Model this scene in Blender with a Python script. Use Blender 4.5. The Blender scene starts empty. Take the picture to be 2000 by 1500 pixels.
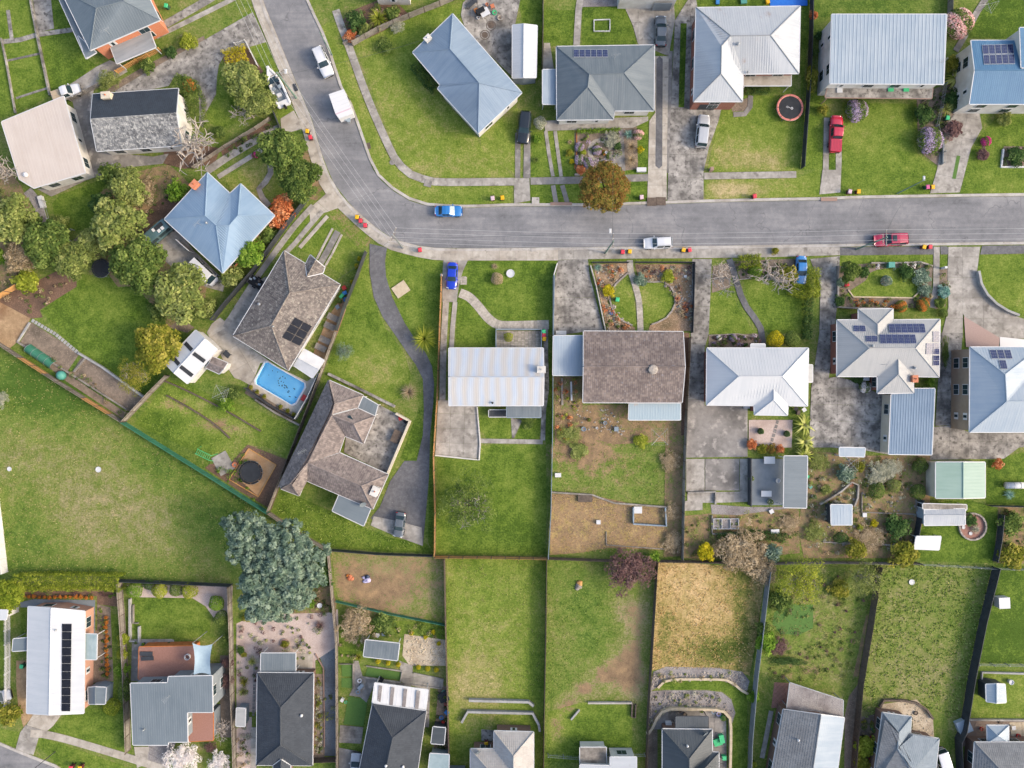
import bpy, math, random
import numpy as np
from mathutils import Vector
from mathutils.geometry import delaunay_2d_cdt
random.seed(7); rng = np.random.default_rng(7)
C = bpy.context.scene.collection
SC = bpy.context.scene
S, HC = 0.08, 110.0            # metres per photo pixel on the ground, flying height
def P(px, py, h=0.0):          # photo position of a point at height h -> metres
    k = S*(1-h/HC)
    return Vector(((px-1000)*k, (750-py)*k, h))
# ------------------------------------------------ camera, sky, sun, exposure
cam = bpy.data.objects.new('camera', bpy.data.cameras.new('camera')); C.objects.link(cam)
cam.location = (0, 0, HC); cam.data.sensor_width = 36; cam.data.lens = 36*HC/(2000*S)
cam.data.clip_end = 2000; SC.camera = cam
W = bpy.data.worlds.new('World'); SC.world = W; W.use_nodes = True
SUN_EL, SUN_AZ = 33, 100       # azimuth clockwise from the top of the picture
sky = W.node_tree.nodes.new('ShaderNodeTexSky'); sky.sky_type = 'NISHITA'; sky.sun_disc = False
sky.sun_elevation = math.radians(SUN_EL); sky.sun_rotation = math.radians(SUN_AZ); sky.air_density = 1.0; sky.dust_density = 3.5; sky.ozone_density = 0.0
bg = W.node_tree.nodes['Background']; bg.inputs[1].default_value = 0.15
W.node_tree.links.new(sky.outputs[0], bg.inputs[0])
sun = bpy.data.objects.new('sun', bpy.data.lights.new('sun', 'SUN')); C.objects.link(sun)
sun.data.energy = 0.95; sun.data.angle = math.radians(10.0); sun.data.color = (1.0, 0.85, 0.66)
_a, _e = math.radians(SUN_AZ), math.radians(SUN_EL)
sun.rotation_euler = Vector((math.sin(_a)*math.cos(_e), math.cos(_a)*math.cos(_e), math.sin(_e))).to_track_quat('Z', 'Y').to_euler()
sun.location = (60, -10, 60)
VS = SC.view_settings; VS.view_transform = 'Standard'; VS.look = 'None'; VS.gamma = 1; VS.use_curve_mapping = False
VS.exposure = 1.40
SC.render.engine = 'CYCLES'
cy = SC.cycles; cy.max_bounces = 6; cy.diffuse_bounces = 3; cy.glossy_bounces = 3; cy.transmission_bounces = 4; cy.transparent_max_bounces = 6
cy.use_denoising = True; cy.denoiser = 'OPENIMAGEDENOISE'; cy.denoising_input_passes = 'RGB_ALBEDO_NORMAL'; cy.denoising_prefilter = 'ACCURATE'
cy.sample_clamp_indirect = 6
# ------------------------------------------------ materials
K = 1.75                       # how much brighter the picture shows a flat sunlit surface than its own albedo
def col(r, g, b):
    f = lambda c: ((c/255+0.055)/1.055)**2.4 if c > 10.3 else c/255/12.92
    return (f(r)/K, f(g)/K, f(b)/K, 1)
MATS = {}
class NT:
    def __init__(s, name):
        m = bpy.data.materials.new(name); m.use_nodes = True
        s.m = m; s.t = m.node_tree; s.b = s.t.nodes['Principled BSDF']; s.out = s.t.nodes['Material Output']
        MATS[name] = m; s.pos = None
    def n(s, typ, **kw):
        x = s.t.nodes.new(typ)
        for k, v in kw.items(): setattr(x, k, v)
        return x
    def l(s, a, b): s.t.links.new(a, b)
    def P(s):
        if s.pos is None: s.pos = s.n('ShaderNodeNewGeometry').outputs['Position']
        return s.pos
    def noise(s, sc, det=5, vec=None, rough=.6):
        x = s.n('ShaderNodeTexNoise'); x.inputs['Scale'].default_value = sc; x.inputs['Detail'].default_value = det
        x.inputs['Roughness'].default_value = rough
        s.l(vec if vec is not None else s.P(), x.inputs['Vector']); return x.outputs['Fac']
    def math(s, op, a, b=None, clamp=False):
        x = s.n('ShaderNodeMath', operation=op, use_clamp=clamp)
        for i, v in enumerate((a, b)):
            if v is None: continue
            if isinstance(v, (int, float)): x.inputs[i].default_value = v
            else: s.l(v, x.inputs[i])
        return x.outputs[0]
    def ramp(s, fac, stops):
        x = s.n('ShaderNodeValToRGB'); e = x.color_ramp.elements
        while len(e) < len(stops): e.new(.5)
        for el, (p, c) in zip(e, stops): el.position = p; el.color = c if len(c) == 4 else (*c, 1)
        s.l(fac, x.inputs[0]); return x.outputs[0]
    def mix(s, fac, a, b, mode='MIX'):
        x = s.n('ShaderNodeMix', data_type='RGBA', blend_type=mode)
        for i, v in ((0, fac), (6, a), (7, b)):
            if isinstance(v, (int, float)): x.inputs[i].default_value = v
            elif isinstance(v, tuple): x.inputs[i].default_value = v
            else: s.l(v, x.inputs[i])
        return x.outputs[2]
    def bump(s, h, st=.5, d=.03):
        x = s.n('ShaderNodeBump'); x.inputs['Strength'].default_value = st; x.inputs['Distance'].default_value = d
        s.l(h, x.inputs['Height']); s.l(x.outputs[0], s.b.inputs['Normal'])
    def fin(s, c, rough=.85, metal=0, spec=.3):
        if isinstance(c, tuple): s.b.inputs['Base Color'].default_value = c
        else: s.l(c, s.b.inputs['Base Color'])
        if isinstance(rough, (int, float)): s.b.inputs['Roughness'].default_value = rough
        else: s.l(rough, s.b.inputs['Roughness'])
        s.b.inputs['Metallic'].default_value = metal; s.b.inputs['Specular IOR Level'].default_value = spec
        return s.m
def mk(name, c1, c2=None, s=1.5, rough=.8, metal=0, bump=0, c3=None, s3=.12, spec=.3, rnd=0, bs=None, lo=.35, hi=.65, speck=None, sk=(9, .62, .7)):
    """two tones in a noise of scale s, a third in broad patches, specks of a fourth, a small random tint per object"""
    t = NT(name); f = t.noise(s)
    c = t.ramp(f, [(lo, col(*c1)), (hi, col(*(c2 or c1)))])
    if c3: c = t.mix(t.ramp(t.noise(s3, 6), [(.45, (0, 0, 0)), (.68, (1, 1, 1))]), c, col(*c3))
    if speck: c = t.mix(t.ramp(t.noise(sk[0], 3), [(sk[1], (0, 0, 0)), (sk[2], (1, 1, 1))]), c, col(*speck))
    if rnd:
        r = t.n('ShaderNodeObjectInfo').outputs['Random']
        v = t.math('ADD', t.math('MULTIPLY', r, rnd), 1-rnd*.5)
        x = t.n('ShaderNodeVectorMath', operation='SCALE'); t.l(c, x.inputs[0]); t.l(v, x.inputs[3]); c = x.outputs[0]
    if bump: t.bump(t.noise(bs or s*4, 4), bump, .03)
    return t.fin(c, rough, metal, spec)
def mk_lawn(name, stops, soil=((108, 90, 74), (156, 132, 104)), amp=(.75, .8, .75)):
    t = NT(name); a = t.n('ShaderNodeAttribute', attribute_name='gc').outputs['Color']
    sp = t.n('ShaderNodeSeparateColor'); t.l(a, sp.inputs[0]); dry, so, _ = sp.outputs
    n1, n2, n3, n4 = t.noise(.11, 3), t.noise(.75, 5), t.noise(3.2, 5, rough=.7), t.noise(11, 3)
    v = dry
    for n, k in ((n1, amp[0]), (n2, amp[1]), (n3, amp[2])): v = t.math('ADD', v, t.math('MULTIPLY', t.math('SUBTRACT', n, .5), k))
    g = t.ramp(v, [(p, col(*c)) for p, c in stops])
    g = t.mix(1.0, g, t.ramp(n4, [(.25, (.62, .62, .62)), (.75, (1.3, 1.3, 1.3))]), 'MULTIPLY')
    g = t.mix(1.0, g, t.ramp(n3, [(.3, (.78, .8, .75)), (.7, (1.2, 1.18, 1.2))]), 'MULTIPLY')
    n5 = t.noise(.42, 6, rough=.75); g = t.mix(1.0, g, t.ramp(n5, [(.32, (.74, .82, .66)), (.5, (1, 1, 1)), (.7, (1.22, 1.16, 1.26))]), 'MULTIPLY')
    f = t.math('ADD', so, t.math('ADD', t.math('MULTIPLY', t.math('SUBTRACT', n2, .5), .9), t.math('MULTIPLY', t.math('SUBTRACT', n3, .5), .9)))
    sc = t.ramp(t.math('ADD', t.math('MULTIPLY', n4, .35), t.math('ADD', t.math('MULTIPLY', n2, .35), t.math('MULTIPLY', n5, .3))), [(.36, col(*soil[0])), (.5, col(*soil[1])), (.64, col(198, 166, 124))])
    g = t.mix(t.ramp(f, [(.42, (0, 0, 0)), (.62, (1, 1, 1))]), g, sc)
    t.bump(t.math('ADD', n3, n4), .9, .06)
    return t.fin(g, .95, 0, .1)
G0 = [(0, (84, 112, 40)), (.22, (114, 139, 54)), (.45, (138, 155, 70)), (.68, (168, 164, 104)), (.9, (200, 184, 138))]
mk_lawn('lawn', G0)
mk_lawn('rough_grass', [(0, (88, 118, 48)), (.25, (120, 142, 64)), (.45, (140, 148, 82)), (.65, (162, 156, 112)), (.9, (192, 174, 130))], amp=(.6, .9, 1.0))
mk_lawn('straw_grass', [(0, (84, 100, 44)), (.25, (134, 134, 72)), (.5, (190, 166, 110)), (.75, (216, 188, 136)), (1, (228, 198, 148))], amp=(.6, .9, 1.0))
mk('turf', (88, 124, 58), (100, 138, 66), s=6, bump=.4, rough=.95)
mk('soil', (134, 120, 106), (160, 143, 126), s=2.2, bump=.8, bs=9, c3=(112, 101, 88), s3=.4, speck=(190, 172, 152), sk=(6, .6, .68), rough=.97)
mk('bark', (118, 94, 78), (146, 116, 96), s=5, bump=.8, bs=14, c3=(98, 80, 68), s3=.35, speck=(176, 146, 122), sk=(10, .6, .7), rough=.97)
mk('dry_dirt', (176, 148, 112), (202, 172, 134), s=1.6, bump=.7, bs=10, c3=(150, 118, 88), s3=.3, speck=(120, 96, 72), sk=(7, .6, .7), rough=.97)
mk('leaf_litter', (160, 132, 106), (204, 172, 140), s=4, bump=1, bs=10, c3=(128, 112, 86), s3=.35, speck=(222, 196, 166), sk=(8, .58, .66), rough=.97)
mk('gravel_pink', (206, 186, 176), (228, 210, 200), s=7, bump=.6, bs=16, c3=(184, 164, 156), s3=.3, speck=(128, 110, 104), sk=(12, .62, .7), rough=.95)
mk('gravel_grey', (150, 144, 142), (184, 178, 174), s=7, bump=.7, bs=16, c3=(128, 120, 120), s3=.3, speck=(100, 92, 92), sk=(9, .58, .66), rough=.95)
mk('gravel_blue', (116, 124, 132), (138, 146, 154), s=6, bump=.4, bs=16, c3=(104, 108, 112), s3=.25, speck=(88, 92, 92), sk=(4, .6, .7), rough=.95)
mk('gravel_cream', (206, 190, 164), (228, 214, 192), s=6, bump=.7, bs=14, c3=(170, 150, 124), s3=.5, speck=(128, 112, 90), sk=(7, .58, .66), rough=.95)
mk('paver_red', (162, 118, 104), (180, 136, 122), s=9, bump=.3, rough=.9, rnd=.15)
mk('paver_pink', (184, 158, 150), (198, 174, 166), s=9, bump=.3, rough=.9)
mk('sand', (196, 158, 118), (212, 176, 136), s=4, bump=.4, c3=(176, 138, 100), s3=.4, rough=.97)
def mk_asphalt():
    t = NT('asphalt'); n1, n2, n3 = t.noise(.22, 5), t.noise(1.3, 6), t.noise(14, 3)
    m = t.n('ShaderNodeMapping'); m.inputs['Scale'].default_value = (.06, .9, 1); t.l(t.P(), m.inputs[0])
    n4 = t.noise(1, 5, m.outputs[0])
    v = t.math('ADD', t.math('MULTIPLY', n1, .5), t.math('MULTIPLY', n2, .25)); v = t.math('ADD', v, t.math('MULTIPLY', n4, .35))
    c = t.ramp(v, [(.34, col(104, 105, 108)), (.46, col(132, 133, 136)), (.56, col(146, 146, 149)), (.72, col(174, 173, 173))])
    c = t.mix(1.0, c, t.ramp(n3, [(.3, (.8, .8, .8)), (.7, (1.18, 1.18, 1.18))]), 'MULTIPLY')
    c = t.mix(t.ramp(t.noise(.9, 8, rough=.7), [(.62, (0, 0, 0)), (.74, (.5, .5, .5))]), c, col(96, 97, 100))
    c = t.mix(t.ramp(t.noise(2.6, 6), [(.64, (0, 0, 0)), (.72, (.5, .5, .5))]), c, col(184, 180, 174))
    # tar-sealed cracks
    w = t.n('ShaderNodeTexVoronoi', feature='DISTANCE_TO_EDGE'); w.inputs['Scale'].default_value = .085
    nn = t.n('ShaderNodeTexNoise'); nn.inputs['Scale'].default_value = .5; t.l(t.P(), nn.inputs['Vector'])
    vm = t.n('ShaderNodeVectorMath', operation='SCALE'); t.l(nn.outputs['Color'], vm.inputs[0]); vm.inputs[3].default_value = 3.0
    va = t.n('ShaderNodeVectorMath', operation='ADD'); t.l(vm.outputs[0], va.inputs[0]); t.l(t.P(), va.inputs[1]); t.l(va.outputs[0], w.inputs['Vector'])
    k = t.math('MULTIPLY', t.ramp(w.outputs['Distance'], [(0, (1, 1, 1)), (.006, (0, 0, 0))]), t.ramp(n1, [(.44, (0, 0, 0)), (.52, (1, 1, 1))]))
    c = t.mix(t.math('MULTIPLY', k, .5), c, col(84, 84, 87))
    t.bump(n3, .3, .01); return t.fin(c, .93, 0, .15)
mk_asphalt()
mk('asphalt_dark', (108, 108, 112), (130, 130, 133), s=1.6, bump=.3, bs=16, c3=(92, 92, 94), s3=.25, speck=(150, 148, 146), sk=(5, .6, .75), rough=.95)
CONC = dict(s=1.3, lo=.28, hi=.72, bump=.15, bs=14, rough=.92, rnd=.2, sk=(.8, .54, .7))
mk('concrete', (162, 157, 149), (206, 201, 193), c3=(148, 143, 136), s3=.35, speck=(136, 131, 124), **CONC)
mk('concrete_light', (182, 174, 162), (214, 207, 195), c3=(176, 166, 152), s3=.35, speck=(160, 152, 141), **CONC)
mk('concrete_dark', (138, 134, 130), (164, 160, 155), c3=(112, 109, 106), s3=.25, speck=(186, 180, 173), **CONC)
mk('concrete_worn', (132, 128, 123), (206, 201, 193), c3=(104, 101, 98), s3=.4, speck=(110, 106, 102), s=.9, lo=.3, hi=.7, bump=.2, bs=14, rough=.92, rnd=.16, sk=(1.6, .54, .68))
mk('kerb', (194, 189, 182), (212, 207, 200), s=1.2, c3=(168, 160, 150), s3=.35, speck=(148, 142, 134), sk=(2, .6, .75), bump=.15, rough=.92, rnd=.1)
mk('cobble', (176, 168, 156), (206, 198, 186), s=3, rnd=.4, bump=.3, rough=.95)
mk('stone', (150, 142, 134), (192, 182, 170), s=3, rnd=.4, bump=.6, rough=.95)
mk('sandstone', (206, 190, 160), (224, 208, 180), s=2, bump=.4, rough=.95, rnd=.15)
mk('block_grey', (168, 168, 166), (190, 190, 188), s=2, bump=.3, rough=.95, rnd=.15)
# timber, walls, trims
mk('timber_grey', (150, 144, 136), (178, 170, 160), s=3, bump=.3, rough=.92, c3=(122, 116, 108), s3=.6, rnd=.2)
mk('timber_dark', (96, 84, 76), (124, 110, 98), s=3, bump=.3, rough=.92, rnd=.2)
mk('timber_new', (216, 160, 94), (230, 178, 116), s=2, bump=.2, rough=.85, rnd=.15)
mk('timber_orange', (196, 112, 56), (214, 134, 78), s=2, bump=.2, rough=.8, rnd=.1)
mk('metal_dark', (60, 64, 70), (74, 78, 84), s=.8, rough=.6, rnd=.1)
mk('metal_green', (58, 122, 98), (70, 138, 112), s=.8, rough=.6)
mk('metal_bluegrey', (140, 156, 170), (160, 174, 186), s=.8, rough=.55)
mk('metal_white', (222, 224, 226), (236, 237, 238), s=.8, rough=.5, rnd=.06)
mk('galv', (158, 164, 168), (186, 190, 194), s=2, rough=.5, metal=.3)
mk('wall_white', (226, 224, 218), (238, 236, 231), s=.8, rough=.85, bump=.05, c3=(208, 204, 196), s3=.5)
mk('wall_cream', (216, 206, 184), (228, 218, 198), s=.8, rough=.85)
mk('wall_grey', (130, 140, 148), (146, 155, 162), s=.8, rough=.8)
mk('wall_brown', (164, 146, 126), (178, 160, 140), s=.8, rough=.85)
mk('wall_yellow', (226, 206, 160), (236, 220, 180), s=.8, rough=.85)
def mk_brick(name, a, b, mortar):
    t = NT(name); x = t.n('ShaderNodeTexBrick'); x.inputs['Scale'].default_value = 4.2
    for i, c in ((1, a), (2, b), (3, mortar)): x.inputs[i].default_value = col(*c)
    x.inputs['Mortar Size'].default_value = .02
    uv = t.n('ShaderNodeUVMap').outputs[0]; t.l(uv, x.inputs['Vector'])
    return t.fin(t.mix(.35, x.outputs[0], t.ramp(t.noise(2), [(.3, col(*a)), (.7, col(*b))])), .9)
mk_brick('brick_orange', (218, 128, 88), (232, 146, 106), (214, 190, 170))
mk_brick('brick_red', (150, 88, 74), (172, 106, 88), (180, 164, 150))
mk_brick('brick_pink', (206, 150, 124), (218, 166, 142), (214, 196, 180))
mk_brick('brick_brown', (120, 92, 80), (140, 110, 94), (160, 146, 134))
# roofs: streaked painted metal and mottled tiles, laid out by each slope's own UV (u along the eave, v up the slope)
def mk_metal(name, c1, c2, rough=.5, rust=None, spec=.25, st=1.0, metal=0, g=.8):
    t = NT(name); uv = t.n('ShaderNodeUVMap').outputs[0]
    m = t.n('ShaderNodeMapping'); m.inputs['Scale'].default_value = (1.3, .12, 1); t.l(uv, m.inputs[0])
    f = t.math('ADD', t.math('MULTIPLY', t.noise(1.4, 5, m.outputs[0]), .6*st), t.math('MULTIPLY', t.noise(.28, 5), .5))
    c = t.ramp(f, [(.36, tuple(x*g for x in col(*c1))), (.66, tuple(x*g for x in col(*c2)))])
    if rust: c = t.mix(t.ramp(t.noise(.5, 8), [(.62, (0, 0, 0)), (.75, (.7, .7, .7))]), c, col(*rust))
    t.bump(t.noise(5, 3), .06, .02)
    return t.fin(c, rough, metal, spec)
def mk_tile(name, c1, c2, c3, lichen=None, cols=3.3, rough=.85, la=.56, gain=1):
    t = NT(name); uv = t.n('ShaderNodeUVMap').outputs[0]
    sx = t.n('ShaderNodeSeparateXYZ'); t.l(uv, sx.inputs[0])
    wu = t.math('SINE', t.math('MULTIPLY', sx.outputs[0], cols*6.2832))
    m = t.n('ShaderNodeMapping'); m.inputs['Scale'].default_value = (cols, 2.9, 1); t.l(uv, m.inputs[0])
    wn = t.n('ShaderNodeTexWhiteNoise', noise_dimensions='2D'); fl = t.n('ShaderNodeVectorMath', operation='FLOOR')
    t.l(m.outputs[0], fl.inputs[0]); t.l(fl.outputs[0], wn.inputs['Vector'])
    v = t.math('ADD', t.math('MULTIPLY', wn.outputs['Value'], .3*gain), t.math('MULTIPLY', t.noise(.6, 6), .75))
    c = t.ramp(v, [(.35, col(*c1)), (.6, col(*c2)), (.85, col(*c3))])
    if lichen: c = t.mix(t.ramp(t.noise(2.4, 8, rough=.75), [(la, (0, 0, 0)), (la+.12, (.9, .9, .9))]), c, col(*lichen))
    t.bump(wu, .3, .03)
    return t.fin(c, rough, 0, .3)
mk_metal('roof_bluegrey', (142, 166, 192), (164, 186, 208)); mk_metal('roof_sky', (150, 182, 212), (170, 198, 224))
mk_metal('roof_grey', (116, 130, 140), (142, 153, 160)); mk_metal('roof_steel', (128, 142, 152), (144, 157, 166))
mk_metal('roof_white', (204, 212, 220), (226, 231, 236), rust=(176, 160, 150)); mk_metal('roof_zinc', (174, 194, 212), (202, 216, 228))
mk_metal('roof_bright', (214, 219, 224), (228, 231, 234), g=.95); mk_metal('roof_blue', (92, 142, 184), (112, 160, 198))
mk_metal('roof_stripe', (196, 212, 234), (214, 222, 232), g=.95)
def restripe(name, c, per, amt):      # moire over the plain ribs, painted in as soft tint bands
    t = NT.__new__(NT); t.m = m_ = MATS[name]; t.t = m_.node_tree; t.b = t.t.nodes['Principled BSDF']; t.pos = None; src = t.b.inputs['Base Color'].links[0].from_socket
    sx = t.n('ShaderNodeSeparateXYZ'); t.l(t.n('ShaderNodeUVMap').outputs[0], sx.inputs[0]); u = t.math('ADD', t.math('MULTIPLY', sx.outputs[0], 6.2832/per), t.math('MULTIPLY', t.noise(.12, 2), 7.0))
    t.l(t.mix(t.math('MULTIPLY', t.math('ADD', t.math('MULTIPLY', t.math('SINE', u), .5), .5), amt), src, col(*c)), t.b.inputs['Base Color'])
restripe('roof_stripe', (212, 204, 192), 1.7, .75); mk_metal('roof_light', (198, 200, 200), (214, 215, 214))
mk_metal('roof_paleblue', (184, 204, 222), (206, 220, 232)); mk_metal('roof_corr_blue', (122, 152, 182), (148, 174, 200))
mk_metal('roof_tan', (216, 203, 192), (228, 216, 206), g=.95); mk_metal('roof_green', (168, 202, 186), (184, 214, 200))
mk_metal('roof_slate', (84, 92, 98), (100, 108, 114), rough=.5); mk_metal('roof_iridescent', (150, 190, 214), (184, 204, 214), rust=(210, 176, 144), st=1.6, g=.9)  # rear lean-to: iridescent blue and cream put into the sheet colour
mk_metal('roof_old', (160, 166, 172), (190, 194, 198), rust=(140, 118, 104))
mk_metal('cladding_green', (70, 84, 84), (84, 98, 98))
mk_tile('tile_brown', (108, 101, 98), (136, 127, 121), (162, 152, 143), (188, 181, 168), la=.52)
mk_tile('tile_mauve', (118, 109, 107), (146, 135, 131), (172, 160, 154), (186, 177, 166), la=.58)
mk_tile('tile_rust', (116, 105, 102), (142, 129, 123), (172, 157, 148), (150, 150, 158), la=.56)
mk_tile('tile_dark', (68, 74, 82), (78, 84, 92), (88, 94, 102), gain=.6); mk_tile('tile_lichen', (98, 100, 104), (140, 142, 144), (180, 180, 178), (206, 206, 202), la=.5)
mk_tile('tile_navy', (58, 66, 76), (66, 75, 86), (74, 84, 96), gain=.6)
mk_tile('tile_slate', (76, 79, 84), (88, 91, 96), (100, 103, 107), gain=.8); mk_tile('tile_pale', (186, 182, 178), (200, 197, 193), (212, 209, 205), gain=.5)
mk_tile('tile_grey', (124, 128, 132), (142, 146, 150), (160, 163, 166), gain=.6); mk_tile('tile_bluegrey', (134, 148, 160), (150, 163, 174), (164, 176, 186), gain=.5)
mk('solar', (34, 42, 84), (46, 56, 104), s=2, rough=.12, spec=.6); mk('solar_black', (26, 28, 36), (36, 38, 46), s=2, rough=.2)
mk('solar_lines', (150, 158, 184), rough=.4); mk('frame_alu', (206, 210, 214), rough=.4)
mk('glass_dark', (40, 58, 66), (56, 76, 82), s=.6, rough=.1, spec=.35); mk('glass_pale', (150, 172, 176), (176, 194, 196), s=.6, rough=.1, spec=.8)
mk('black', (26, 28, 31), (34, 36, 40), s=2, rough=.6); mk('rubber', (30, 30, 32), rough=.9); mk('mat_black', (44, 48, 54), (56, 60, 66), s=1.5, rough=.8)
mk('white', (238, 239, 241), rough=.4); mk('plastic_white', (228, 230, 232), rough=.5); mk('chrome', (190, 194, 198), rough=.2, metal=.8)
mk('red_light', (168, 24, 24), rough=.2); mk('amber', (230, 150, 30), rough=.3); mk('head_light', (214, 222, 228), rough=.08, spec=.8)
def paint(name, c, rough=.22):
    t = NT(name); t.fin(col(*c), rough, 0, .5); t.b.inputs['Coat Weight'].default_value = .6; t.b.inputs['Coat Roughness'].default_value = .05
for n_, c_ in dict(p_white=(236, 238, 242), p_silver=(196, 200, 206), p_grey=(104, 112, 120), p_black=(34, 40, 46), p_blue=(46, 128, 204), p_royal=(24, 64, 206), p_sky=(52, 136, 208),
                   p_red=(206, 44, 72), p_maroon=(186, 36, 76), p_green=(92, 122, 128)).items(): paint(n_, c_)
for n_, c_ in dict(lid_red=(226, 66, 84), lid_yellow=(248, 190, 26), lid_pink=(224, 196, 206), lid_green=(70, 200, 134), body_green=(46, 92, 70), body_dark=(92, 40, 50), lid_magenta=(214, 92, 150),
                   pl_blue=(60, 140, 214), pl_red=(206, 60, 56), pl_teal=(84, 160, 148), terracotta=(206, 122, 84), pl_orange=(232, 140, 60), pl_yellow=(240, 200, 60), pl_lilac=(196, 190, 226),
                   cloth_navy=(44, 60, 90), cloth_tan=(210, 190, 160), pad_pink=(226, 138, 124), net=(60, 70, 74), tarp_blue=(28, 116, 222), pole_green=(120, 148, 136), sail=(160, 184, 200)).items():
    mk(n_, c_, tuple(min(255, x+10) for x in c_), s=3, rough=.55)
mk('wire', (206, 208, 210), rough=.5); mk('wire_dark', (70, 74, 80), rough=.6)
mk('wood_trunk', (112, 100, 88), (140, 126, 112), s=5, bump=.6, rough=.95); mk('wood_pale', (172, 162, 152), (198, 188, 178), s=5, bump=.4, rough=.95)
def mk_leaf(name, stops, trans=.25):
    t = NT(name); a = t.n('ShaderNodeAttribute', attribute_name='lv').outputs['Fac']
    n = t.noise(.55, 3); v = t.math('ADD', a, t.math('MULTIPLY', t.math('SUBTRACT', n, .5), .5))
    c = t.ramp(v, [(p, tuple(min(.8, x*1.45) for x in col(*k))) for p, k in stops])
    d = t.n('ShaderNodeBsdfDiffuse'); tr = t.n('ShaderNodeBsdfTranslucent'); mx = t.n('ShaderNodeMixShader'); mx.inputs[0].default_value = trans
    t.l(c, d.inputs[0]); t.l(c, tr.inputs[0]); t.l(d.outputs[0], mx.inputs[1]); t.l(tr.outputs[0], mx.inputs[2]); t.l(mx.outputs[0], t.out.inputs[0])
def L3(n, a, b, c, **k): mk_leaf(n, [(.1, a), (.5, b), (.9, c)], **k)
L3('lf_green', (62, 82, 42), (94, 114, 56), (136, 150, 82)); L3('lf_olive', (86, 100, 52), (126, 138, 74), (168, 172, 106))
L3('lf_bright', (72, 106, 36), (106, 138, 48), (144, 168, 74)); L3('lf_dark', (46, 70, 40), (70, 96, 52), (104, 126, 74))
L3('lf_silver', (74, 94, 80), (112, 133, 114), (156, 172, 150)); L3('lf_rust', (160, 82, 50), (198, 122, 78), (224, 170, 126))
mk_leaf('lf_autumn', [(.05, (128, 88, 52)), (.3, (134, 100, 54)), (.5, (104, 104, 50)), (.75, (144, 130, 66)), (.95, (166, 122, 76))]); L3('lf_plum', (92, 70, 70), (116, 90, 88), (142, 116, 110))
L3('lf_yellow', (128, 128, 34), (178, 166, 36), (206, 190, 56)); L3('lf_lime', (108, 122, 40), (142, 152, 54), (174, 176, 80))
L3('lf_gold', (88, 98, 36), (128, 130, 50), (170, 160, 78)); L3('lf_brown', (128, 112, 88), (166, 148, 118), (200, 182, 152))
L3('lf_grey', (132, 136, 116), (166, 168, 146), (198, 196, 176)); L3('fl_purple', (118, 110, 100), (168, 148, 180), (204, 190, 204))
L3('fl_pink', (214, 150, 150), (232, 184, 176), (244, 220, 208)); L3('fl_white', (224, 214, 210), (240, 232, 228), (250, 248, 244))
L3('fl_orange', (150, 110, 56), (196, 118, 56), (214, 146, 80)); L3('fl_red', (200, 40, 70), (222, 70, 90), (236, 110, 120)); L3('fl_magenta', (190, 30, 110), (214, 60, 140), (230, 120, 170))
L3('lf_hedge', (84, 104, 34), (128, 142, 48), (166, 172, 72)); L3('lf_palm', (110, 124, 52), (158, 166, 80), (204, 204, 124)); L3('lf_agave', (76, 122, 112), (120, 160, 148), (170, 196, 184))
L3('bl_green', (112, 142, 58), (156, 180, 88), (200, 208, 130), trans=.4); L3('bl_olive', (136, 142, 80), (172, 170, 108), (210, 200, 148), trans=.4); L3('bl_straw', (190, 160, 104), (222, 192, 138), (244, 222, 178), trans=.4)
def m(n): return MATS[n]
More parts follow.
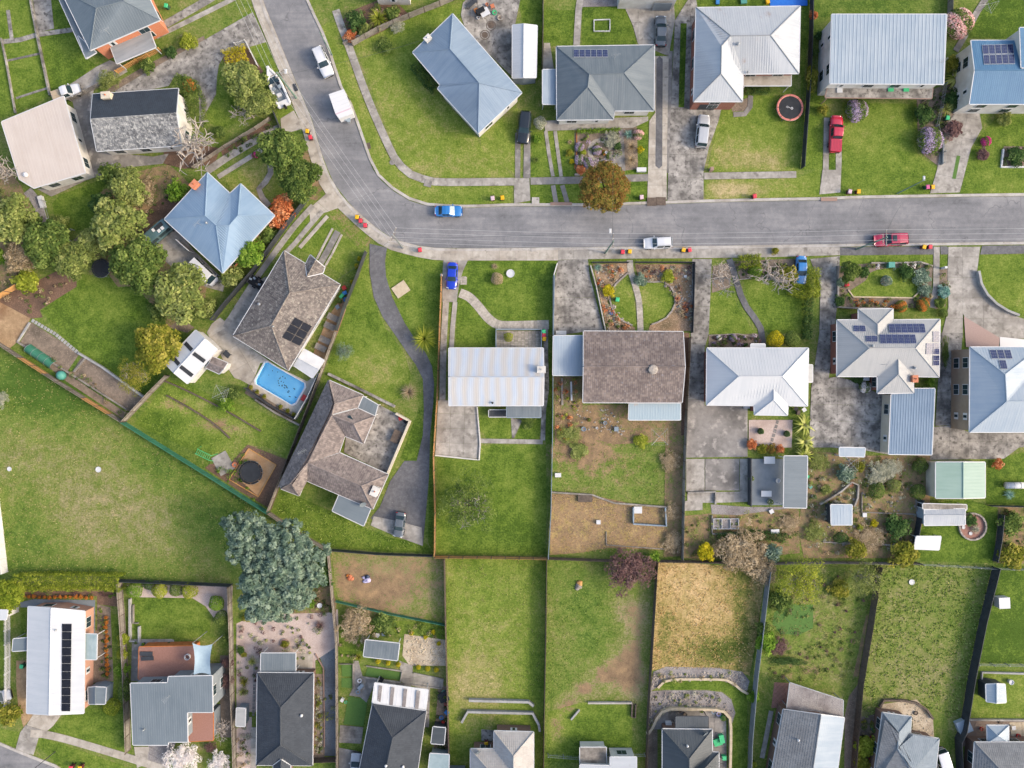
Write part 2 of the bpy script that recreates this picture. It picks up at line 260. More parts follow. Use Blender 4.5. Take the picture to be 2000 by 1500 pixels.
# ------------------------------------------------ mesh and object helpers
def tag(o, label=None, cat=None, group=None, kind=None):
    for k, v in (('label', label), ('category', cat), ('group', group), ('kind', kind)):
        if v: o[k] = v
    return o
def root(name, label, cat, loc=(0, 0, 0), rz=0, group=None, kind=None):
    o = bpy.data.objects.new(name, None); C.objects.link(o); o.location = loc; o.rotation_euler = (0, 0, rz); o.empty_display_size = .3
    return tag(o, label, cat, group, kind)
LOCAL = set()
class MB:
    def __init__(s): s.v = []; s.f = []; s.uv = None; s.mi = None
    def add(s, vs, fs):
        b = len(s.v); s.v += [tuple(x) for x in vs]; s.f += [tuple(b+i for i in f) for f in fs]; return s
    def box(s, c, d, rz=0, taper=1.0):
        cx, cy_, cz = c; x, y, z = d[0]/2, d[1]/2, d[2]/2; cs, sn = math.cos(rz), math.sin(rz); vs = []
        for sz, k in ((-1, 1), (1, taper)):
            for a, b in ((-1, -1), (1, -1), (1, 1), (-1, 1)):
                u, w = a*x*k, b*y*k; vs.append((cx+u*cs-w*sn, cy_+u*sn+w*cs, cz+sz*z))
        return s.add(vs, [(3, 2, 1, 0), (4, 5, 6, 7), (0, 1, 5, 4), (1, 2, 6, 5), (2, 3, 7, 6), (3, 0, 4, 7)])
    def prism(s, poly, z0, z1, cap=True):
        n = len(poly); vs = [(p[0], p[1], z0) for p in poly]+[(p[0], p[1], z1) for p in poly]
        fs = [(i, (i+1) % n, n+(i+1) % n, n+i) for i in range(n)]
        if cap: fs += [tuple(range(n, 2*n)), tuple(range(n-1, -1, -1))]
        return s.add(vs, fs)
    def beam(s, a, b, w, h):          # square bar between two points, h upright
        a, b = Vector(a), Vector(b); d = b-a
        if d.length < 1e-4: return s
        d.normalize(); u = Vector((0, 0, 1)); si = d.cross(u)
        if si.length < 1e-3: si = Vector((1, 0, 0))
        si.normalize(); up = si.cross(d).normalized(); vs = []
        for p in (a, b):
            for i, j in ((-1, -1), (1, -1), (1, 1), (-1, 1)): vs.append(p+si*(w/2*i)+up*(h/2*j))
        return s.add(vs, [(3, 2, 1, 0), (4, 5, 6, 7), (0, 1, 5, 4), (1, 2, 6, 5), (2, 3, 7, 6), (3, 0, 4, 7)])
    def tube(s, pts, r, n=6, cap=True):
        pts = [Vector(p) for p in pts]; rs = r if isinstance(r, (list, tuple)) else [r]*len(pts); vs = []; fs = []
        for i, p in enumerate(pts):
            d = (pts[min(i+1, len(pts)-1)]-pts[max(i-1, 0)]); d.normalize()
            a = d.orthogonal().normalized() if abs(d.z) > .9 else d.cross(Vector((0, 0, 1))).normalized(); b = d.cross(a)
            for k in range(n):
                t = 2*math.pi*k/n; vs.append(p+a*(rs[i]*math.cos(t))+b*(rs[i]*math.sin(t)))
        for i in range(len(pts)-1):
            for k in range(n): fs.append((i*n+k, i*n+(k+1) % n, (i+1)*n+(k+1) % n, (i+1)*n+k))
        if cap: fs += [tuple(range(n-1, -1, -1)), tuple(range((len(pts)-1)*n, len(pts)*n))]
        return s.add(vs, fs)
    def lathe(s, c, prof, n=14):      # profile of (radius, z)
        vs = []; fs = []
        for r, z in prof:
            for k in range(n):
                t = 2*math.pi*k/n; vs.append((c[0]+r*math.cos(t), c[1]+r*math.sin(t), c[2]+z))
        for i in range(len(prof)-1):
            for k in range(n): fs.append((i*n+k, i*n+(k+1) % n, (i+1)*n+(k+1) % n, (i+1)*n+k))
        if prof[-1][0] > .001: fs.append(tuple(range((len(prof)-1)*n, len(prof)*n)))
        if prof[0][0] > .001: fs.append(tuple(range(n-1, -1, -1)))
        return s.add(vs, fs)
    def ball(s, c, r, n=8, sq=(1, 1, 1), jit=0):
        vs = []; fs = []; m_ = n//2+1
        for i in range(m_):
            ph = math.pi*i/(m_-1)
            for k in range(n):
                t = 2*math.pi*k/n; j = 1+random.uniform(-jit, jit)
                vs.append((c[0]+r*sq[0]*j*math.sin(ph)*math.cos(t), c[1]+r*sq[1]*j*math.sin(ph)*math.sin(t), c[2]+r*sq[2]*j*math.cos(ph)))
        for i in range(m_-1):
            for k in range(n): fs.append((i*n+k, (i+1)*n+k, (i+1)*n+(k+1) % n, i*n+(k+1) % n))
        return s.add(vs, fs)
    def mesh(s, name, mat=None, smooth=False, shift=(0, 0, 0)):
        me = bpy.data.meshes.new(name); sx, sy, sz = shift
        me.from_pydata([(v[0]-sx, v[1]-sy, v[2]-sz) for v in s.v], [], s.f)
        if s.uv:
            ul = me.uv_layers.new(name='UVMap'); flat = [c for f in s.uv for p in f for c in p]; ul.data.foreach_set('uv', flat)
        if mat: me.materials.append(m(mat) if isinstance(mat, str) else mat)
        if smooth: me.polygons.foreach_set('use_smooth', [True]*len(me.polygons))
        me.update(); return me
    def build(s, name, mat, parent=None, smooth=False, label=None, cat=None, group=None, kind=None):
        if parent is None:
            a = np.array(s.v); base = ((a[:, 0].min()+a[:, 0].max())/2, (a[:, 1].min()+a[:, 1].max())/2, a[:, 2].min()); base = tuple(float(x) for x in base)
        else: base = (0, 0, 0)
        o = bpy.data.objects.new(name, s.mesh(name, mat, smooth, base)); C.objects.link(o)
        if parent is None: o.location = base
        else:
            o.parent = parent
            if parent.type == 'EMPTY' and parent.name not in LOCAL: o.location = (-parent.location[0], -parent.location[1], -parent.location[2])
            elif parent.type == 'MESH' and parent.parent is None: o.location = (-parent.location[0], -parent.location[1], -parent.location[2])
        return tag(o, label, cat, group, kind)
def link(name, me, parent=None, mat=None):
    o = bpy.data.objects.new(name, me); C.objects.link(o)
    if parent is not None: o.parent = parent
    if mat:
        o.material_slots[0].link = 'OBJECT'; o.material_slots[0].material = m(mat)
    return o
def copy_tree(o, parent=None):
    c = o.copy(); C.objects.link(c)
    if parent is not None: c.parent = parent
    for ch in o.children: copy_tree(ch, c)
    return c
def fastmesh(name, V, nper, lv=None, mat=True):
    """mesh of faces with nper own corners each"""
    nv = len(V); nf = nv//nper; me = bpy.data.meshes.new(name)
    me.vertices.add(nv); me.vertices.foreach_set('co', np.ascontiguousarray(V, np.float32).ravel())
    me.loops.add(nv); me.loops.foreach_set('vertex_index', np.arange(nv, dtype=np.int32))
    me.polygons.add(nf); me.polygons.foreach_set('loop_start', np.arange(0, nv, nper, dtype=np.int32))
    if lv is not None:
        a = me.attributes.new('lv', 'FLOAT', 'POINT'); a.data.foreach_set('value', np.repeat(lv, nper).astype(np.float32))
    if mat: me.materials.append(None)
    me.update(); return me
def pip(X, Y, poly):
    X = np.asarray(X); Y = np.asarray(Y); ins = np.zeros(X.shape, bool); n = len(poly)
    for i in range(n):
        x1, y1 = poly[i][:2]; x2, y2 = poly[(i+1) % n][:2]
        if y1 == y2: continue
        c = ((y1 > Y) != (y2 > Y)) & (X < (x2-x1)*(Y-y1)/(y2-y1)+x1); ins ^= c
    return ins
def parse(s): return [tuple(float(c) for c in w.split(',')) for w in s.split()]
def W2(s, h=0):
    pts = parse(s) if isinstance(s, str) else s
    return [(P(p[0], p[1], h).x, P(p[0], p[1], h).y) for p in pts]
def area(p): return sum(p[i][0]*p[(i+1) % len(p)][1]-p[(i+1) % len(p)][0]*p[i][1] for i in range(len(p)))/2
def smooth_poly(p, closed=True, n=4):
    o = []; N = len(p); rngi = range(N) if closed else range(N-1)
    for i in rngi:
        q = [p[(i+k) % N] if closed else p[min(max(i+k, 0), N-1)] for k in (-1, 0, 1, 2)]
        for j in range(n):
            t = j/n; o.append(tuple(.5*((2*q[1][c])+(-q[0][c]+q[2][c])*t+(2*q[0][c]-5*q[1][c]+4*q[2][c]-q[3][c])*t*t+(-q[0][c]+3*q[1][c]-3*q[2][c]+q[3][c])*t**3) for c in (0, 1)))
    if not closed: o.append(p[-1][:2])
    return o
def ribbon(p, w):
    L = []; R = []
    for i, a in enumerate(p):
        b = p[min(i+1, len(p)-1)]; z = p[max(i-1, 0)]; dx, dy = b[0]-z[0], b[1]-z[1]; l = math.hypot(dx, dy) or 1; ww = a[2] if len(a) > 2 else w
        L.append((a[0]-dy/l*ww/2, a[1]+dx/l*ww/2)); R.append((a[0]+dy/l*ww/2, a[1]-dx/l*ww/2))
    return L, R
def clip(poly, a, b, c):              # keep a*x+b*y<=c
    o = []; n = len(poly)
    for i in range(n):
        p, q = poly[i], poly[(i+1) % n]; dp, dq = a*p[0]+b*p[1]-c, a*q[0]+b*q[1]-c
        if dp <= 0: o.append(p)
        if (dp < 0 < dq) or (dq < 0 < dp): t = dp/(dp-dq); o.append((p[0]+(q[0]-p[0])*t, p[1]+(q[1]-p[1])*t))
    return o
BLOBS = []                            # (x, y, rx, ry, extra dryness, extra bare soil) in photo pixels
def blobs(s):
    for p in parse(s): x, y = W2([(p[0], p[1])])[0]; BLOBS.append((x, y, p[2]*S, p[3]*S, p[4], p[5]))
def gcol(X, Y, dry, soil):
    d = np.full(X.shape, float(dry)); s_ = np.full(X.shape, float(soil))
    for x, y, rx, ry, a, b in BLOBS:
        g = np.exp(-((X-x)/rx)**2-((Y-y)/ry)**2); d += a*g; s_ += b*g
    return d, s_
def sheet(name, poly, z, mat, holes=(), grid=.9, dry=.3, soil=0., label=None, kind='structure', cat=None, box=None):
    vs = [Vector(p[:2]) for p in poly]; ed = [(i, (i+1) % len(poly)) for i in range(len(poly))]
    for h in holes:
        b = len(vs); vs += [Vector(p[:2]) for p in h]; ed += [(b+i, b+(i+1) % len(h)) for i in range(len(h))]
    if grid:
        a = np.array([p[:2] for p in (box or poly)]); x0, y0 = a.min(0); x1, y1 = a.max(0)
        X, Y = np.meshgrid(np.arange(x0+grid/2, x1, grid), np.arange(y0+grid/2, y1, grid)); X = X+rng.uniform(-.3, .3, X.shape)*grid; Y = Y+rng.uniform(-.3, .3, Y.shape)*grid
        k = pip(X, Y, poly)
        for h in holes: k &= ~pip(X, Y, h)
        vs += [Vector((float(x), float(y))) for x, y in zip(X[k], Y[k])]
    r = delaunay_2d_cdt(vs, ed, [], 0, 1e-4); V = np.array([(v.x, v.y) for v in r[0]]); F = np.array([f for f in r[2]])
    ce = V[F].mean(1); k = pip(ce[:, 0], ce[:, 1], poly)
    for h in holes: k &= ~pip(ce[:, 0], ce[:, 1], h)
    F = F[k]; base = V.mean(0)
    me = bpy.data.meshes.new(name); me.from_pydata([(float(x-base[0]), float(y-base[1]), 0) for x, y in V], [], [tuple(int(i) for i in f) for f in F])
    d, s_ = gcol(V[:, 0], V[:, 1], dry, soil)
    at = me.color_attributes.new('gc', 'FLOAT_COLOR', 'POINT'); at.data.foreach_set('color', np.stack([d, s_, d*0, d*0+1], 1).astype(np.float32).ravel())
    me.materials.append(m(mat)); me.update()
    o = bpy.data.objects.new(name, me); C.objects.link(o); o.location = (float(base[0]), float(base[1]), z)
    return tag(o, label, cat, None, kind)
_z = {'lawn': .020, 'bed': .034, 'pave': .05}; _n = [0]
def reg(name, label, mat, s, sm=0, z=None, dry=.3, soil=0., holes=(), cat=None):
    p = W2(s)
    if sm: p = smooth_poly(p)
    _n[0] = (_n[0]+1) % 5
    if z is None: z = (.02 if 'lawn' in name or 'grass' in name or 'field' in name or 'verge' in name else .045)
    return sheet(name, p, z+_n[0]*.0004, mat, [W2(h) for h in holes], dry=dry, soil=soil, label=label, cat=cat or name.replace('_', ' '))
def slab_obj(poly, z, th, mat, parent, name='slab', gap=.018):
    if area(poly) < 0: poly = poly[::-1]
    # shrink a little for the joint
    n = len(poly); q = []
    cx, cy_ = sum(p[0] for p in poly)/n, sum(p[1] for p in poly)/n
    for p in poly: d = math.hypot(p[0]-cx, p[1]-cy_) or 1; q.append((p[0]-(p[0]-cx)/d*gap, p[1]-(p[1]-cy_)/d*gap))
    return MB().prism(q, z-th, z+random.uniform(-.003, .003)).build(name, mat, parent)
def slabs(name, label, s, mat, dx=2.6, dy=2.6, ang=0, z=.075, ox=0, oy=0, piece='slab', gap=.018, sm=0, minA=.02):
    """paving of single slabs: the outline cut by a turned grid of dx x dy metres"""
    p = W2(s)
    if sm: p = smooth_poly(p)
    r = root(name, label, name.replace('_', ' '), (p[0][0], p[0][1], 0), kind='structure')
    a = math.radians(ang); u, v = (math.cos(a), math.sin(a)), (-math.sin(a), math.cos(a))
    U = [q[0]*u[0]+q[1]*u[1] for q in p]; V = [q[0]*v[0]+q[1]*v[1] for q in p]
    i0 = min(U); j0 = min(V); ni = max(1, math.ceil((max(U)-i0+ox)/dx)); nj = max(1, math.ceil((max(V)-j0+oy)/dy))
    for i in range(ni):
        for j in range(nj):
            q = p; a0 = i0-ox+i*dx; b0 = j0-oy+j*dy
            q = clip(q, u[0], u[1], a0+dx); q = clip(q, -u[0], -u[1], -a0) if q else q
            q = clip(q, v[0], v[1], b0+dy) if q else q; q = clip(q, -v[0], -v[1], -b0) if q else q
            if len(q) >= 3 and abs(area(q)) > minA: slab_obj(q, z, .06, mat, r, piece, gap)
    return r
def resample(p, step):
    out = [p[0]]; acc = 0
    for a, b in zip(p, p[1:]):
        l = math.hypot(b[0]-a[0], b[1]-a[1]); d = step-acc
        while d < l: t = d/l; out.append(tuple(a[k]+(b[k]-a[k])*t for k in range(len(a)))); d += step
        acc = (acc+l) % step if l else acc
    if math.hypot(out[-1][0]-p[-1][0], out[-1][1]-p[-1][1]) > .2*step: out.append(p[-1])
    return out
def path(name, label, s, w, mat, step=1.6, z=.09, piece='slab', sm=1, th=.08, gap=.012):
    pts = parse(s); c = W2(pts)
    if sm: c = smooth_poly(c, False)
    L, R = ribbon(resample(c, step), w*S)
    r = root(name, label, name.replace('_', ' '), (c[0][0], c[0][1], 0), kind='structure')
    for i in range(len(L)-1): slab_obj([R[i], R[i+1], L[i+1], L[i]], z, th, mat, r, piece, gap)
    return r
def rail_wall(name, label, s, w, h, mat, step=2.4, cat=None, sm=0, piece=None, kind=None, z0=0, group=None, closed=False):
    """low wall, kerb or edging along a line, laid in pieces"""
    c = W2(s)
    if closed: c = c+[c[0]]
    if sm: c = smooth_poly(c, False)
    r = root(name, label, cat or name.replace('_', ' '), (c[0][0], c[0][1], z0), kind=kind or 'thing', group=group)
    pts = resample(c, step) if sm else [q for a, b in zip(c, c[1:]) for q in resample([a, b], step)[:-1]]+[c[-1]]
    L, R = ribbon(pts, w)
    for i in range(len(L)-1):
        q = [R[i], R[i+1], L[i+1], L[i]]; slab_obj(q, z0+h, h, mat, r, piece or 'block', .006)
    return r
# ------------------------------------------------ the ground
blobs("""200,1000,190,120,.3,.02 120,880,120,60,.1,0 60,1040,60,60,-.3,0 420,1010,70,60,-.25,0 330,900,80,40,-.3,0 150,760,160,50,-.35,0 60,730,80,40,-.2,0
 330,1100,120,40,.08,0 200,1110,200,20,-.2,0
 760,420,60,40,.05,.0 860,210,110,90,.18,0 740,200,30,90,.1,.05 900,330,80,20,.15,.15 700,130,30,60,.1,.1 1440,370,60,14,.5,.3 1340,0,1,1,0,0
 1440,310,60,25,.3,.1 1500,320,40,25,.3,.1 1700,270,60,60,.12,0 1460,280,80,50,.1,0
 880,1020,60,60,-.1,0 1000,1040,40,40,-.15,0 930,870,50,30,.1,.15 960,1240,70,120,.12,0 920,1330,60,60,.3,.12 960,1140,40,50,-.1,0 1040,1250,18,150,-.15,0
 1230,1320,24,50,.25,.2 1140,1170,50,50,-.1,0 1130,1200,40,60,.05,0 1160,1440,50,30,-.1,0
 1180,910,80,50,.1,.2 1290,880,60,80,-.1,0 1130,870,60,40,.2,.55 1120,1020,60,60,.1,0
 690,1130,40,30,.25,.4 760,1150,50,24,.3,.3 720,1185,50,20,.2,.3 800,1110,50,40,.2,.15
 350,790,60,20,.45,.4 420,830,60,16,.4,.5 330,840,40,40,-.2,0 470,870,50,30,.1,.2 390,900,40,30,.0,.1 310,800,50,20,-.1,0
 1790,1180,90,70,-.02,0 1760,1330,80,60,.12,.05 1900,1240,40,120,-.1,0 1560,1170,60,60,.1,.25 1600,1230,60,60,.0,.15 1560,1300,70,30,.1,.3 1980,1200,60,60,-.15,0
 1400,1270,50,30,-.4,0 1330,1130,60,40,.25,0 1440,1140,40,50,-.3,.1 1300,1220,20,60,-.25,0 1380,1200,50,40,.15,0 1450,1220,20,80,-.3,0 1226,1190,34,26,.35,.34 1246,1240,24,60,.38,.42 1216,1290,26,34,.4,.44 1230,1330,40,36,.3,.4 1180,1316,26,18,.4,.62 1144,1346,26,15,.4,.68 1112,1380,20,18,.42,.66 1088,1424,14,34,.4,.6 1150,1250,40,60,-.12,0
 600,180,40,60,.1,0 690,700,60,60,.18,0 760,740,50,60,.2,0 640,700,20,60,-.15,0 800,590,40,60,.0,0
 200,660,60,50,.05,0 280,600,60,40,-.1,0 160,640,60,40,-.05,0 930,560,60,30,-.08,0 990,580,40,20,.1,.05 1040,540,40,30,-.05,0""")
POOL = W2("524,708 594,748 595,756 577,787 569,790 501,750 500,743 518,709")
BIG = [(-400, -400), (400, -400), (400, 400), (-400, 400)]
sheet('ground', BIG, 0, 'rough_grass', [POOL], grid=1.3, dry=.3, soil=.22, label='sloping suburban ground of grass and bare soil under everything', box=[(-84, -64), (84, 64)], cat='ground')
# ---- road
ROAD = W2("503,-40 512,0 552,98 592,192 610,236 628,300 640,330 652,358 680,394 712,428 740,448 770,468 800,477 850,484 920,485 1200,482 1400,480 1600,477 2000,472 2090,471 2090,382 2000,383 1800,386 1680,388 1600,391 1400,395 1220,401 1140,403 998,403 920,406 850,404 826,400 800,392 770,374 744,352 728,330 716,300 684,208 664,172 636,86 622,54 597,0 585,-40")
sheet('road', ROAD, .012, 'asphalt', grid=0, label='grey asphalt residential street curving from the top edge to the right', cat='road')
sheet('road', W2("-30,1440 0,1455 60,1480 110,1500 110,1560 -60,1560"), .012, 'asphalt', grid=0, label='grey asphalt street corner at the bottom left', cat='road')
LK = "506,-40 509,0 549,99 589,193 607,237 625,301 637,332 649,360 677,397 709,431 738,451 768,471 800,480 850,487 920,488 1200,485 1400,483 1600,480 2000,475 2090,474"
RK = "588,-40 600,0 625,53 639,85 667,171 687,207 719,299 731,329 747,350 772,371 802,389 827,397 851,401 920,403 998,400 1140,400 1220,398 1400,392 1600,388 1680,385 1800,383 2000,380 2090,379"
rail_wall('kerb', 'pale concrete kerb along the footpath side of the street', LK, .42, .12, 'kerb', 3, kind='structure', piece='kerb_stone', sm=1)
rail_wall('kerb', 'pale concrete kerb along the grass verge side of the street', RK, .42, .12, 'kerb', 3, kind='structure', piece='kerb_stone', sm=1)
rail_wall('kerb', 'pale concrete kerb at the bottom left street corner', "-30,1436 0,1452 60,1477 112,1497 130,1510", .42, .12, 'kerb', 3, kind='structure', piece='kerb_stone', sm=1)
# ---- footpaths, joint by joint
path('footpath', 'wide pale concrete footpath beside the curved street', "497,-40,23 502,0,23 541,98,23 580,195,23 598,240,23 615,300,22 624,328,22 632,350,24 652,382,30 690,420,32 724,450,30 758,474,28 800,487,22 850,497,22 920,498,20 1000,498,20 1090,498,20", 22, 'concrete_light', 2.1)
path('footpath', 'worn concrete footpath along the lower side of the straight street', "1090,498 1200,496 1352,495 1420,494 1500,493 1560,491 1640,489", 19, 'concrete', 2.4, sm=0)
sheet('footpath', W2("1640,483 1824,481 1824,497 1640,499"), .06, 'asphalt_dark', grid=0, label='dark asphalt footpath in front of the flower garden', cat='footpath')
sheet('footpath', W2("1848,481 1856,487 1850,497 1837,497 1836,481"), .06, 'asphalt_dark', grid=0, label='small dark asphalt footpath piece between path and driveway', cat='footpath')
sheet('footpath', W2("1918,480 2080,478 2080,494 1914,497"), .06, 'asphalt_dark', grid=0, label='dark asphalt footpath right of the wide concrete driveway', cat='footpath')
path('footpath', 'grey concrete footpath between verge and front lawns, curving downhill', "656,20 664,44 682,92 708,165 732,225 766,300 777,316 792,334 812,345 840,353 868,356 1004,355", 15, 'concrete', 1.9)
path('footpath', 'stained concrete footpath crossing the twin-strip driveway', "1036,354 1132,352 1200,349 1266,347", 14, 'concrete_dark', 1.9, sm=0)
path('footpath', 'concrete footpath stub ending in front of the trampoline lawn', "1375,344 1556,341", 13, 'concrete', 2.4, sm=0)
path('footpath', 'pale concrete footpath along the bottom left street', "60,1432 100,1436 180,1458 300,1495 340,1510", 15, 'concrete_light', 1.9)
# ---- lawns and verges
reg('lawn', 'green back lawn beside the orange brick house', 'lawn', "-30,-30 125,-30 165,110 188,128 140,165 100,186 30,225 -30,235", dry=.18)
reg('verge', 'narrow grass verge along the curved street', 'lawn', "628,52 640,44 658,44 674,92 700,170 724,228 756,302 772,324 800,343 838,361 868,364 1002,363 998,399 852,400 828,396 802,388 772,370 747,349 731,328 719,298 687,206 667,170 639,84", dry=.38)
reg('lawn', 'wide front lawn of the blue-grey hip-roofed house on the bend', 'lawn', "693,90 712,86 765,66 800,60 822,112 842,150 860,190 900,232 930,268 942,292 990,332 1000,345 868,347 838,343 812,334 790,320 776,300 744,222 716,150", dry=.34, sm=0)
reg('lawn', 'grass behind the blue-grey house below the paling fence', 'lawn', "700,84 800,30 905,4 912,30 880,26 808,98 812,104 760,108", dry=.3)
reg('lawn', 'small front lawn left of the black car', 'lawn', "938,262 1012,210 1010,300 1006,340 940,296", dry=.38)
reg('lawn', 'grass strip between carport and garden shed', 'lawn', "1012,0 1060,0 1058,150 1048,160 1048,52 1020,42", dry=.15)
reg('lawn', 'lawn square left of the concrete garden path', 'lawn', "1061,20 1124,20 1120,90 1062,90", dry=.16)
reg('lawn', 'lawn square with the small framed flower bed', 'lawn', "1138,14 1224,14 1234,50 1242,86 1136,90", dry=.2)
reg('lawn', 'front grass with twin concrete wheel strips', 'lawn', "1040,258 1122,254 1124,345 1036,346", dry=.3)
reg('lawn', 'thin lawn beside the flower garden and pampas plants', 'lawn', "1222,262 1266,236 1266,338 1222,338", dry=.2)
reg('verge', 'grass verge left of the autumn tree', 'lawn', "1036,361 1130,360 1140,398 1038,396", dry=.22)
reg('verge', 'grass verge right of the autumn tree', 'lawn', "1140,358 1264,356 1264,396 1140,398", dry=.22)
reg('verge', 'patchy grass verge below the footpath stub', 'lawn', "1375,352 1556,348 1600,330 1604,384 1378,390", dry=.42, soil=.05)
reg('lawn', 'front lawn with the round pink trampoline', 'lawn', "1408,188 1470,186 1560,190 1572,230 1566,300 1558,334 1380,336 1396,266", dry=.3)
reg('lawn', 'grass strip beside the trampoline fence', 'lawn', "1576,180 1600,180 1606,230 1606,330 1566,332", dry=.24)
reg('lawn', 'lawn behind the white hip roof with toys', 'lawn', "1362,-30 1580,-30 1580,60 1565,200 1562,12 1362,14", dry=.15)
reg('lawn', 'front lawn right of the red pickup', 'lawn', "1645,200 1790,204 1792,300 1830,330 1816,376 1690,384 1644,382", dry=.26)
reg('lawn', 'weedy grass behind the corrugated roof', 'rough_grass', "1590,-30 1850,-30 1850,30 1590,34", dry=.12)
reg('lawn', 'lawn beyond the diagonal path, top right', 'lawn', "1930,-30 2090,-30 2090,74 1890,74", dry=.08)
reg('lawn', 'front lawn below the blue roof on the right edge', 'lawn', "1945,230 2090,220 2090,378 1876,378 1888,310 1920,258", dry=.2)
reg('lawn', 'curved lawn island beside the big worn driveway', 'lawn', "437,122 452,116 480,130 512,150 524,196 500,216 470,236 440,248 402,240 408,214 422,196 426,158", dry=.25)
reg('verge', 'grass verge under the parked boat', 'lawn', "490,86 519,80 537,130 556,172 574,216 546,232 528,180 505,124", dry=.32, soil=.05)
reg('verge', 'small grass triangle by the letterbox wall', 'lawn', "467,34 493,17 497,27 470,42", dry=.25)
reg('lawn', 'shaded front lawn of the light blue roof house', 'lawn', "440,348 500,312 524,302 524,330 510,362 492,370 474,362 452,374", dry=.5, soil=.12)
reg('lawn', 'small grass bed right of the curved concrete path', 'lawn', "534,338 556,340 556,390 530,396 516,376 522,362", dry=.4)
reg('lawn', 'lawn pocket below the tan-roofed house', 'lawn', "102,398 118,380 160,366 196,350 210,352 196,380 190,420 176,446 124,456 106,420", dry=.16)
reg('lawn', 'large back lawn above the vegetable terraces', 'lawn', "80,606 110,585 140,565 160,535 240,545 330,610 360,660 330,700 284,776 268,772 160,690 120,656", dry=.2)
reg('grass_field', 'large rough vacant paddock behind the diagonal fences', 'rough_grass', "-40,690 0,672 246,826 420,940 528,1004 560,1030 500,1090 460,1136 240,1130 236,1118 -40,1118", dry=.27)
reg('lawn', 'terraced back lawn with the green play frame', 'lawn', "330,742 350,748 372,752 420,776 500,800 580,836 560,895 520,872 480,870 450,905 420,900 376,880 262,828", dry=.3, soil=.08)
reg('lawn', 'long front lawn left of the winding asphalt drive', 'lawn', "716,500 722,540 730,590 752,640 790,690 802,730 800,764 760,790 640,742 636,730 660,650 690,570", dry=.22)
reg('lawn', 'lawn right of the winding asphalt drive', 'lawn', "754,486 800,497 862,508 862,560 856,640 852,780 840,760 822,712 798,672 770,620 754,560", dry=.26)
reg('lawn', 'narrow grass strip beside the winding drive', 'lawn', "842,760 850,780 846,890 848,1080 836,1060 838,940 844,850", dry=.12)
reg('lawn', 'curved back lawn behind the U-shaped tiled house', 'lawn', "550,958 584,970 650,1000 712,1030 760,1050 834,1062 846,1080 760,1078 640,1068 530,998", dry=.14)
reg('lawn', 'small grass patch between house and drive', 'lawn', "806,830 820,800 832,850 820,900 800,905 782,895", dry=.1)
reg('lawn', 'striped corner lawn of the pool house, two mown panels', 'lawn', "582,486 638,432 656,444 636,482 622,502", dry=.3)
reg('lawn', 'mown front lawn panel beside the dark side fence', 'lawn', "640,520 668,456 706,490 712,500 690,546", dry=.34)
reg('verge', 'bare worn verge beside the bins on the bend', 'lawn', "636,412 660,408 726,468 720,478 704,488", dry=.42, soil=.45)
reg('verge', 'dirt edge under the dense street trees', 'lawn', "600,290 612,318 630,356 636,372 618,392 604,388 590,300", dry=.4, soil=.6)
reg('lawn', 'front lawn with cobbled path and white stump', 'lawn', "914,509 1088,509 1082,560 1080,626 990,628 950,600 930,580 896,578 898,545", dry=.2)
reg('lawn', 'front lawn left of the cobbled path', 'lawn', "894,580 918,584 940,606 968,640 966,680 890,680", dry=.2)
reg('lawn', 'small rear lawn between paved paths', 'lawn', "934,816 998,816 1000,856 958,858 938,842", dry=.22)
reg('lawn', 'small rear lawn against the blue lean-to', 'lawn', "1018,828 1056,816 1054,858 1006,858", dry=.12)
reg('lawn', 'back lawn with the bare spreading tree', 'lawn', "854,896 936,896 940,870 1066,868 1068,1000 1064,1084 852,1082", dry=.24, soil=.02)
reg('lawn', 'shaded strip of lawn along the metal fence', 'lawn', "1064,690 1078,690 1080,868 1066,868", dry=.12)
reg('grass_field', 'vacant green lot between two thin fences', 'lawn', "872,1090 1066,1090 1062,1300 1060,1500 1060,1580 878,1580 872,1300", dry=.36)
reg('grass_field', 'grass lot with a curved dirt track', 'rough_grass', "1071,1092 1278,1094 1268,1300 1258,1580 1064,1580 1066,1300", dry=.3, soil=.06)
reg('grass_field', 'straw-coloured dry grass lot', 'straw_grass', "1284,1094 1496,1112 1478,1240 1464,1320 1440,1310 1290,1306 1272,1310", dry=.5)
reg('lawn', 'curved mown lawn strip between stone edgings', 'lawn', "1286,1342 1296,1330 1330,1326 1414,1328 1436,1342 1460,1356 1458,1580 1420,1580 1428,1424 1438,1392 1430,1364 1412,1350 1380,1346 1300,1346", dry=.16)
reg('grass_field', 'tall lush tussock grass lot behind the grey roofs', 'rough_grass', "1718,1102 1938,1104 1900,1280 1872,1430 1860,1500 1850,1400 1790,1368 1740,1362 1700,1400 1672,1500 1690,1300", dry=.42)
reg('lawn', 'bright lawn with the white cube on the right edge', 'lawn', "1946,1106 2090,1106 2090,1296 1900,1294 1920,1200", dry=.08)
reg('lawn', 'dry lawn around the small blue shed', 'lawn', "1904,1308 2090,1312 2090,1402 1884,1404", dry=.4)
reg('lawn', 'green lawn around the round stone flower bed', 'lawn', "1790,984 1890,976 1946,990 1950,1050 1938,1100 1800,1096 1786,1075 1792,1020", dry=.1)
reg('lawn', 'lawn beside the green shed with the white tank', 'lawn', "1930,900 2090,860 2090,986 1926,984", dry=.08)
reg('garden_ground', 'overgrown garden ground with shrubs and rough grass', 'rough_grass', "1502,1112 1712,1104 1664,1330 1650,1395 1545,1330 1500,1400 1460,1580 1462,1400", dry=.3, soil=.12)
reg('lawn', 'octagonal artificial turf patch in the overgrown garden', 'turf', "1534,1180 1588,1180 1588,1226 1562,1240 1524,1238 1508,1218 1512,1196", dry=.1, z=.05)
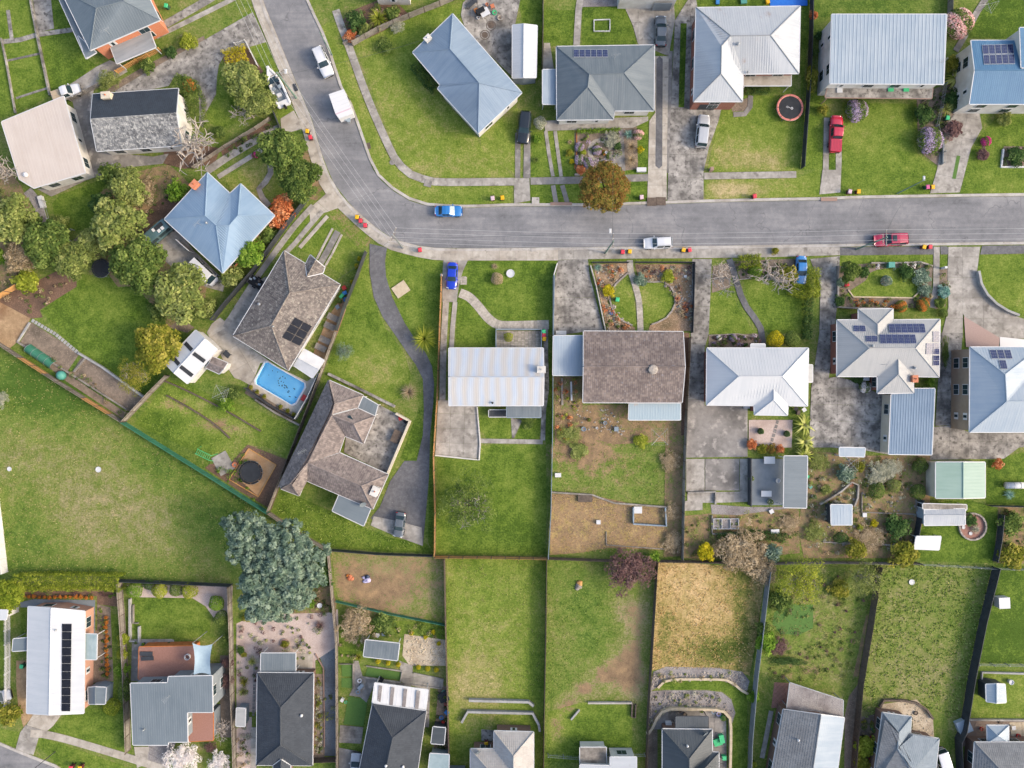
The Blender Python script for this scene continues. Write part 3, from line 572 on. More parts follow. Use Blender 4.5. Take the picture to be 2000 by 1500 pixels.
reg('lawn', 'front lawn of the white hip house, left of the grey path', 'lawn', "1388,566 1428,560 1440,600 1474,650 1440,652 1384,652", dry=.28)
reg('lawn', 'front lawn of the white hip house, right of the grey path', 'lawn', "1450,542 1500,542 1560,562 1578,600 1574,652 1500,650 1478,620 1462,590", dry=.26)
reg('verge', 'thin dry verge before the stone garden walls', 'lawn', "1152,506 1220,504 1220,514 1152,514", dry=.3)
reg('verge', 'thin dry verge before the brown garden bed', 'lawn', "1242,503 1354,503 1354,513 1242,513", dry=.4)
reg('verge', 'grass verge in front of the flower garden', 'lawn', "1640,498 1822,498 1822,518 1800,512 1700,514 1640,520", dry=.22)
reg('lawn', 'oval lawn with the small round fountain bed', 'lawn', "1698,534 1720,526 1760,524 1784,540 1800,562 1798,572 1782,582 1664,580 1658,570 1690,548", dry=.34, sm=1, z=.06)
reg('lawn', 'curved front lawn behind a low wall on the right edge', 'lawn', "1914,498 2090,496 2090,618 1990,616 1950,600 1920,570 1908,530", dry=.24)
reg('lawn', 'small grass strip at the concrete steps path', 'lawn', "1836,498 1850,498 1851,520 1836,520", dry=.2)
reg('lawn', 'round back lawn inside the hedge corner', 'lawn', "262,1164 275,1166 330,1168 372,1166 400,1184 412,1206 410,1240 350,1250 278,1250 262,1230", dry=.22)
reg('lawn', 'front lawn of the long white roof house', 'lawn', "166,1386 250,1380 256,1460 262,1492 180,1456 98,1430 122,1402 130,1394", dry=.24)
reg('verge', 'grass verge beside the bottom left footpath', 'lawn', "76,1438 170,1470 270,1506 270,1560 130,1508 72,1456", dry=.22)
reg('verge', 'small grass corner at the bottom left street', 'lawn', "-20,1420 40,1430 30,1460 -20,1442", dry=.25)
reg('lawn', 'strip of lawn beside the orange flower row', 'lawn', "212,1200 246,1200 250,1300 250,1380 222,1372 216,1300", dry=.3)
reg('lawn', 'small lawn left of the white roof at the frame edge', 'lawn', "-20,1200 18,1200 18,1370 -20,1370", dry=.2)
reg('lawn', 'thin green lawn strip left of the white roof', 'lawn', "40,1180 56,1184 56,1246 41,1246", dry=.2)
reg('lawn', 'lower front lawn with blossom trees', 'lawn', "440,1440 460,1450 462,1580 400,1580 400,1470", dry=.32)
reg('lawn', 'grass behind the lower white tiled house', 'lawn', "1070,1390 1136,1372 1234,1372 1236,1480 1190,1482 1132,1476 1130,1490 1066,1488", dry=.22)
reg('lawn', 'wild grass in the terrace beside the grey paling fence', 'lawn', "658,1216 720,1210 870,1216 872,1250 800,1240 740,1236 700,1300 662,1280", dry=.28, soil=.15)
reg('grass_field', 'bare dirt and dry grass yard with a pile of laundry', 'rough_grass', "646,1076 866,1088 870,1218 760,1196 660,1170", dry=.5, soil=.38)
reg('lawn', 'artificial turf rectangle beside the decking', 'turf', "681,1360 719,1366 710,1418 671,1414", z=.06)
reg('lawn', 'long artificial turf strip under the white pergola roof', 'turf', "718,1303 784,1313 782,1328 714,1320", z=.06)
reg('lawn', 'short artificial turf strip right of the patio', 'turf', "808,1318 862,1328 860,1340 805,1334", z=.06)
reg('lawn', 'small artificial turf square by the paling fence', 'turf', "667,1298 689,1298 688,1321 668,1321", z=.06)
reg('lawn', 'tiny artificial turf square below the timber rail', 'turf', "667,1324 689,1324 688,1344 667,1342", z=.06)
reg('lawn', 'narrow lawn left of the rear paved yard', 'lawn', "1384,1060 1396,1058 1396,1080 1384,1080", dry=.3)
# ---- garden beds and bare soil
B = lambda label, s, mat='soil', sm=0, name='garden_bed', **k: reg(name, label, mat, s, sm=sm, z=.038, **k)
B('mulched garden under the tall shrubs left of the light blue roof', "190,380 250,340 330,320 372,360 322,430 288,470 250,540 300,600 330,640 380,600 400,590 404,560 330,500 300,500 290,520 260,560 230,560 200,520 170,500 190,440", 'rough_grass', dry=.6, soil=.56)
B('dark bark garden below the light blue roof', "262,440 300,400 330,378 352,398 318,428 300,436 280,470", 'bark')
B('brown bark slope left of the large back lawn', "0,580 40,560 80,545 110,530 150,545 150,560 110,585 78,606 84,620 60,622 0,590", 'bark')
B('dry yellow dirt corner beside the stepping stones', "-20,590 0,590 60,622 34,668 20,680 -20,660", 'dry_dirt')
B('bare vegetable plot behind the stepping stones', "62,630 156,690 130,728 40,668", 'soil')
B('lower vegetable strip along the paling fence', "40,672 130,728 246,806 240,818 130,745", 'soil')
B('middle vegetable terrace with a bean frame', "158,700 168,696 282,776 258,806 246,800 140,728", 'soil')
B('shrubbery strip between driveway and orange house', "190,190 230,160 290,125 330,105 398,70 402,80 330,120 270,150 230,176", 'soil')
B('mulch bed around the yellow hedge', "434,112 484,92 505,125 515,140 500,150 470,132 440,126", 'bark')
B('dark bed along the brick-edged drive', "430,290 520,240 540,248 545,256 470,300 440,318", 'bark')
B('front shrub bed of the top brick house', "664,44 690,20 740,0 780,10 800,30 750,60 690,88 672,60", 'bark')
B('flower garden around the white ring path', "1122,260 1214,252 1214,330 1134,332 1122,330", 'soil')
B('soil strip under the pampas plants', "1216,250 1244,248 1246,330 1218,334", 'soil')
B('paved and planted strip at the balcony house', "1428,205 1462,190 1466,216 1430,218", 'soil')
B('shaded shrub bed between white house and blue roof', "1790,185 1850,165 1880,170 1888,210 1860,240 1840,290 1834,326 1800,300 1792,250", 'soil')
B('flower bed left corner of the right edge lawn', "1960,286 2090,286 2090,326 1954,326", 'soil')
B('rock and leaf garden bed beside the worn driveway', "1158,516 1226,514 1230,530 1200,560 1186,590 1206,620 1240,640 1240,648 1186,648 1176,600", 'leaf_litter', sm=0)
B('rocky leaf garden bed with lime shrub', "1240,516 1352,516 1352,646 1266,648 1270,634 1300,620 1318,596 1314,568 1296,550 1264,550 1246,540", 'leaf_litter')
B('leafy bed in front of the white hip house', "1384,654 1486,652 1486,678 1384,678", 'soil')
B('dark shrub bed by the hedge and bare trees', "1432,510 1560,505 1562,550 1500,545 1446,545", 'soil')
B('bed with the bare tree at the driveway', "1392,520 1430,512 1426,562 1390,572", 'soil')
B('long planted bed around the oval lawn', "1640,520 1700,514 1800,512 1822,520 1816,600 1740,602 1640,600 1632,580", 'soil', dry=0)
B('planted strip beside the concrete steps', "1836,524 1850,522 1852,560 1846,600 1826,604 1830,560", 'soil')
B('bare soil along the brown tiled house and metal fence', "1082,736 1138,736 1138,790 1124,860 1084,870", 'rough_grass', dry=.6, soil=.56)
B('rubble-strewn earth behind the brown tiled house', "1124,792 1228,790 1330,824 1334,860 1200,868 1126,850", 'rough_grass', dry=.6, soil=.56)
B('straw and bark covered ground in the dug garden', "1076,964 1160,968 1240,985 1300,990 1300,1074 1188,1070 1130,1080 1074,1084", 'straw_grass', dry=.62, soil=.58)
B('dark brown strip along the rear boundary fence', "1300,850 1334,850 1332,1086 1296,1088", 'rough_grass', dry=.6, soil=.56)
B('bare earth strip beside the brown tiled house', "1334,650 1346,650 1340,850 1330,850", 'bark')
B('terraced garden earth with netted beds', "1334,1008 1560,985 1562,1080 1440,1092 1334,1090", 'rough_grass', dry=.6, soil=.56)
B('sloping shrub garden of earth and rocks', "1572,880 1700,890 1820,888 1816,980 1796,1040 1780,1090 1570,1090 1560,1040", 'rough_grass', dry=.6, soil=.56)
B('brown vegetable bed at the right edge', "1950,990 2090,990 2090,1102 1940,1100", 'rough_grass', dry=.6, soil=.56)
B('gravel and succulents garden of pale pink stones', "462,1218 500,1200 612,1194 660,1190 662,1260 616,1290 616,1340 506,1330 500,1390 462,1390", 'gravel_pink')
B('reddish leaf-littered bed by the paling fence', "500,1150 640,1120 658,1180 656,1196 520,1200", 'rough_grass', dry=.6, soil=.56)
B('pink gravel behind the hedge shrubs', "248,1142 455,1144 452,1200 420,1210 402,1184 376,1168 256,1166", 'gravel_pink')
B('bark bed with the orange shrub row', "44,1148 236,1150 238,1186 190,1180 190,1164 70,1168 44,1166", 'bark')
B('orange flower bed right of the white roof', "190,1180 216,1186 222,1330 200,1330 166,1338 168,1240 190,1230", 'soil')
B('brown gravel side yard left of the white roof', "32,1290 54,1290 54,1392 66,1396 46,1420 36,1380 32,1340", 'dry_dirt')
B('mulch strip right of the deck house', "430,1280 456,1280 460,1440 430,1440", 'soil')
B('gravel and plant strip left of the dark slate roof', "462,1400 492,1400 492,1580 462,1580", 'gravel_pink')
B('succulent strip right of the dark slate roof', "612,1316 634,1316 634,1480 612,1480", 'soil')
B('weedy blue gravel driveway', "606,1214 640,1212 654,1260 660,1300 660,1476 634,1476 634,1310 620,1270", 'gravel_blue', name='gravel_drive')
B('pale dirt and rubble corner behind the pergola', "790,1238 872,1250 874,1300 800,1300 786,1280", 'gravel_cream')
B('dark asphalt and pots corner by the thin fence', "856,1340 876,1340 876,1580 840,1580 850,1420", 'soil')
B('grey stone rockery above the curved lawn strip', "1276,1312 1300,1302 1400,1304 1450,1312 1464,1330 1458,1352 1436,1338 1414,1326 1330,1324 1296,1328 1284,1342 1270,1350", 'gravel_grey')
B('grey stone rockery between curved edgings', "1270,1350 1298,1348 1380,1348 1410,1352 1428,1366 1436,1392 1426,1424 1422,1400 1406,1386 1300,1384 1282,1396 1276,1420 1262,1430", 'gravel_grey')
B('bare brown strip beside the dark roof', "1262,1436 1284,1420 1284,1580 1260,1580", 'soil')
B('earthy strip beside the grey wide fence', "1650,1370 1680,1330 1668,1580 1648,1580", 'soil')
B('dug earth at the back fence of the overgrown garden', "1640,1240 1696,1200 1676,1320 1620,1350 1600,1320", 'rough_grass', dry=.6, soil=.56)
B('rough shrub strip in front of the grey tiled house', "1680,1400 1724,1392 1712,1580 1672,1580", 'soil')
B('cream gravel rear yard inside the dark sleepers', "1716,1376 1790,1366 1822,1400 1824,1440 1782,1434 1782,1400 1724,1392", 'gravel_cream')
B('bark rows beside the trampoline pit', "450,905 484,868 566,900 530,995 470,960 400,914 410,906", 'bark')
B('vegetable beds of the long planter yard', "640,620 668,580 676,604 660,650 636,704 612,690", 'sand')
B('sandy trampoline pit', "458,928 486,876 540,908 505,970", 'sand')
B('plant bed at the pool fence', "486,750 578,812 570,826 478,768", 'soil')
B('shrub bed along the bending shed path', "330,640 352,620 380,640 366,650", 'soil')
B('shaded dirt yard under the bare tree', "320,290 380,280 430,290 420,320 360,330 320,320", 'bark')
B('shrubby bank along the left frame edge', "-30,280 40,360 80,440 90,470 60,540 0,580 -30,580", 'rough_grass', dry=.6, soil=.56)
# ---- driveways, yards and drives
slabs('driveway', 'big worn concrete driveway of the dark gable house', "225,178 300,133 400,78 494,24 521,82 487,92 437,110 428,126 424,150 422,184 410,206 400,224 396,250 390,240 388,176 372,150 340,150 330,168 240,187", 'concrete_worn', 4.2, 4.2, 28)
slabs('driveway', 'concrete apron at the back of the orange brick house', "62,-20 98,-20 106,56 74,64", 'concrete_worn', 3, 3, 8)
path('garden_path', 'thin concrete path across the back lawn', "5,82 40,78 74,68 145,58", 9, 'concrete_worn', 1.4, sm=0)
path('garden_path', 'short concrete path down the back lawn edge', "16,20 20,50 24,80", 7, 'concrete_worn', 1.4, sm=0)
path('garden_path', 'thin concrete strip across the lower lawn', "15,119 78,105", 4, 'concrete_worn', 1.4, sm=0)
path('garden_path', 'thin concrete strip above the white pickup', "32,192 94,172", 4, 'concrete_worn', 1.4, sm=0)
slabs('yard', 'concrete side yard of the orange brick house with the white pickup', "100,186 145,160 190,130 215,118 238,126 250,140 216,160 180,172 150,190", 'concrete', 2.5, 2.5, 28)
path('wheel_strip', 'upper concrete wheel strip to the orange brick house', "306,72 400,26 480,-14", 9, 'concrete', 2, sm=0)
path('wheel_strip', 'lower concrete wheel strip to the orange brick house', "320,50 400,4 430,-14", 15, 'concrete_worn', 2, sm=0)
slabs('driveway', 'pale concrete crossover beside the boat', "548,232 574,216 590,246 600,280 590,252 560,260 550,256", 'concrete_light', 3, 3, 28)
path('wheel_strip', 'concrete driveway strip to the light blue roof', "545,250 520,262 440,310 400,338", 14, 'concrete', 2.2, sm=0)
path('wheel_strip', 'lower concrete driveway strip to the light blue roof', "560,262 500,300 426,346", 9, 'concrete', 2.2, sm=0)
path('garden_path', 'curved concrete path to the light blue house door', "528,318,11 530,334,11 522,352,12 506,368,14 512,386,10 528,404,9", 11, 'concrete', 1.6)
slabs('driveway', 'concrete parking court with green campervan and white van', "296,486 322,446 346,430 352,456 380,490 420,530 440,548 436,570 400,560 350,534", 'concrete', 3.4, 3.4, 46)
slabs('driveway', 'dark concrete yard between tan and dark roofed houses', "140,190 186,168 180,190 178,236 190,296 300,306 330,300 318,320 240,328 170,352 166,300", 'concrete_dark', 3, 3, 20)
path('garden_path', 'dark path with handrail below the tan-roofed house', "54,372,18 74,398,20 84,430,20 94,452,16", 18, 'gravel_grey', 1.6)
slabs('terrace', 'timber deck strip along the tan-roofed house', "74,370 104,362 178,340 182,346 110,380 100,384", 'timber_grey', 6, .6, 18, piece='plank', gap=.02)
slabs('driveway', 'pale concrete crossover fan on the bend', "622,392 640,376 662,406 640,414 618,420 606,432 604,408", 'concrete_light', 3, 3, 50)
path('wheel_strip', 'upper concrete wheel strip to the brown tiled pool house', "612,402 580,436 548,478 500,545 470,590 440,640", 11, 'concrete', 2.2, sm=0)
path('wheel_strip', 'middle concrete strip to the brown tiled pool house', "630,412 600,446 566,488 556,496", 9, 'concrete', 2.2, sm=0)
path('wheel_strip', 'lower concrete strip beside the corner lawn', "640,422 610,456 582,488", 7, 'concrete_light', 2.2, sm=0)
reg('lawn', 'grass strip between wheel strips on the bend', 'lawn', "604,418 616,410 636,398 638,404 600,438 560,490 550,486", dry=.3)
path('garden_path', 'grey stone path with white borders to the pool house porch', "660,452 640,490 624,518", 12, 'concrete_dark', 1.6, sm=0)
path('path_border', 'left white concrete border of the porch path', "650,446 630,484 618,508", 4, 'concrete_light', 1.8, sm=0, z=.1)
path('path_border', 'right white concrete border of the porch path', "668,458 648,498 634,522", 4, 'concrete_light', 1.8, sm=0, z=.1)
slabs('patio', 'stained concrete patio beside the pool house', "414,632 430,620 456,640 460,660 510,694 545,718 520,706 508,710 496,740 488,752 470,742 458,738 440,712 430,690 404,650", 'concrete_light', 3.2, 3.2, 30)
slabs('yard', 'concrete drive yard between fence and pool house', "440,626 500,552 520,540 530,548 500,590 456,656 430,640", 'concrete', 3, 3, 55)
sheet('pool_deck', W2("518,706 562,726 600,745 612,736 622,742 596,790 580,816 486,756"), .05, 'concrete_light', [POOL], grid=0, label='pale concrete pool surround', cat='pool deck')
reg('winding_drive', 'winding dark asphalt driveway from street to U-shaped house', 'asphalt_dark', "722,476 756,484 752,510 754,540 766,580 790,630 814,668 832,690 844,716 848,750 846,790 840,850 838,930 832,1000 826,1066 800,1056 770,1040 724,1012 742,990 762,940 790,900 814,900 826,850 828,800 826,740 812,712 796,690 776,660 748,620 730,580 722,530", z=.05)
slabs('parking_apron', 'cracked pale concrete apron under the silver sedan', "730,1008 770,1016 824,1030 826,1066 780,1050 724,1026", 'concrete', 4, 4, 20, z=.085)
slabs('courtyard', 'mossy dark courtyard inside the U-shaped tiled house', "740,790 770,806 800,822 756,924 672,884 676,852 712,866 733,812", 'concrete_worn', 5, 5, 25)
slabs('driveway', 'pale concrete strip driveway with blue sedan', "866,508 914,508 904,530 896,560 892,590 864,590 864,540", 'concrete', 2.4, 2.4, 0)
path('wheel_strip', 'left concrete wheel strip beside the new timber fence', "871,590 866,680 864,790", 12, 'concrete', 1.9, sm=0)
path('wheel_strip', 'right concrete wheel strip beside the front lawn', "889,590 884,640 882,680", 9, 'concrete', 1.9, sm=0)
path('cobbled_path', 'curving cobbled path across the front lawn', "898,572,14 916,580,16 934,598,20 952,620,20 972,634,18 1000,636,16 1072,634,16", 18, 'cobble', .5, piece='cobble_row', z=.07)
slabs('cobbled_path', 'square of cobbles beside the blue sedan', "900,540 912,540 912,556 899,556", 'cobble', .3, .3, 0, piece='cobble')
slabs('courtyard', 'brick-paved entry court with blue fence', "970,646 1056,646 1056,682 970,682", 'cobble', .55, .3, 0, piece='paver')
path('garden_path', 'paved side path along the pale blue gable house', "1066,640 1066,690 1068,760 1062,800 1060,860", 9, 'concrete_worn', .9, sm=0)
slabs('patio', 'cracked concrete rear patio of the pale blue gable house', "856,782 878,782 878,792 932,792 934,830 938,866 934,896 850,888", 'concrete', 2.2, 2.3, -2)
path('garden_path', 'concrete cross path behind the pale blue gable house', "936,861 1060,863", 9, 'concrete', 1.5, sm=0)
reg('garden_path', 'wedge of old brick paving between two rear lawns', 'concrete_worn', "998,816 1020,820 1004,856 1000,856", z=.05)
slabs('driveway', 'worn concrete driveway up to the carport', "1090,508 1148,506 1152,540 1180,648 1140,648 1082,656 1082,560", 'concrete_worn', 4.4, 6, 0)
slabs('driveway', 'long dark concrete driveway beside the white hip house', "1352,506 1390,506 1388,560 1384,652 1376,680 1376,780 1344,780 1348,700", 'concrete_worn', 2.9, 2.9, 0)
slabs('driveway', 'large brushed concrete yard behind the white hip house', "1344,780 1376,780 1376,792 1460,794 1460,892 1340,894", 'concrete_dark', 12, 12, 0)
slabs('yard', 'pale concrete pad left of the timber deck', "1340,896 1376,896 1376,960 1340,960", 'concrete', 3, 5.2, 0)
slabs('yard', 'grey sheeted concrete pad left of the timber deck', "1377,896 1444,896 1444,958 1377,958", 'concrete_dark', 6, 6, 0)
slabs('yard', 'narrow pale paving along the deck', "1445,896 1460,896 1460,980 1400,982 1342,982 1342,962 1445,960", 'concrete', 1.4, 1.4, 0)
slabs('yard', 'two old concrete slabs below the yard', "1338,978 1372,978 1372,996 1336,998", 'concrete', 1.7, 2, 0)
reg('garden_path', 'dark gravel path between deck and garden terraces', 'gravel_grey', "1388,985 1460,990 1560,990 1440,1006 1390,1004", z=.04)
slabs('driveway', 'twin strip driveway of the black car, right strip', "1024,250 1036,246 1036,348 1022,348", 'concrete_dark', 2.2, 2.2, 0)
slabs('driveway', 'twin strip driveway of the black car, left strip', "1006,260 1017,256 1016,348 1006,348", 'concrete_dark', 2.2, 2.2, 0)
slabs('driveway', 'pale concrete crossover of the black car drive', "1004,348 1034,348 1036,392 1004,398", 'concrete', 4, 4, 0)
slabs('yard', 'stained round concrete yard with barbecue clutter', "904,6 930,-20 1020,-20 1012,20 1004,60 1000,150 960,110 910,60 900,30", 'concrete_worn', 4, 4, 0)
path('wheel_strip', 'left thin concrete wheel strip to the grey hip house', "1066,256 1072,300 1080,345", 7, 'concrete', 1.8, sm=0)
path('wheel_strip', 'right thin concrete wheel strip to the grey hip house', "1084,256 1090,300 1096,345", 7, 'concrete', 1.8, sm=0)
path('wheel_strip', 'left wheel strip across the verge', "1080,362 1086,396", 9, 'concrete_dark', 1.8, sm=0)
path('wheel_strip', 'right wheel strip across the verge', "1098,362 1108,396", 9, 'concrete_dark', 1.8, sm=0)
slabs('path_terrace', 'concrete path along the front of the grey hip house', "1064,236 1266,228 1266,236 1236,250 1064,256", 'concrete', 1.9, 1.9, 0)
slabs('driveway', 'pale concrete driveway with dark arrow strip', "1264,110 1306,110 1304,220 1302,338 1302,390 1264,392 1268,236 1280,220", 'concrete_light', 2.4, 2.4, 0)
sheet('drive_strip', W2("1282,116 1288,110 1294,116 1293,324 1287,330 1280,324"), .09, 'asphalt_dark', grid=0, label='long dark arrow-ended strip down the pale driveway', cat='driveway strip')
slabs('driveway', 'dark edge strip between the two wide driveways', "1306,100 1314,100 1306,338 1302,338", 'concrete_dark', 2, 6, 0)
slabs('yard', 'pale concrete yard with the grey sedan', "1214,2 1316,2 1318,40 1306,110 1246,86 1236,50", 'concrete', 2.6, 2.6, 0)
slabs('driveway', 'wide stained concrete driveway with silver hatchback', "1318,40 1356,-20 1362,14 1352,200 1410,206 1404,234 1384,290 1374,336 1374,390 1303,392 1306,300", 'concrete_worn', 3.6, 3.6, 0)
reg('grass_strip', 'long green grass strip in the wide driveway', 'lawn', "1329,46 1341,46 1336,210 1325,210", z=.085, dry=.1)
path('garden_path', 'concrete path around the brick entry garden', "1432,224 1464,222 1466,186", 10, 'concrete_dark', 1.8, sm=0)
path('garden_path', 'concrete garden path between lawn squares', "1136,-20 1130,20 1126,90", 13, 'concrete', .8, sm=0)
slabs('yard', 'pale concrete side strip behind the low carport', "1062,84 1074,84 1082,136 1060,136", 'concrete_light', 1.6, 1.6, 0)
slabs('patio', 'grey stone patio at the top frame edge', "1136,-10 1220,-10 1222,12 1136,14", 'gravel_grey', 5, 5, 0)
slabs('driveway', 'twin concrete strip driveway of the red pickup, left', "1609,230 1620,230 1618,332 1607,332", 'concrete', 2.2, 2.2, 0)
slabs('driveway', 'twin concrete strip driveway of the red pickup, right', "1632,290 1644,290 1643,332 1632,332", 'concrete', 2.2, 2.2, 0)
slabs('driveway', 'concrete crossover of the red pickup drive', "1606,332 1643,332 1641,376 1600,380", 'concrete', 4, 3, 0)
reg('grass_strip', 'grass strip between the red pickup wheel tracks', 'lawn', "1620,296 1632,296 1632,332 1619,332", z=.05, dry=.2)
slabs('driveway', 'stained concrete driveway with green centre strip', "1868,216 1910,206 1918,250 1896,290 1886,330 1874,376 1816,378 1830,330 1836,290 1850,240", 'concrete', 3.2, 3.2, -12)
sheet('drive_strip', W2("1868,304 1875,305 1866,350 1859,349"), .09, 'turf', grid=0, label='green synthetic strip in the stained driveway', cat='driveway strip')
path('garden_path', 'diagonal concrete path beside the cream flowering shrub', "1930,-10 1910,20 1884,70 1866,100", 12, 'concrete_dark', 1.6, sm=0)
path('garden_path', 'grey curving path through the front lawn of the white hip house', "1424,506,12 1436,540,11 1444,570,11 1460,604,12 1484,636,14 1490,672,14", 12, 'asphalt_dark', 2)
slabs('driveway', 'concrete driveway with blue sedan and hedge', "1582,506 1640,500 1638,560 1630,640 1616,760 1584,760 1600,650 1602,560", 'concrete_worn', 3.1, 3.1, 0)
slabs('yard', 'large blotchy concrete yard behind the solar house', "1600,740 1634,736 1660,742 1714,768 1740,770 1736,888 1690,880 1622,874 1580,874 1584,760", 'concrete_worn', 2.2, 2.6, 0)
path('garden_path', 'concrete path with steps beside the flower garden', "1829,482 1828,560 1820,604", 12, 'concrete', 1.6, sm=0)
slabs('driveway', 'wide pale concrete driveway curving up the right side', "1852,482 1914,482 1908,530 1918,570 1950,602 1990,620 2090,650 2090,660 1960,662 1900,650 1880,612 1880,660 1840,650 1852,600 1850,540", 'concrete', 3.2, 3.2, 0)
slabs('driveway', 'dark concrete driveway between solar house and brown wall', "1838,650 1880,650 1874,720 1866,770 1862,830 1826,832 1832,740 1836,700", 'concrete_worn', 3.6, 2.6, 0)
reg('driveway_patch', 'triangular pink gravel patch in the right driveway', 'paver_pink', "1882,618 1952,660 1950,678 1886,678", z=.1)
slabs('driveway', 'white concrete wedge beside the pink patch', "1952,658 2090,672 2090,680 1952,678", 'white', 5, 5, 0, z=.1)
slabs('yard', 'weathered concrete yard below the long garage', "1822,834 1862,830 1896,846 2090,846 2090,862 1990,874 1960,896 1816,898", 'concrete_worn', 3, 2.8, 0)
slabs('driveway', 'pale concrete fan driveway at bottom left', "66,1394 120,1396 104,1418 92,1428 52,1416", 'concrete_light', 2.6, 2.6, 30)
slabs('driveway', 'grey concrete crossover at bottom left', "50,1416 92,1428 76,1440 66,1474 30,1466 40,1430", 'concrete', 2.6, 2.6, 30)
slabs('driveway', 'pale concrete driveway below the deck house', "262,1458 292,1458 290,1490 268,1500", 'concrete_light', 4, 4, 0)
slabs('driveway', 'grey paved driveway below the deck house', "290,1452 344,1450 326,1490 320,1580 280,1580 288,1490", 'gravel_grey', 1.0, .5, 60, piece='paver')
slabs('driveway', 'concrete drive of the car at the bottom edge', "662,1460 704,1468 696,1580 662,1580", 'concrete_dark', 3, 3, 0)
slabs('deck', 'grey timber deck below the turf rectangle', "664,1416 710,1420 706,1452 662,1450", 'timber_grey', 6, .3, 0, piece='plank', gap=.02)
slabs('deck', 'timber deck along the turf strips', "690,1290 700,1290 708,1320 716,1322 710,1362 682,1358 690,1342", 'timber_grey', 6, .3, 90, piece='plank', gap=.02)
slabs('patio', 'dark paved patio below the turf strip', "700,1330 716,1324 804,1336 800,1350 732,1336 716,1372 702,1360", 'concrete_dark', 2, 2, 8)
slabs('patio', 'grey concrete surround between patio roofs', "780,1290 806,1300 806,1316 866,1328 866,1342 840,1342 838,1420 828,1420 832,1348 784,1332", 'concrete', 2, 2, 8)
slabs('patio', 'pale concrete pad by the pergola planter', "577,1276 612,1276 610,1314 577,1314", 'concrete_light', 2, 2, 0)
slabs('side_path', 'concrete side path left of the dark slate roof', "490,1420 502,1420 500,1580 490,1580", 'concrete_light', 1.6, 1.6, 0)
slabs('patio', 'small stained concrete patio of the pale tiled house', "940,1424 966,1426 964,1448 940,1446", 'concrete_worn', 2.2, 2, 0)
slabs('patio', 'blue-grey concrete patio inside the curved stone wall', "1276,1424 1284,1396 1300,1386 1402,1388 1418,1400 1420,1580 1392,1580 1392,1424", 'concrete_dark', 2.4, 2.4, 0)
slabs('patio', 'herringbone brick patio behind the grey tiled house', "1512,1332 1546,1334 1538,1384 1506,1382", 'paver_red', .5, .5, 45, piece='paver')
path('garden_path', 'pale concrete side path of the grey tiled house', "1506,1388 1498,1430 1488,1480", 9, 'concrete', 1.2, sm=0)
slabs('yard', 'brick-paved rear yard around the gazebo', "1874,1406 2090,1408 2090,1450 1904,1450 1874,1460", 'brick_brown', 1.2, 1.2, 0, piece='paver')
slabs('yard', 'white cream paving beside the gazebo', "1970,1410 2090,1410 2090,1446 1976,1444", 'sandstone', 2, 2, 0, z=.1, piece='paver')
slabs('patio', 'pink gravel court with stepping stones', "1462,820 1548,820 1546,874 1462,876", 'gravel_pink', 10, 10, 0)
slabs('yard', 'grey concrete around the white roof house', "66,1170 186,1172 186,1240 166,1240 166,1196 70,1186 40,1186 40,1176", 'wall_grey', 2.6, 2.6, 0)
slabs('yard', 'dark paved strip beside the deck', "258,1256 276,1256 276,1330 256,1330", 'concrete_dark', 1.6, 1.6, 0)
slabs('yard', 'grey paved terrace strip with pots', "262,1248 340,1248 340,1262 262,1264", 'concrete', 1.2, 1.2, 0)
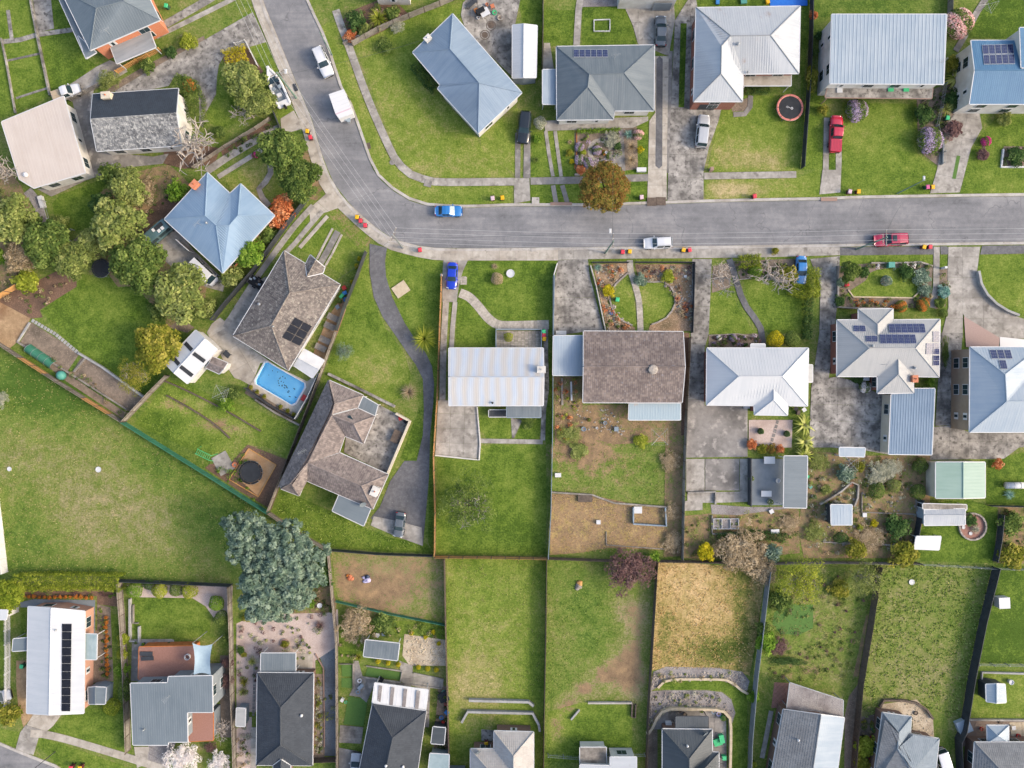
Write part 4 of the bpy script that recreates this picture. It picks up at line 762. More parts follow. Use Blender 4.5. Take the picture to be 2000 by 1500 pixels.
# ------------------------------------------------ buildings
def face_frame(q):
    n = Vector((0, 0, 0))
    for i in range(len(q)):
        a, b = q[i], q[(i+1) % len(q)]; n += Vector(((a.y-b.y)*(a.z+b.z), (a.z-b.z)*(a.x+b.x), (a.x-b.x)*(a.y+b.y)))
    n.normalize()
    if n.z < 0: n = -n
    u = Vector((0, 0, 1)).cross(n)
    return n, (u.normalized() if u.length > .02 else None)
def roof_block(r, Pt, F, he, hr, mat, style, th=.14, rib=.38, ribw=.05, ribh=.016, trim='metal_white', caps=True, ribdir=None, name='roof', capmat=None, over=.45, wall='wall_white', z0=0, win=True, wins=None, faces_mat=None):
    V = {}
    for w in Pt.split():
        p = [float(c) for c in w[1:].split(',')]; h = p[2] if len(p) > 2 else (he if w[0].islower() else hr); V[w[0]] = P(p[0], p[1], h)
    FS = [list(f) for f in F.split()]; mb = MB(); mb.uv = []; extra = MB(); extra.uv = []; frames = []
    ext2 = MB(); ext2.uv = []
    mb2 = MB(); mb2.uv = []
    for fi, f in enumerate(FS):
        q = [V[c] for c in f]; n, u = face_frame(q)
        if ribdir: d = (V[ribdir[1]]-V[ribdir[0]]); d -= n*d.dot(n); v = d.normalized(); u = v.cross(n).normalized()
        else:
            if u is None: e = max(((q[i]-q[i-1]) for i in range(len(q))), key=lambda x: x.length); u = e.normalized()
            v = n.cross(u)
        # outward orientation: counter-clockwise from above
        ar = sum(q[i].x*q[(i+1) % len(q)].y-q[(i+1) % len(q)].x*q[i].y for i in range(len(q)))
        if ar < 0: f.reverse(); q.reverse()
        frames.append((n, u, v, q)); alt = faces_mat and str(fi) in faces_mat[1]
        t_ = mb2 if alt else mb; x_ = ext2 if alt else extra
        t_.add(q, [tuple(range(len(q)))]); t_.uv.append([(p.dot(u), p.dot(v)) for p in q])
        qa = [(p.dot(u), p.dot(v)) for p in q]; o = q[0]-u*qa[0][0]-v*qa[0][1]
        a0, a1 = min(p[0] for p in qa), max(p[0] for p in qa); b0, b1 = min(p[1] for p in qa), max(p[1] for p in qa)
        if style == 'rib':
            a = a0+rib*.5
            while a < a1:
                ys = []
                for i in range(len(qa)):
                    (x1, y1), (x2, y2) = qa[i], qa[(i+1) % len(qa)]
                    if (x1 > a) != (x2 > a): ys.append(y1+(y2-y1)*(a-x1)/(x2-x1))
                ys.sort()
                for y1, y2 in zip(ys[::2], ys[1::2]):
                    if y2-y1 < .15: continue
                    w = ribw/2; hh = ribh; y1 += .02; y2 -= .02
                    pts = [o+u*(a+k*w)+v*y+n*z for y in (y1, y2) for k, z in ((-1.6, .003), (-.7, hh), (.7, hh), (1.6, .003))]
                    x_.add(pts, [(0, 1, 5, 4), (1, 2, 6, 5), (2, 3, 7, 6), (0, 3, 2, 1)]); x_.uv += [[(a, y1), (a, y1), (a, y2), (a, y2)]]*3+[[(a, y1)]*4]
                a += rib
        elif style == 'tile':
            c_ = .35; b = b0
            while b < b1-.02:
                p2 = clip(clip(qa, 0, 1, min(b+c_, b1)), 0, -1, -b)
                if len(p2) >= 3:
                    lift = lambda y: .004+.035*(1-(y-b)/c_)
                    pts = [o+u*x+v*y+n*lift(y) for x, y in p2]; lo = [(x, y) for x, y in p2 if abs(y-b) < 1e-4]
                    x_.add(pts, [tuple(range(len(pts)))]); x_.uv.append([(x, y+.01) for x, y in p2])
                    if len(lo) >= 2:
                        xa, xb = min(x for x, _ in lo), max(x for x, _ in lo)
                        x_.add([o+u*xa+v*b, o+u*xb+v*b, o+u*xb+v*b+n*.039, o+u*xa+v*b+n*.039], [(0, 1, 2, 3)]); x_.uv.append([(xa, b), (xb, b), (xb, b), (xa, b)])
                b += c_
    # underside and rim
    edges = {}
    for fi, f in enumerate(FS):
        for i in range(len(f)): edges.setdefault(frozenset((f[i], f[(i+1) % len(f)])), []).append((f[i], f[(i+1) % len(f)], fi))
    dn = Vector((0, 0, -th)); bd = [e[0] for e in edges.values() if len(e) == 1]
    for n, u, v, q in frames:
        t_ = mb; t_.add([p+dn for p in reversed(q)], [tuple(range(len(q)))]); t_.uv.append([(0, 0)]*len(q))
    for a, b, fi in bd: mb.add([V[a]+dn, V[b]+dn, V[b], V[a]], [(0, 1, 2, 3)]); mb.uv.append([(0, 0)]*4)
    ro = mb.build(name, mat, r)
    if mb2.f: mb2.build('roof_slope', faces_mat[0], ro)
    for e_, mm in ((extra, mat), (ext2, faces_mat and faces_mat[0])):
        if e_.f: e_.build('tile_courses' if style == 'tile' else 'sheet_ribs', mm, ro, kind='stuff')
    cm = capmat or (mat if style == 'tile' else mat)
    for e in edges.values():
        a, b = V[e[0][0]], V[e[0][1]]
        if len(e) == 2 and caps:
            n1 = frames[e[0][2]][0]; q2 = frames[e[1][2]][3]; ce = sum(q2, Vector((0, 0, 0)))/len(q2); s_ = (ce-a).dot(n1)
            if s_ < -.02:
                d = (b-a).normalized(); up = Vector((0, 0, .03)); k = MB().tube([a+up, b+up], .11 if style == 'tile' else .085, 6); k.uv = [[(.3*i, 0) for i in range(len(f))] for f in k.f]; k.build('ridge_cap', cm, ro)
            elif s_ > .02: k = MB().beam(a+Vector((0, 0, .02)), b+Vector((0, 0, .02)), .26, .03); k.uv = [[(0, 0)]*len(f) for f in k.f]; k.build('valley_gutter', 'galv' if style == 'tile' else mat, ro)
    # gutters along eaves, barge boards along gable edges
    cx = sum((V[a] for a, b, _ in bd), Vector((0, 0, 0)))/max(1, len(bd))
    for a, b, fi in bd:
        A, B_ = V[a], V[b]; d = B_-A
        if d.length < .3: continue
        side = Vector((d.y, -d.x, 0)).normalized(); off = side*.055+Vector((0, 0, -.07))
        MB().beam(A+off, B_+off, .11, .13).build('gutter' if abs(d.z) < .15 else 'barge_board', trim, ro)
    # walls below the inset outline
    if wall:
        nx = {a: b for a, b, _ in bd}; st = bd[0][0]; loop = [st]; c_ = nx[st]
        while c_ != st and len(loop) < 60: loop.append(c_); c_ = nx.get(c_, st)
        L = [V[c] for c in loop]; n = len(L); I = []
        for i in range(n):
            a, b, c_ = L[i-1], L[i], L[(i+1) % n]; d1 = Vector((b.x-a.x, b.y-a.y)).normalized(); d2 = Vector((c_.x-b.x, c_.y-b.y)).normalized()
            n1, n2 = Vector((-d1.y, d1.x)), Vector((-d2.y, d2.x)); k = 1+n1.dot(n2)
            o_ = (n1+n2)*(over/max(k, .35)); I.append(Vector((b.x+o_.x, b.y+o_.y, b.z-th*.6)))
        wm = MB(); wm.uv = []; hole = []
        for i in range(n):
            a, b = I[i], I[(i+1) % n]; l = (b-a).length
            wm.add([(a.x, a.y, z0), (b.x, b.y, z0), b, a], [(0, 1, 2, 3)]); wm.uv.append([(0, z0), (l, z0), (l, b.z), (0, a.z)])
        wm.build('wall', wall, r)
        for i in range(n):
            a, b = I[i], I[(i+1) % n]; d = Vector((b.x-a.x, b.y-a.y, 0)); l = d.length
            if l < 2.2 or not win: continue
            d.normalize(); out = Vector((d.y, -d.x, 0)); k = max(1, int(l//3.6)); rz = math.atan2(d.y, d.x); top = min(a.z, b.z)
            lv = [1.5+z0] if top < 4.2 else [top-1.35, 1.4]
            for zc in lv:
                for j in range(k):
                    c = Vector((a.x, a.y, 0))+d*(l*(j+.5)/k); ww = 1.5 if (i+j) % 3 else .9; hh = 1.15 if (i+j) % 3 else .8
                    fr = MB().box((c.x+out.x*.02, c.y+out.y*.02, zc), (ww+.14, .07, hh+.14), rz).build('window', trim, r)
                    MB().box((c.x+out.x*.045, c.y+out.y*.045, zc), (ww/2-.03, .05, hh), rz).build('pane', 'glass_dark', fr) if ww < 1 else [MB().box((c.x+out.x*.045+d.x*s_*ww/4, c.y+out.y*.045+d.y*s_*ww/4, zc), (ww/2-.04, .05, hh), rz).build('pane', 'glass_dark', fr) for s_ in (-1, 1)]
    return V, frames, ro
def house(label, Pt, F, he, hr, mat, style='rib', cat='house', name='house', **k):
    c = [float(x) for x in Pt.split()[0][1:].split(',')][:2]; b = P(c[0], c[1], he)
    r = root(name, label, cat, (b.x, b.y, 0)); k2 = dict(k); V, fr, ro = roof_block(r, Pt, F, he, hr, mat, style, **k2); r_roof[label] = (V, fr, ro); return r
r_roof = {}
def at_roof(label, px, py, lift=.0):   # the point of a roof seen at photo position
    best = None; o = Vector((0, 0, HC)); d = (P(px, py, 0)-o).normalized()
    for n, u, v, q in r_roof[label][1]:
        den = d.dot(n)
        if abs(den) < 1e-5: continue
        t = (q[0]-o).dot(n)/den; p = o+d*t
        if pip(np.array([p.x]), np.array([p.y]), [(c.x, c.y) for c in q])[0]: return p+n*lift, n, u, v
    n, u, v, q = r_roof[label][1][0]; t = (q[0]-o).dot(n)/d.dot(n); return o+d*t+n*lift, n, u, v
def solar(r, label, quad, nx, ny, mat='solar', lines=True, fm='frame_alu'):
    """rows of single framed panels inside a four-corner outline (photo pixels), lying on that roof"""
    q = [at_roof(label, *p, lift=.1) for p in parse(quad)]; n = q[0][1]; q = [x[0] for x in q]
    for i in range(nx):
        for j in range(ny):
            gx, gy = .035, .03
            def pt(s_, t_, z=0): return (q[0]*(1-s_)+q[1]*s_)*(1-t_)+(q[3]*(1-s_)+q[2]*s_)*t_+n*z
            s0, s1, t0, t1 = (i+gx)/nx, (i+1-gx)/nx, (j+gy)/ny, (j+1-gy)/ny; c = [pt(s0, t0), pt(s1, t0), pt(s1, t1), pt(s0, t1)]
            mb = MB().add([p-n*.045 for p in c]+c, [(3, 2, 1, 0), (4, 5, 6, 7), (0, 1, 5, 4), (1, 2, 6, 5), (2, 3, 7, 6), (3, 0, 4, 7)]); o = mb.build('solar_panel', fm if lines else 'black', r)
            e = .035; k = [pt(s0+(s1-s0)*a, t0+(t1-t0)*b, .004) for a, b in ((e, e), (1-e, e), (1-e, 1-e), (e, 1-e))]; MB().add(k, [(0, 1, 2, 3)]).build('cells', mat, o)
            if lines:
                lm = MB()
                for w in (1/3, 2/3):
                    for A, B_ in (((w, .04), (w, .96)), ((.04, w), (.96, w))):
                        f = lambda s_, t_: pt(s0+(s1-s0)*s_, t0+(t1-t0)*t_, .007)
                        lm.beam(f(*A), f(*B_), .014, .002)
                lm.build('busbar', 'solar_lines', o)
def chimney(r, label, px, py, w, h, mat='brick_red', cap='terracotta'):
    p, n, u, v = at_roof(label, px, py); b = p-Vector((0, 0, .8)); rz = math.atan2(u.y, u.x) if u else 0
    mb = MB().box((b.x, b.y, b.z+(h+.8)/2), (w, w*.75, h+.8), rz); mb.uv = [[(0, 0), (w, 0), (w, h), (0, h)]]*6; o = mb.build('chimney', mat, r)
    k = MB().box((b.x, b.y, b.z+h+.82), (w+.1, w*.75+.1, .08), rz); k.uv = [[(0, 0), (w, 0), (w, h), (0, h)]]*6; k.build('chimney_cap', mat, o); MB().lathe((b.x, b.y, b.z+h+.86), [(.11, 0), (.09, .3), (.06, .3), (.06, .02)], 8).build('chimney_pot', cap, o)
def antenna(r, label, px, py, rz=0, h=1.6):
    p, n, u, v = at_roof(label, px, py); mb = MB().tube([p, p+Vector((0, 0, h))], .025, 5); c, s_ = math.cos(rz), math.sin(rz)
    d, e = Vector((c, s_, 0)), Vector((-s_, c, 0)); t = p+Vector((0, 0, h)); mb.tube([t-d*.7, t+d*.7], .018, 4)
    for i in range(7): q = t+d*(-.65+i*.21); mb.tube([q-e*(.38-.03*i), q+e*(.38-.03*i)], .012, 4)
    mb.build('tv_antenna', 'galv', r)
def dish(r, label, px, py, rad=.4, mat='roof_grey'):
    p, n, u, v = at_roof(label, px, py); a = p+Vector((0, 0, .5)); mb = MB().tube([p, a], .03, 5); mb.build('dish_mast', 'galv', r)
    d = MB(); vs = [a]; N = 14; ax = Vector((.5, -.6, .62)).normalized(); t1 = ax.orthogonal().normalized(); t2 = ax.cross(t1)
    for rr, dz in ((.5, .05), (1, .16)):
        for k in range(N): th = 2*math.pi*k/N; vs.append(a+t1*(rad*rr*math.cos(th))+t2*(rad*rr*1.1*math.sin(th))+ax*(rad*dz))
    fs = [(0, 1+k, 1+(k+1) % N) for k in range(N)]+[(1+k, 1+N+k, 1+N+(k+1) % N, 1+(k+1) % N) for k in range(N)]
    d.add(vs, fs).build('satellite_dish', mat, r)
def vent(r, label, px, py, rad=.16, mat='galv'):
    p, n, u, v = at_roof(label, px, py, -.05); MB().lathe(p, [(rad, 0), (rad, .3), (rad*1.5, .32), (rad*1.3, .45), (.02, .55)], 10).build('roof_vent', mat, r)
def flatroof(r, pts, h, mat, posts=True, name='patio_roof', wall=None, rib=.5, style='rib', ribdir='ab', trim='metal_white', drop=.15, **k):
    q = parse(pts); Pt = ' '.join('%s%g,%g,%g' % (ch, p[0], p[1], h-(drop if i in (1, 2) else 0)) for i, (ch, p) in enumerate(zip('abcdefgh', q)))
    V, fr, ro = roof_block(r, Pt, 'abcdefgh'[:len(q)], h, h, mat, style, th=.1, rib=rib, ribdir=ribdir, name=name, wall=wall, caps=False, trim=trim, over=.15, win=False, **k)
    if posts and not wall:
        cc = sum(V.values(), Vector())/len(V)
        for p in V.values(): t = p+(cc-p)*.06; MB().box((t.x, t.y, (p.z-.1)/2), (.1, .1, p.z-.1)).build('post', trim, r)
    return V
def lean(label, pts, h, mat, name='pergola', cat='pergola', **k):
    q = parse(pts)[0]; b = P(q[0], q[1], h); r = root(name, label, cat, (b.x, b.y, 0)); flatroof(r, pts, h, mat, **k); return r
N_ = 'orange brick house with blue-grey hip roof, top left'
h1 = house(N_, "a176,98 b312,39 c254,-79 d118,-20 R188,16 Q242,2", "abQR bcQ cdRQ daR", 4.4, 6.3, 'roof_steel', wall='brick_orange', over=.5)
flatroof(h1, "152,70 168,114 188,102 176,92", 3.6, 'roof_steel', posts=False); flatroof(h1, "98,-40 136,-10 176,98 168,114", 3.5, 'roof_steel', posts=False, ribdir='bc')
flatroof(h1, "216,92 290,55 304,92 228,124", 2.4, 'roof_old', name='carport_roof', rib=.7); antenna(h1, N_, 216, 68, .4)
N_ = 'white house with tan ribbed roof near the left edge'
h2 = house(N_, "a3,238 b124,188 c166,337 d66,367 e38,350", "abcde", 3.6, 3.6, 'roof_tan', rib=.45, ribdir='bc', wall='wall_white', over=.5); vent(h2, N_, 52, 342, .25, 'metal_white')
N_ = 'gable house with half dark, half lichen grey tiled roof'
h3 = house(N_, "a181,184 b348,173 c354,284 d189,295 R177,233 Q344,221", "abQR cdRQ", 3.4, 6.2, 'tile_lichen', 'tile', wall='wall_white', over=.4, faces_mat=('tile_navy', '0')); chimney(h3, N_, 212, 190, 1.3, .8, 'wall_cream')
N_ = 'house with light blue multi-hip metal roof beside the campervan'
h4 = house(N_, "a321,428 b405,337 c449,378 d470,359 e536,421 f435,533 R401,422 Q422,440 S448,440 T465,421", "abR bcSQR cdTS deT efQST faRQ", 3.2, 5.2, 'roof_sky', wall='brick_orange', rib=.3, trim='metal_white'); chimney(h4, N_, 384, 363, 1.2, .9, 'brick_orange'); antenna(h4, N_, 394, 440, .8); vent(h4, N_, 404, 436, .12)
N_ = 'brown-grey tiled hip house with pool behind'
h5 = house(N_, "a555,490 b664,556 c563,723 d455,656 R566,572 Q530,636", "abR bcQR cdQ daRQ", 3.0, 5.1, 'tile_brown', 'tile', wall='wall_white')
roof_block(h5, "a597,516 b606,498 c634,522 d630,533 R617,508 Q600,540", "abRQ cdQR" if 0 else "aRQ RcdQ abR", 3.05, 3.75, 'tile_brown', 'tile', name='porch_roof', wall=None, caps=True); solar(h5, N_, "576,619 610,637 586,676 550,659", 2, 3, 'solar_black', False); vent(h5, N_, 507, 594); vent(h5, N_, 535, 638, .1)
N_ = 'large U-shaped house with mauve-brown tiled hips'
h6 = house(N_, "a643,743 b709,772 c698,797 d732,813 e710,866 f673,851 g662,884 h758,927 i728,994 j597,938 k584,968 l548,954 A654,789 B648,811 C691,828 J601,904 D568,944 E706,949", "abA bcBA cdCB deC efBC fgJB ghEJ hiE ijJE jkDJ klD laABJD", 2.8, 4.7, 'tile_mauve', 'tile', wall='brick_brown'); chimney(h6, N_, 734, 958, 1.4, .9, 'wall_white'); dish(h6, N_, 710, 984, .5); antenna(h6, N_, 596, 880, .5); MB().box((P(680, 820, 4.2)), (1.3, .9, .08), .6).build('skylight', 'glass_dark', h6)
flatroof(h6, "709,774 738,791 732,812 699,797", 2.75, 'roof_grey', ribdir='ad'); flatroof(h6, "662,967 724,993 710,1027 649,998", 2.75, 'roof_steel', style='flat', trim='metal_white')
N_ = 'blue-grey hip-roofed house on the bend with white chimney'
h7 = house(N_, "a884,27 b1019,181 c934,260 d855,173 e860,166 f806,102 R879,96 Q936,162", "abQR bcQ cdeQ efRQ faR", 3.6, 5.5, 'roof_bluegrey', wall='wall_white', rib=.3); chimney(h7, N_, 836, 78, 1.0, .6, 'wall_white', 'white'); antenna(h7, N_, 930, 84, .3)
N_ = 'grey hip house with six red-tinged solar panels'
h8 = house(N_, "a1087,91 b1278,88 c1277,216 d1200,216 e1198,233 f1088,234 R1151,145 Q1219,143 S1148,170", "abQR bcQ cdRQ deSR efS faRS", 3.2, 5.2, 'roof_grey', wall='wall_white', rib=.34); solar(h8, N_, "1120,97 1187,97 1188,113 1120,113", 6, 1); antenna(h8, N_, 1200, 116, .2)
flatroof(h8, "1060,136 1087,136 1087,203 1060,203", 2.6, 'roof_zinc', name='carport_roof', ribdir='ad')
N_ = 'white-grey hip house with rusty ridges and brick garage level'
h9 = house(N_, "a1360,15 b1563,12 c1560,143 d1451,144 e1450,198 f1355,198 R1427,70 Q1505,69 S1409,90 T1408,144", "abQR bcQ cdSRQ deTS efT faRST", 4.4, 6.4, 'roof_white', wall='brick_red', rib=.36, capmat='roof_old'); vent(h9, N_, 1441, 87); vent(h9, N_, 1460, 142, .1)
N_ = 'white two-storey house with ribbed pale blue skillion roof'
h10 = house(N_, "a1625,28 b1849,28 c1843,164 d1621,163", "abcd", 5.2, 5.2, 'roof_zinc', wall='wall_white', rib=.54, ribw=.1, ribh=.03, ribdir='ad', over=.35); antenna(h10, N_, 1838, 122, .5, .8)
N_ = 'house with bright blue gable roof and ten solar panels'
h11 = house(N_, "a1897,79 b2090,79 c2090,203 d1894,203 R1904,137 Q2090,137", "abQR cdRQ", 4.6, 5.9, 'roof_blue', wall='wall_white', rib=.3, over=.3); solar(h11, N_, "1917,88 1978,86 1982,126 1921,127", 5, 2)
flatroof(h11, "1992,54 2090,54 2090,132 1995,132", 6.0, 'roof_blue', wall='wall_white')
N_ = 'pale blue striped gable house behind the new timber fence'
h12 = house(N_, "a877,680 b1061,680 c1061,792 d877,792 R877,736 Q1062,736", "abQR cdRQ", 3.0, 4.3, 'roof_stripe', wall='wall_white', rib=.34, over=.35); chimney(h12, N_, 1057, 722, 1.2, .9, 'wall_white', 'white'); vent(h12, N_, 962, 787, .12, 'black')
flatroof(h12, "990,794 1056,794 1056,815 990,815", 2.5, 'roof_grey', ribdir='ad', trim='metal_bluegrey'); flatroof(h12, "955,801 990,801 990,814 955,814", 1.1, 'metal_dark', ribdir='ad', name='stair', posts=False, rib=.3, wall='wall_grey')
N_ = 'brown tiled gable house with pale blue carport'
h13 = house(N_, "a1140,647 b1334,648 c1332,786 d1139,786 R1140,716 Q1338,716", "abQR cdRQ", 3.0, 4.9, 'tile_rust', 'tile', wall='brick_brown', over=.4); vent(h13, N_, 1275, 722, .5, 'tile_lichen' if 0 else 'stone')
flatroof(h13, "1081,656 1140,656 1140,733 1080,733", 2.6, 'roof_paleblue', name='carport_roof', ribdir='ad', rib=.4); flatroof(h13, "1229,788 1329,788 1329,820 1228,820", 2.4, 'roof_iridescent', ribdir='ad', rib=.4)
N_ = 'bright white hip house with small rear hip wing'
h14 = house(N_, "a1381,680 b1579,680 c1577,793 w1539,792 x1538,811 y1474,810 z1473,792 d1380,791 R1443,735 Q1528,735 M1511,761,4.3 N1511,781,4.3", "abQR bcQ cwMzdRQ wxNM xyN yzMN daR", 3.2, 5.3, 'roof_bright', wall='brick_red', rib=.45, ribw=.06); flatroof(h14, "1467,672 1494,672 1494,680 1467,680", 3.1, 'roof_white', posts=False, name='porch_roof'); flatroof(h14, "1579,713 1587,713 1587,746 1579,746", 2.7, 'roof_light', posts=False, name='window_hood')
N_ = 'light grey hip house covered in dark blue solar arrays'
h15 = house(N_, "a1635,625 e1677,625 f1677,604 g1744,603 h1744,625 b1836,624 c1834,736 i1784,735 j1784,767 k1714,768 l1714,735 d1635,735 R1698,680 Q1788,680 M1714,655,4.3 N1714,633,4.3 U1754,702,4.45 V1755,731,4.45", "aeMhbQR efNM fgN ghMN bcQ ciUldRQ ijVU jkV klUV daR", 3.3, 5.2, 'roof_light', wall='brick_red', rib=.3)
for q_, a_, b_ in (("1734,632 1805,632 1808,651 1737,651", 6, 1), ("1717,653 1787,653 1790,672 1719,672", 6, 1), ("1666,636 1689,636 1691,648 1667,648", 2, 1), ("1690,656 1713,656 1714,668 1691,668", 2, 1), ("1821,647 1834,647 1834,668 1821,668", 1, 2), ("1808,670 1834,670 1834,692 1807,692", 2, 2), ("1821,694 1834,694 1834,714 1821,714", 1, 2)): solar(h15, N_, q_, a_, b_, fm='solar_lines')
chimney(h15, N_, 1782, 740, 1.0, .8, 'brick_orange'); antenna(h15, N_, 1722, 712, 1.0); vent(h15, N_, 1703, 675); vent(h15, N_, 1785, 719)
house('long garage with blue corrugated roof below the solar house', "a1741,770 b1786,768 c1786,759 d1826,759 e1820,888 f1736,887", "abcdef", 2.9, 2.9, 'roof_corr_blue', name='garage', cat='garage', rib=.4, ribw=.1, ribh=.03, ribdir='af', wall='wall_cream', over=.1)
N_ = 'tall brown-walled house with pale hip roof on the right edge'
h16 = house(N_, "a1895,678 b2031,678 v2032,706 w2095,706 c2095,844 d1894,844 R1963,731 S1966,784 T2095,784", "abR bvSR vwTS cdST daRS", 5.0, 7.0, 'roof_paleblue', wall='wall_brown', rib=.4, over=.25); solar(h16, N_, "1931,683 1973,683 1978,702 1936,702", 3, 1); solar(h16, N_, "1949,703 1964,703 1968,722 1954,722", 1, 1)
N_ = 'long white gable house with dark solar strip, bottom left'
h17 = house(N_, "a55,1185 b165,1194 c163,1393 d52,1393 R100,1188 Q96,1396", "aRQd RbcQ", 3.0, 4.0, 'roof_bright', wall='brick_pink', rib=.6, over=.3, trim='metal_white'); solar(h17, N_, "121,1218 141,1218 138,1389 120,1389", 1, 11, 'solar_black', False); vent(h17, N_, 111, 1230, .08)
flatroof(h17, "158,1238 189,1239 188,1288 159,1288", 2.7, 'glass_pale', ribdir='ad', rib=.55, name='glass_pergola', trim='metal_white'); flatroof(h17, "26,1248 54,1246 54,1270 24,1272", 2.6, 'roof_steel', name='carport_roof')
N_ = 'two-storey house with flat steel-grey ribbed roof and brick deck'
h18 = house(N_, "a255,1335 b328,1334 c329,1322 d414,1320 e415,1391 f365,1391 g366,1449 h328,1449 i328,1455 j260,1455", "abcdefghij", 5.6, 5.6, 'roof_steel', wall='wall_grey', rib=.34, ribdir='aj', over=.3, trim='metal_white'); antenna(h18, N_, 330, 1360, .8, .8); vent(h18, N_, 282, 1424, .1)
flatroof(h18, "272,1264 378,1262 384,1322 270,1326", 2.5, 'paver_red', name='deck', style='flat', wall='timber_orange', trim='timber_orange', drop=0); flatroof(h18, "366,1392 416,1392 416,1446 370,1448", 3.2, 'paver_red', name='balcony', style='flat', wall='wall_grey', trim='timber_orange', drop=0)
N_ = 'dark slate tiled hip house with blue ribbed patio roof'
h19 = house(N_, "a503,1314 b612,1315 c610,1495 d501,1494 R548,1382 Q548,1455", "abR bcQR cdQ daRQ", 2.8, 4.8, 'tile_dark', 'tile', wall='brick_brown', over=.4); vent(h19, N_, 590, 1396, .15, 'white'); flatroof(h19, "510,1276 577,1276 577,1313 509,1313", 2.6, 'roof_grey', ribdir='ad', rib=.34)
roof_block(h19, "a534,1495 b548,1483 c567,1495 d567,1530 e534,1530 R549,1484,3.7 Q549,1530,3.7", "aRQe RcdQ", 2.85, 3.7, 'tile_dark', 'tile', name='porch_roof', wall='brick_brown', win=False)
N_ = 'dark slate hip house with white skylight-striped patio roof'
h20 = house(N_, "a728,1374 b832,1389 c806,1570 d692,1555 R767,1441 Q752,1510", "abR bcQR cdQ daRQ", 2.8, 4.9, 'tile_dark', 'tile', wall='brick_brown', over=.4); flatroof(h20, "732,1334 836,1348 831,1388 727,1374", 2.75, 'metal_white', ribdir='ad', rib=.7)
for x_ in (743, 767, 792, 817):
    MB().beam(P(x_, 1338+(x_-732)*.135, 2.83), P(x_-4, 1376+(x_-732)*.135, 2.69), .55, .03).build('skylight', 'gravel_grey', h20)
vent(h20, N_, 754, 1494, .14, 'white'); vent(h20, N_, 788, 1496, .14, 'white')
N_ = 'pale tiled hip house at the bottom edge by the vacant lot'
h21 = house(N_, "a965,1428 b1042,1430 c1042,1580 d919,1580 e919,1463 f965,1463 R1003,1476 S1003,1512 Q1003,1540 U962,1512", "abR bcQSR cdUSQ deU efSU faRS", 3.0, 5.0, 'tile_pale', 'tile', wall='brick_brown', over=.4); dish(h21, N_, 934, 1466)
N_ = 'dark grey hip house inside the curved stone wall'
h22 = house(N_, "a1294,1424 b1391,1425 c1391,1469 d1404,1470 e1404,1600 f1294,1600 R1346,1482 S1346,1513 U1375,1502 Q1346,1550", "abR bcSR cdUS deQSU efQ faRSQ", 2.9, 5.0, 'roof_slate', wall='brick_brown', rib=.4); flatroof(h22, "1320,1400 1383,1400 1383,1423 1320,1423", 2.75, 'roof_slate', ribdir='ad', rib=.34, trim='metal_dark'); dish(h22, N_, 1376, 1430, .45); vent(h22, N_, 1342, 1455, .12, 'white')
N_ = 'grey tiled gable house with concrete-grey patio roof'
h23 = house(N_, "a1530,1386 b1649,1402 c1626,1580 d1494,1580 R1603,1396 Q1576,1580", "aRQd RbcQ", 3.0, 4.4, 'tile_grey', 'tile', wall='brick_brown', over=.3, faces_mat=('roof_zinc', '1')); flatroof(h23, "1543,1334 1647,1368 1646,1401 1537,1384", 2.7, 'gravel_grey', ribdir='ad', rib=1.2, trim='galv'); vent(h23, N_, 1558, 1444, .12, 'white')
N_ = 'blue-grey tiled hip house below the tussock lot'
h24 = house(N_, "a1724,1392 b1780,1400 c1778,1434 d1834,1443 e1822,1560 f1703,1545 R1755,1431 S1753,1462 U1778,1503", "abR bcSR cdUS deU efaRSU", 2.8, 4.5, 'tile_bluegrey', 'tile', wall='brick_brown', over=.4, faces_mat=('tile_grey', '4'))
N_ = 'blue-grey tiled house at the bottom right corner'
h25 = house(N_, "a1904,1450 b2080,1450 c2080,1590 d1895,1590 R1968,1518 Q2010,1518", "abQR bcQ cdRQ daR", 2.8, 4.6, 'tile_grey', 'tile', wall='brick_brown', over=.4)
N_ = 'white house with rear balcony at the bottom edge'
h26 = house(N_, "a1133,1494 b1192,1496 c1192,1479 d1243,1479 e1243,1600 f1133,1600", "abcdef", 3.2, 3.2, 'roof_white', style='flat', wall='wall_white', over=.2); flatroof(h26, "1133,1460 1184,1460 1184,1494 1133,1494", 2.2, 'timber_grey', name='balcony', style='rib', rib=.2, wall='wall_white', drop=0)
h27 = house('red-roofed house cut by the top frame edge', "a728,-10 b800,-10 c800,-60 d728,-60", "abcd", 3.4, 3.4, 'brick_orange', style='flat', wall='wall_white', over=.3)
h28 = house('white-walled garage cut by the top frame edge', "a1212,-4 b1322,-4 c1322,-60 d1212,-60", "abcd", 3.0, 3.0, 'roof_white', style='flat', wall='wall_white', over=-.05, name='garage', cat='garage', win=False)
MB().box(P(1293, 13, 1.3), (2.8, .1, 2.1)).build('garage_door', 'wall_grey', h28)
h29 = house('neighbouring white house cut by the left frame edge', "a-60,1190 b14,1192 c12,1210 d-60,1210", "abcd", 3, 3, 'roof_bright', style='flat', wall='wall_white', over=.2, win=False)
h30 = house('grey flat outbuilding at the bottom frame edge', "a868,1510 b908,1510 c908,1560 d868,1560", "abcd", 2.4, 2.4, 'roof_grey', style='flat', wall='wall_grey', over=.1, win=False, name='shed', cat='shed')
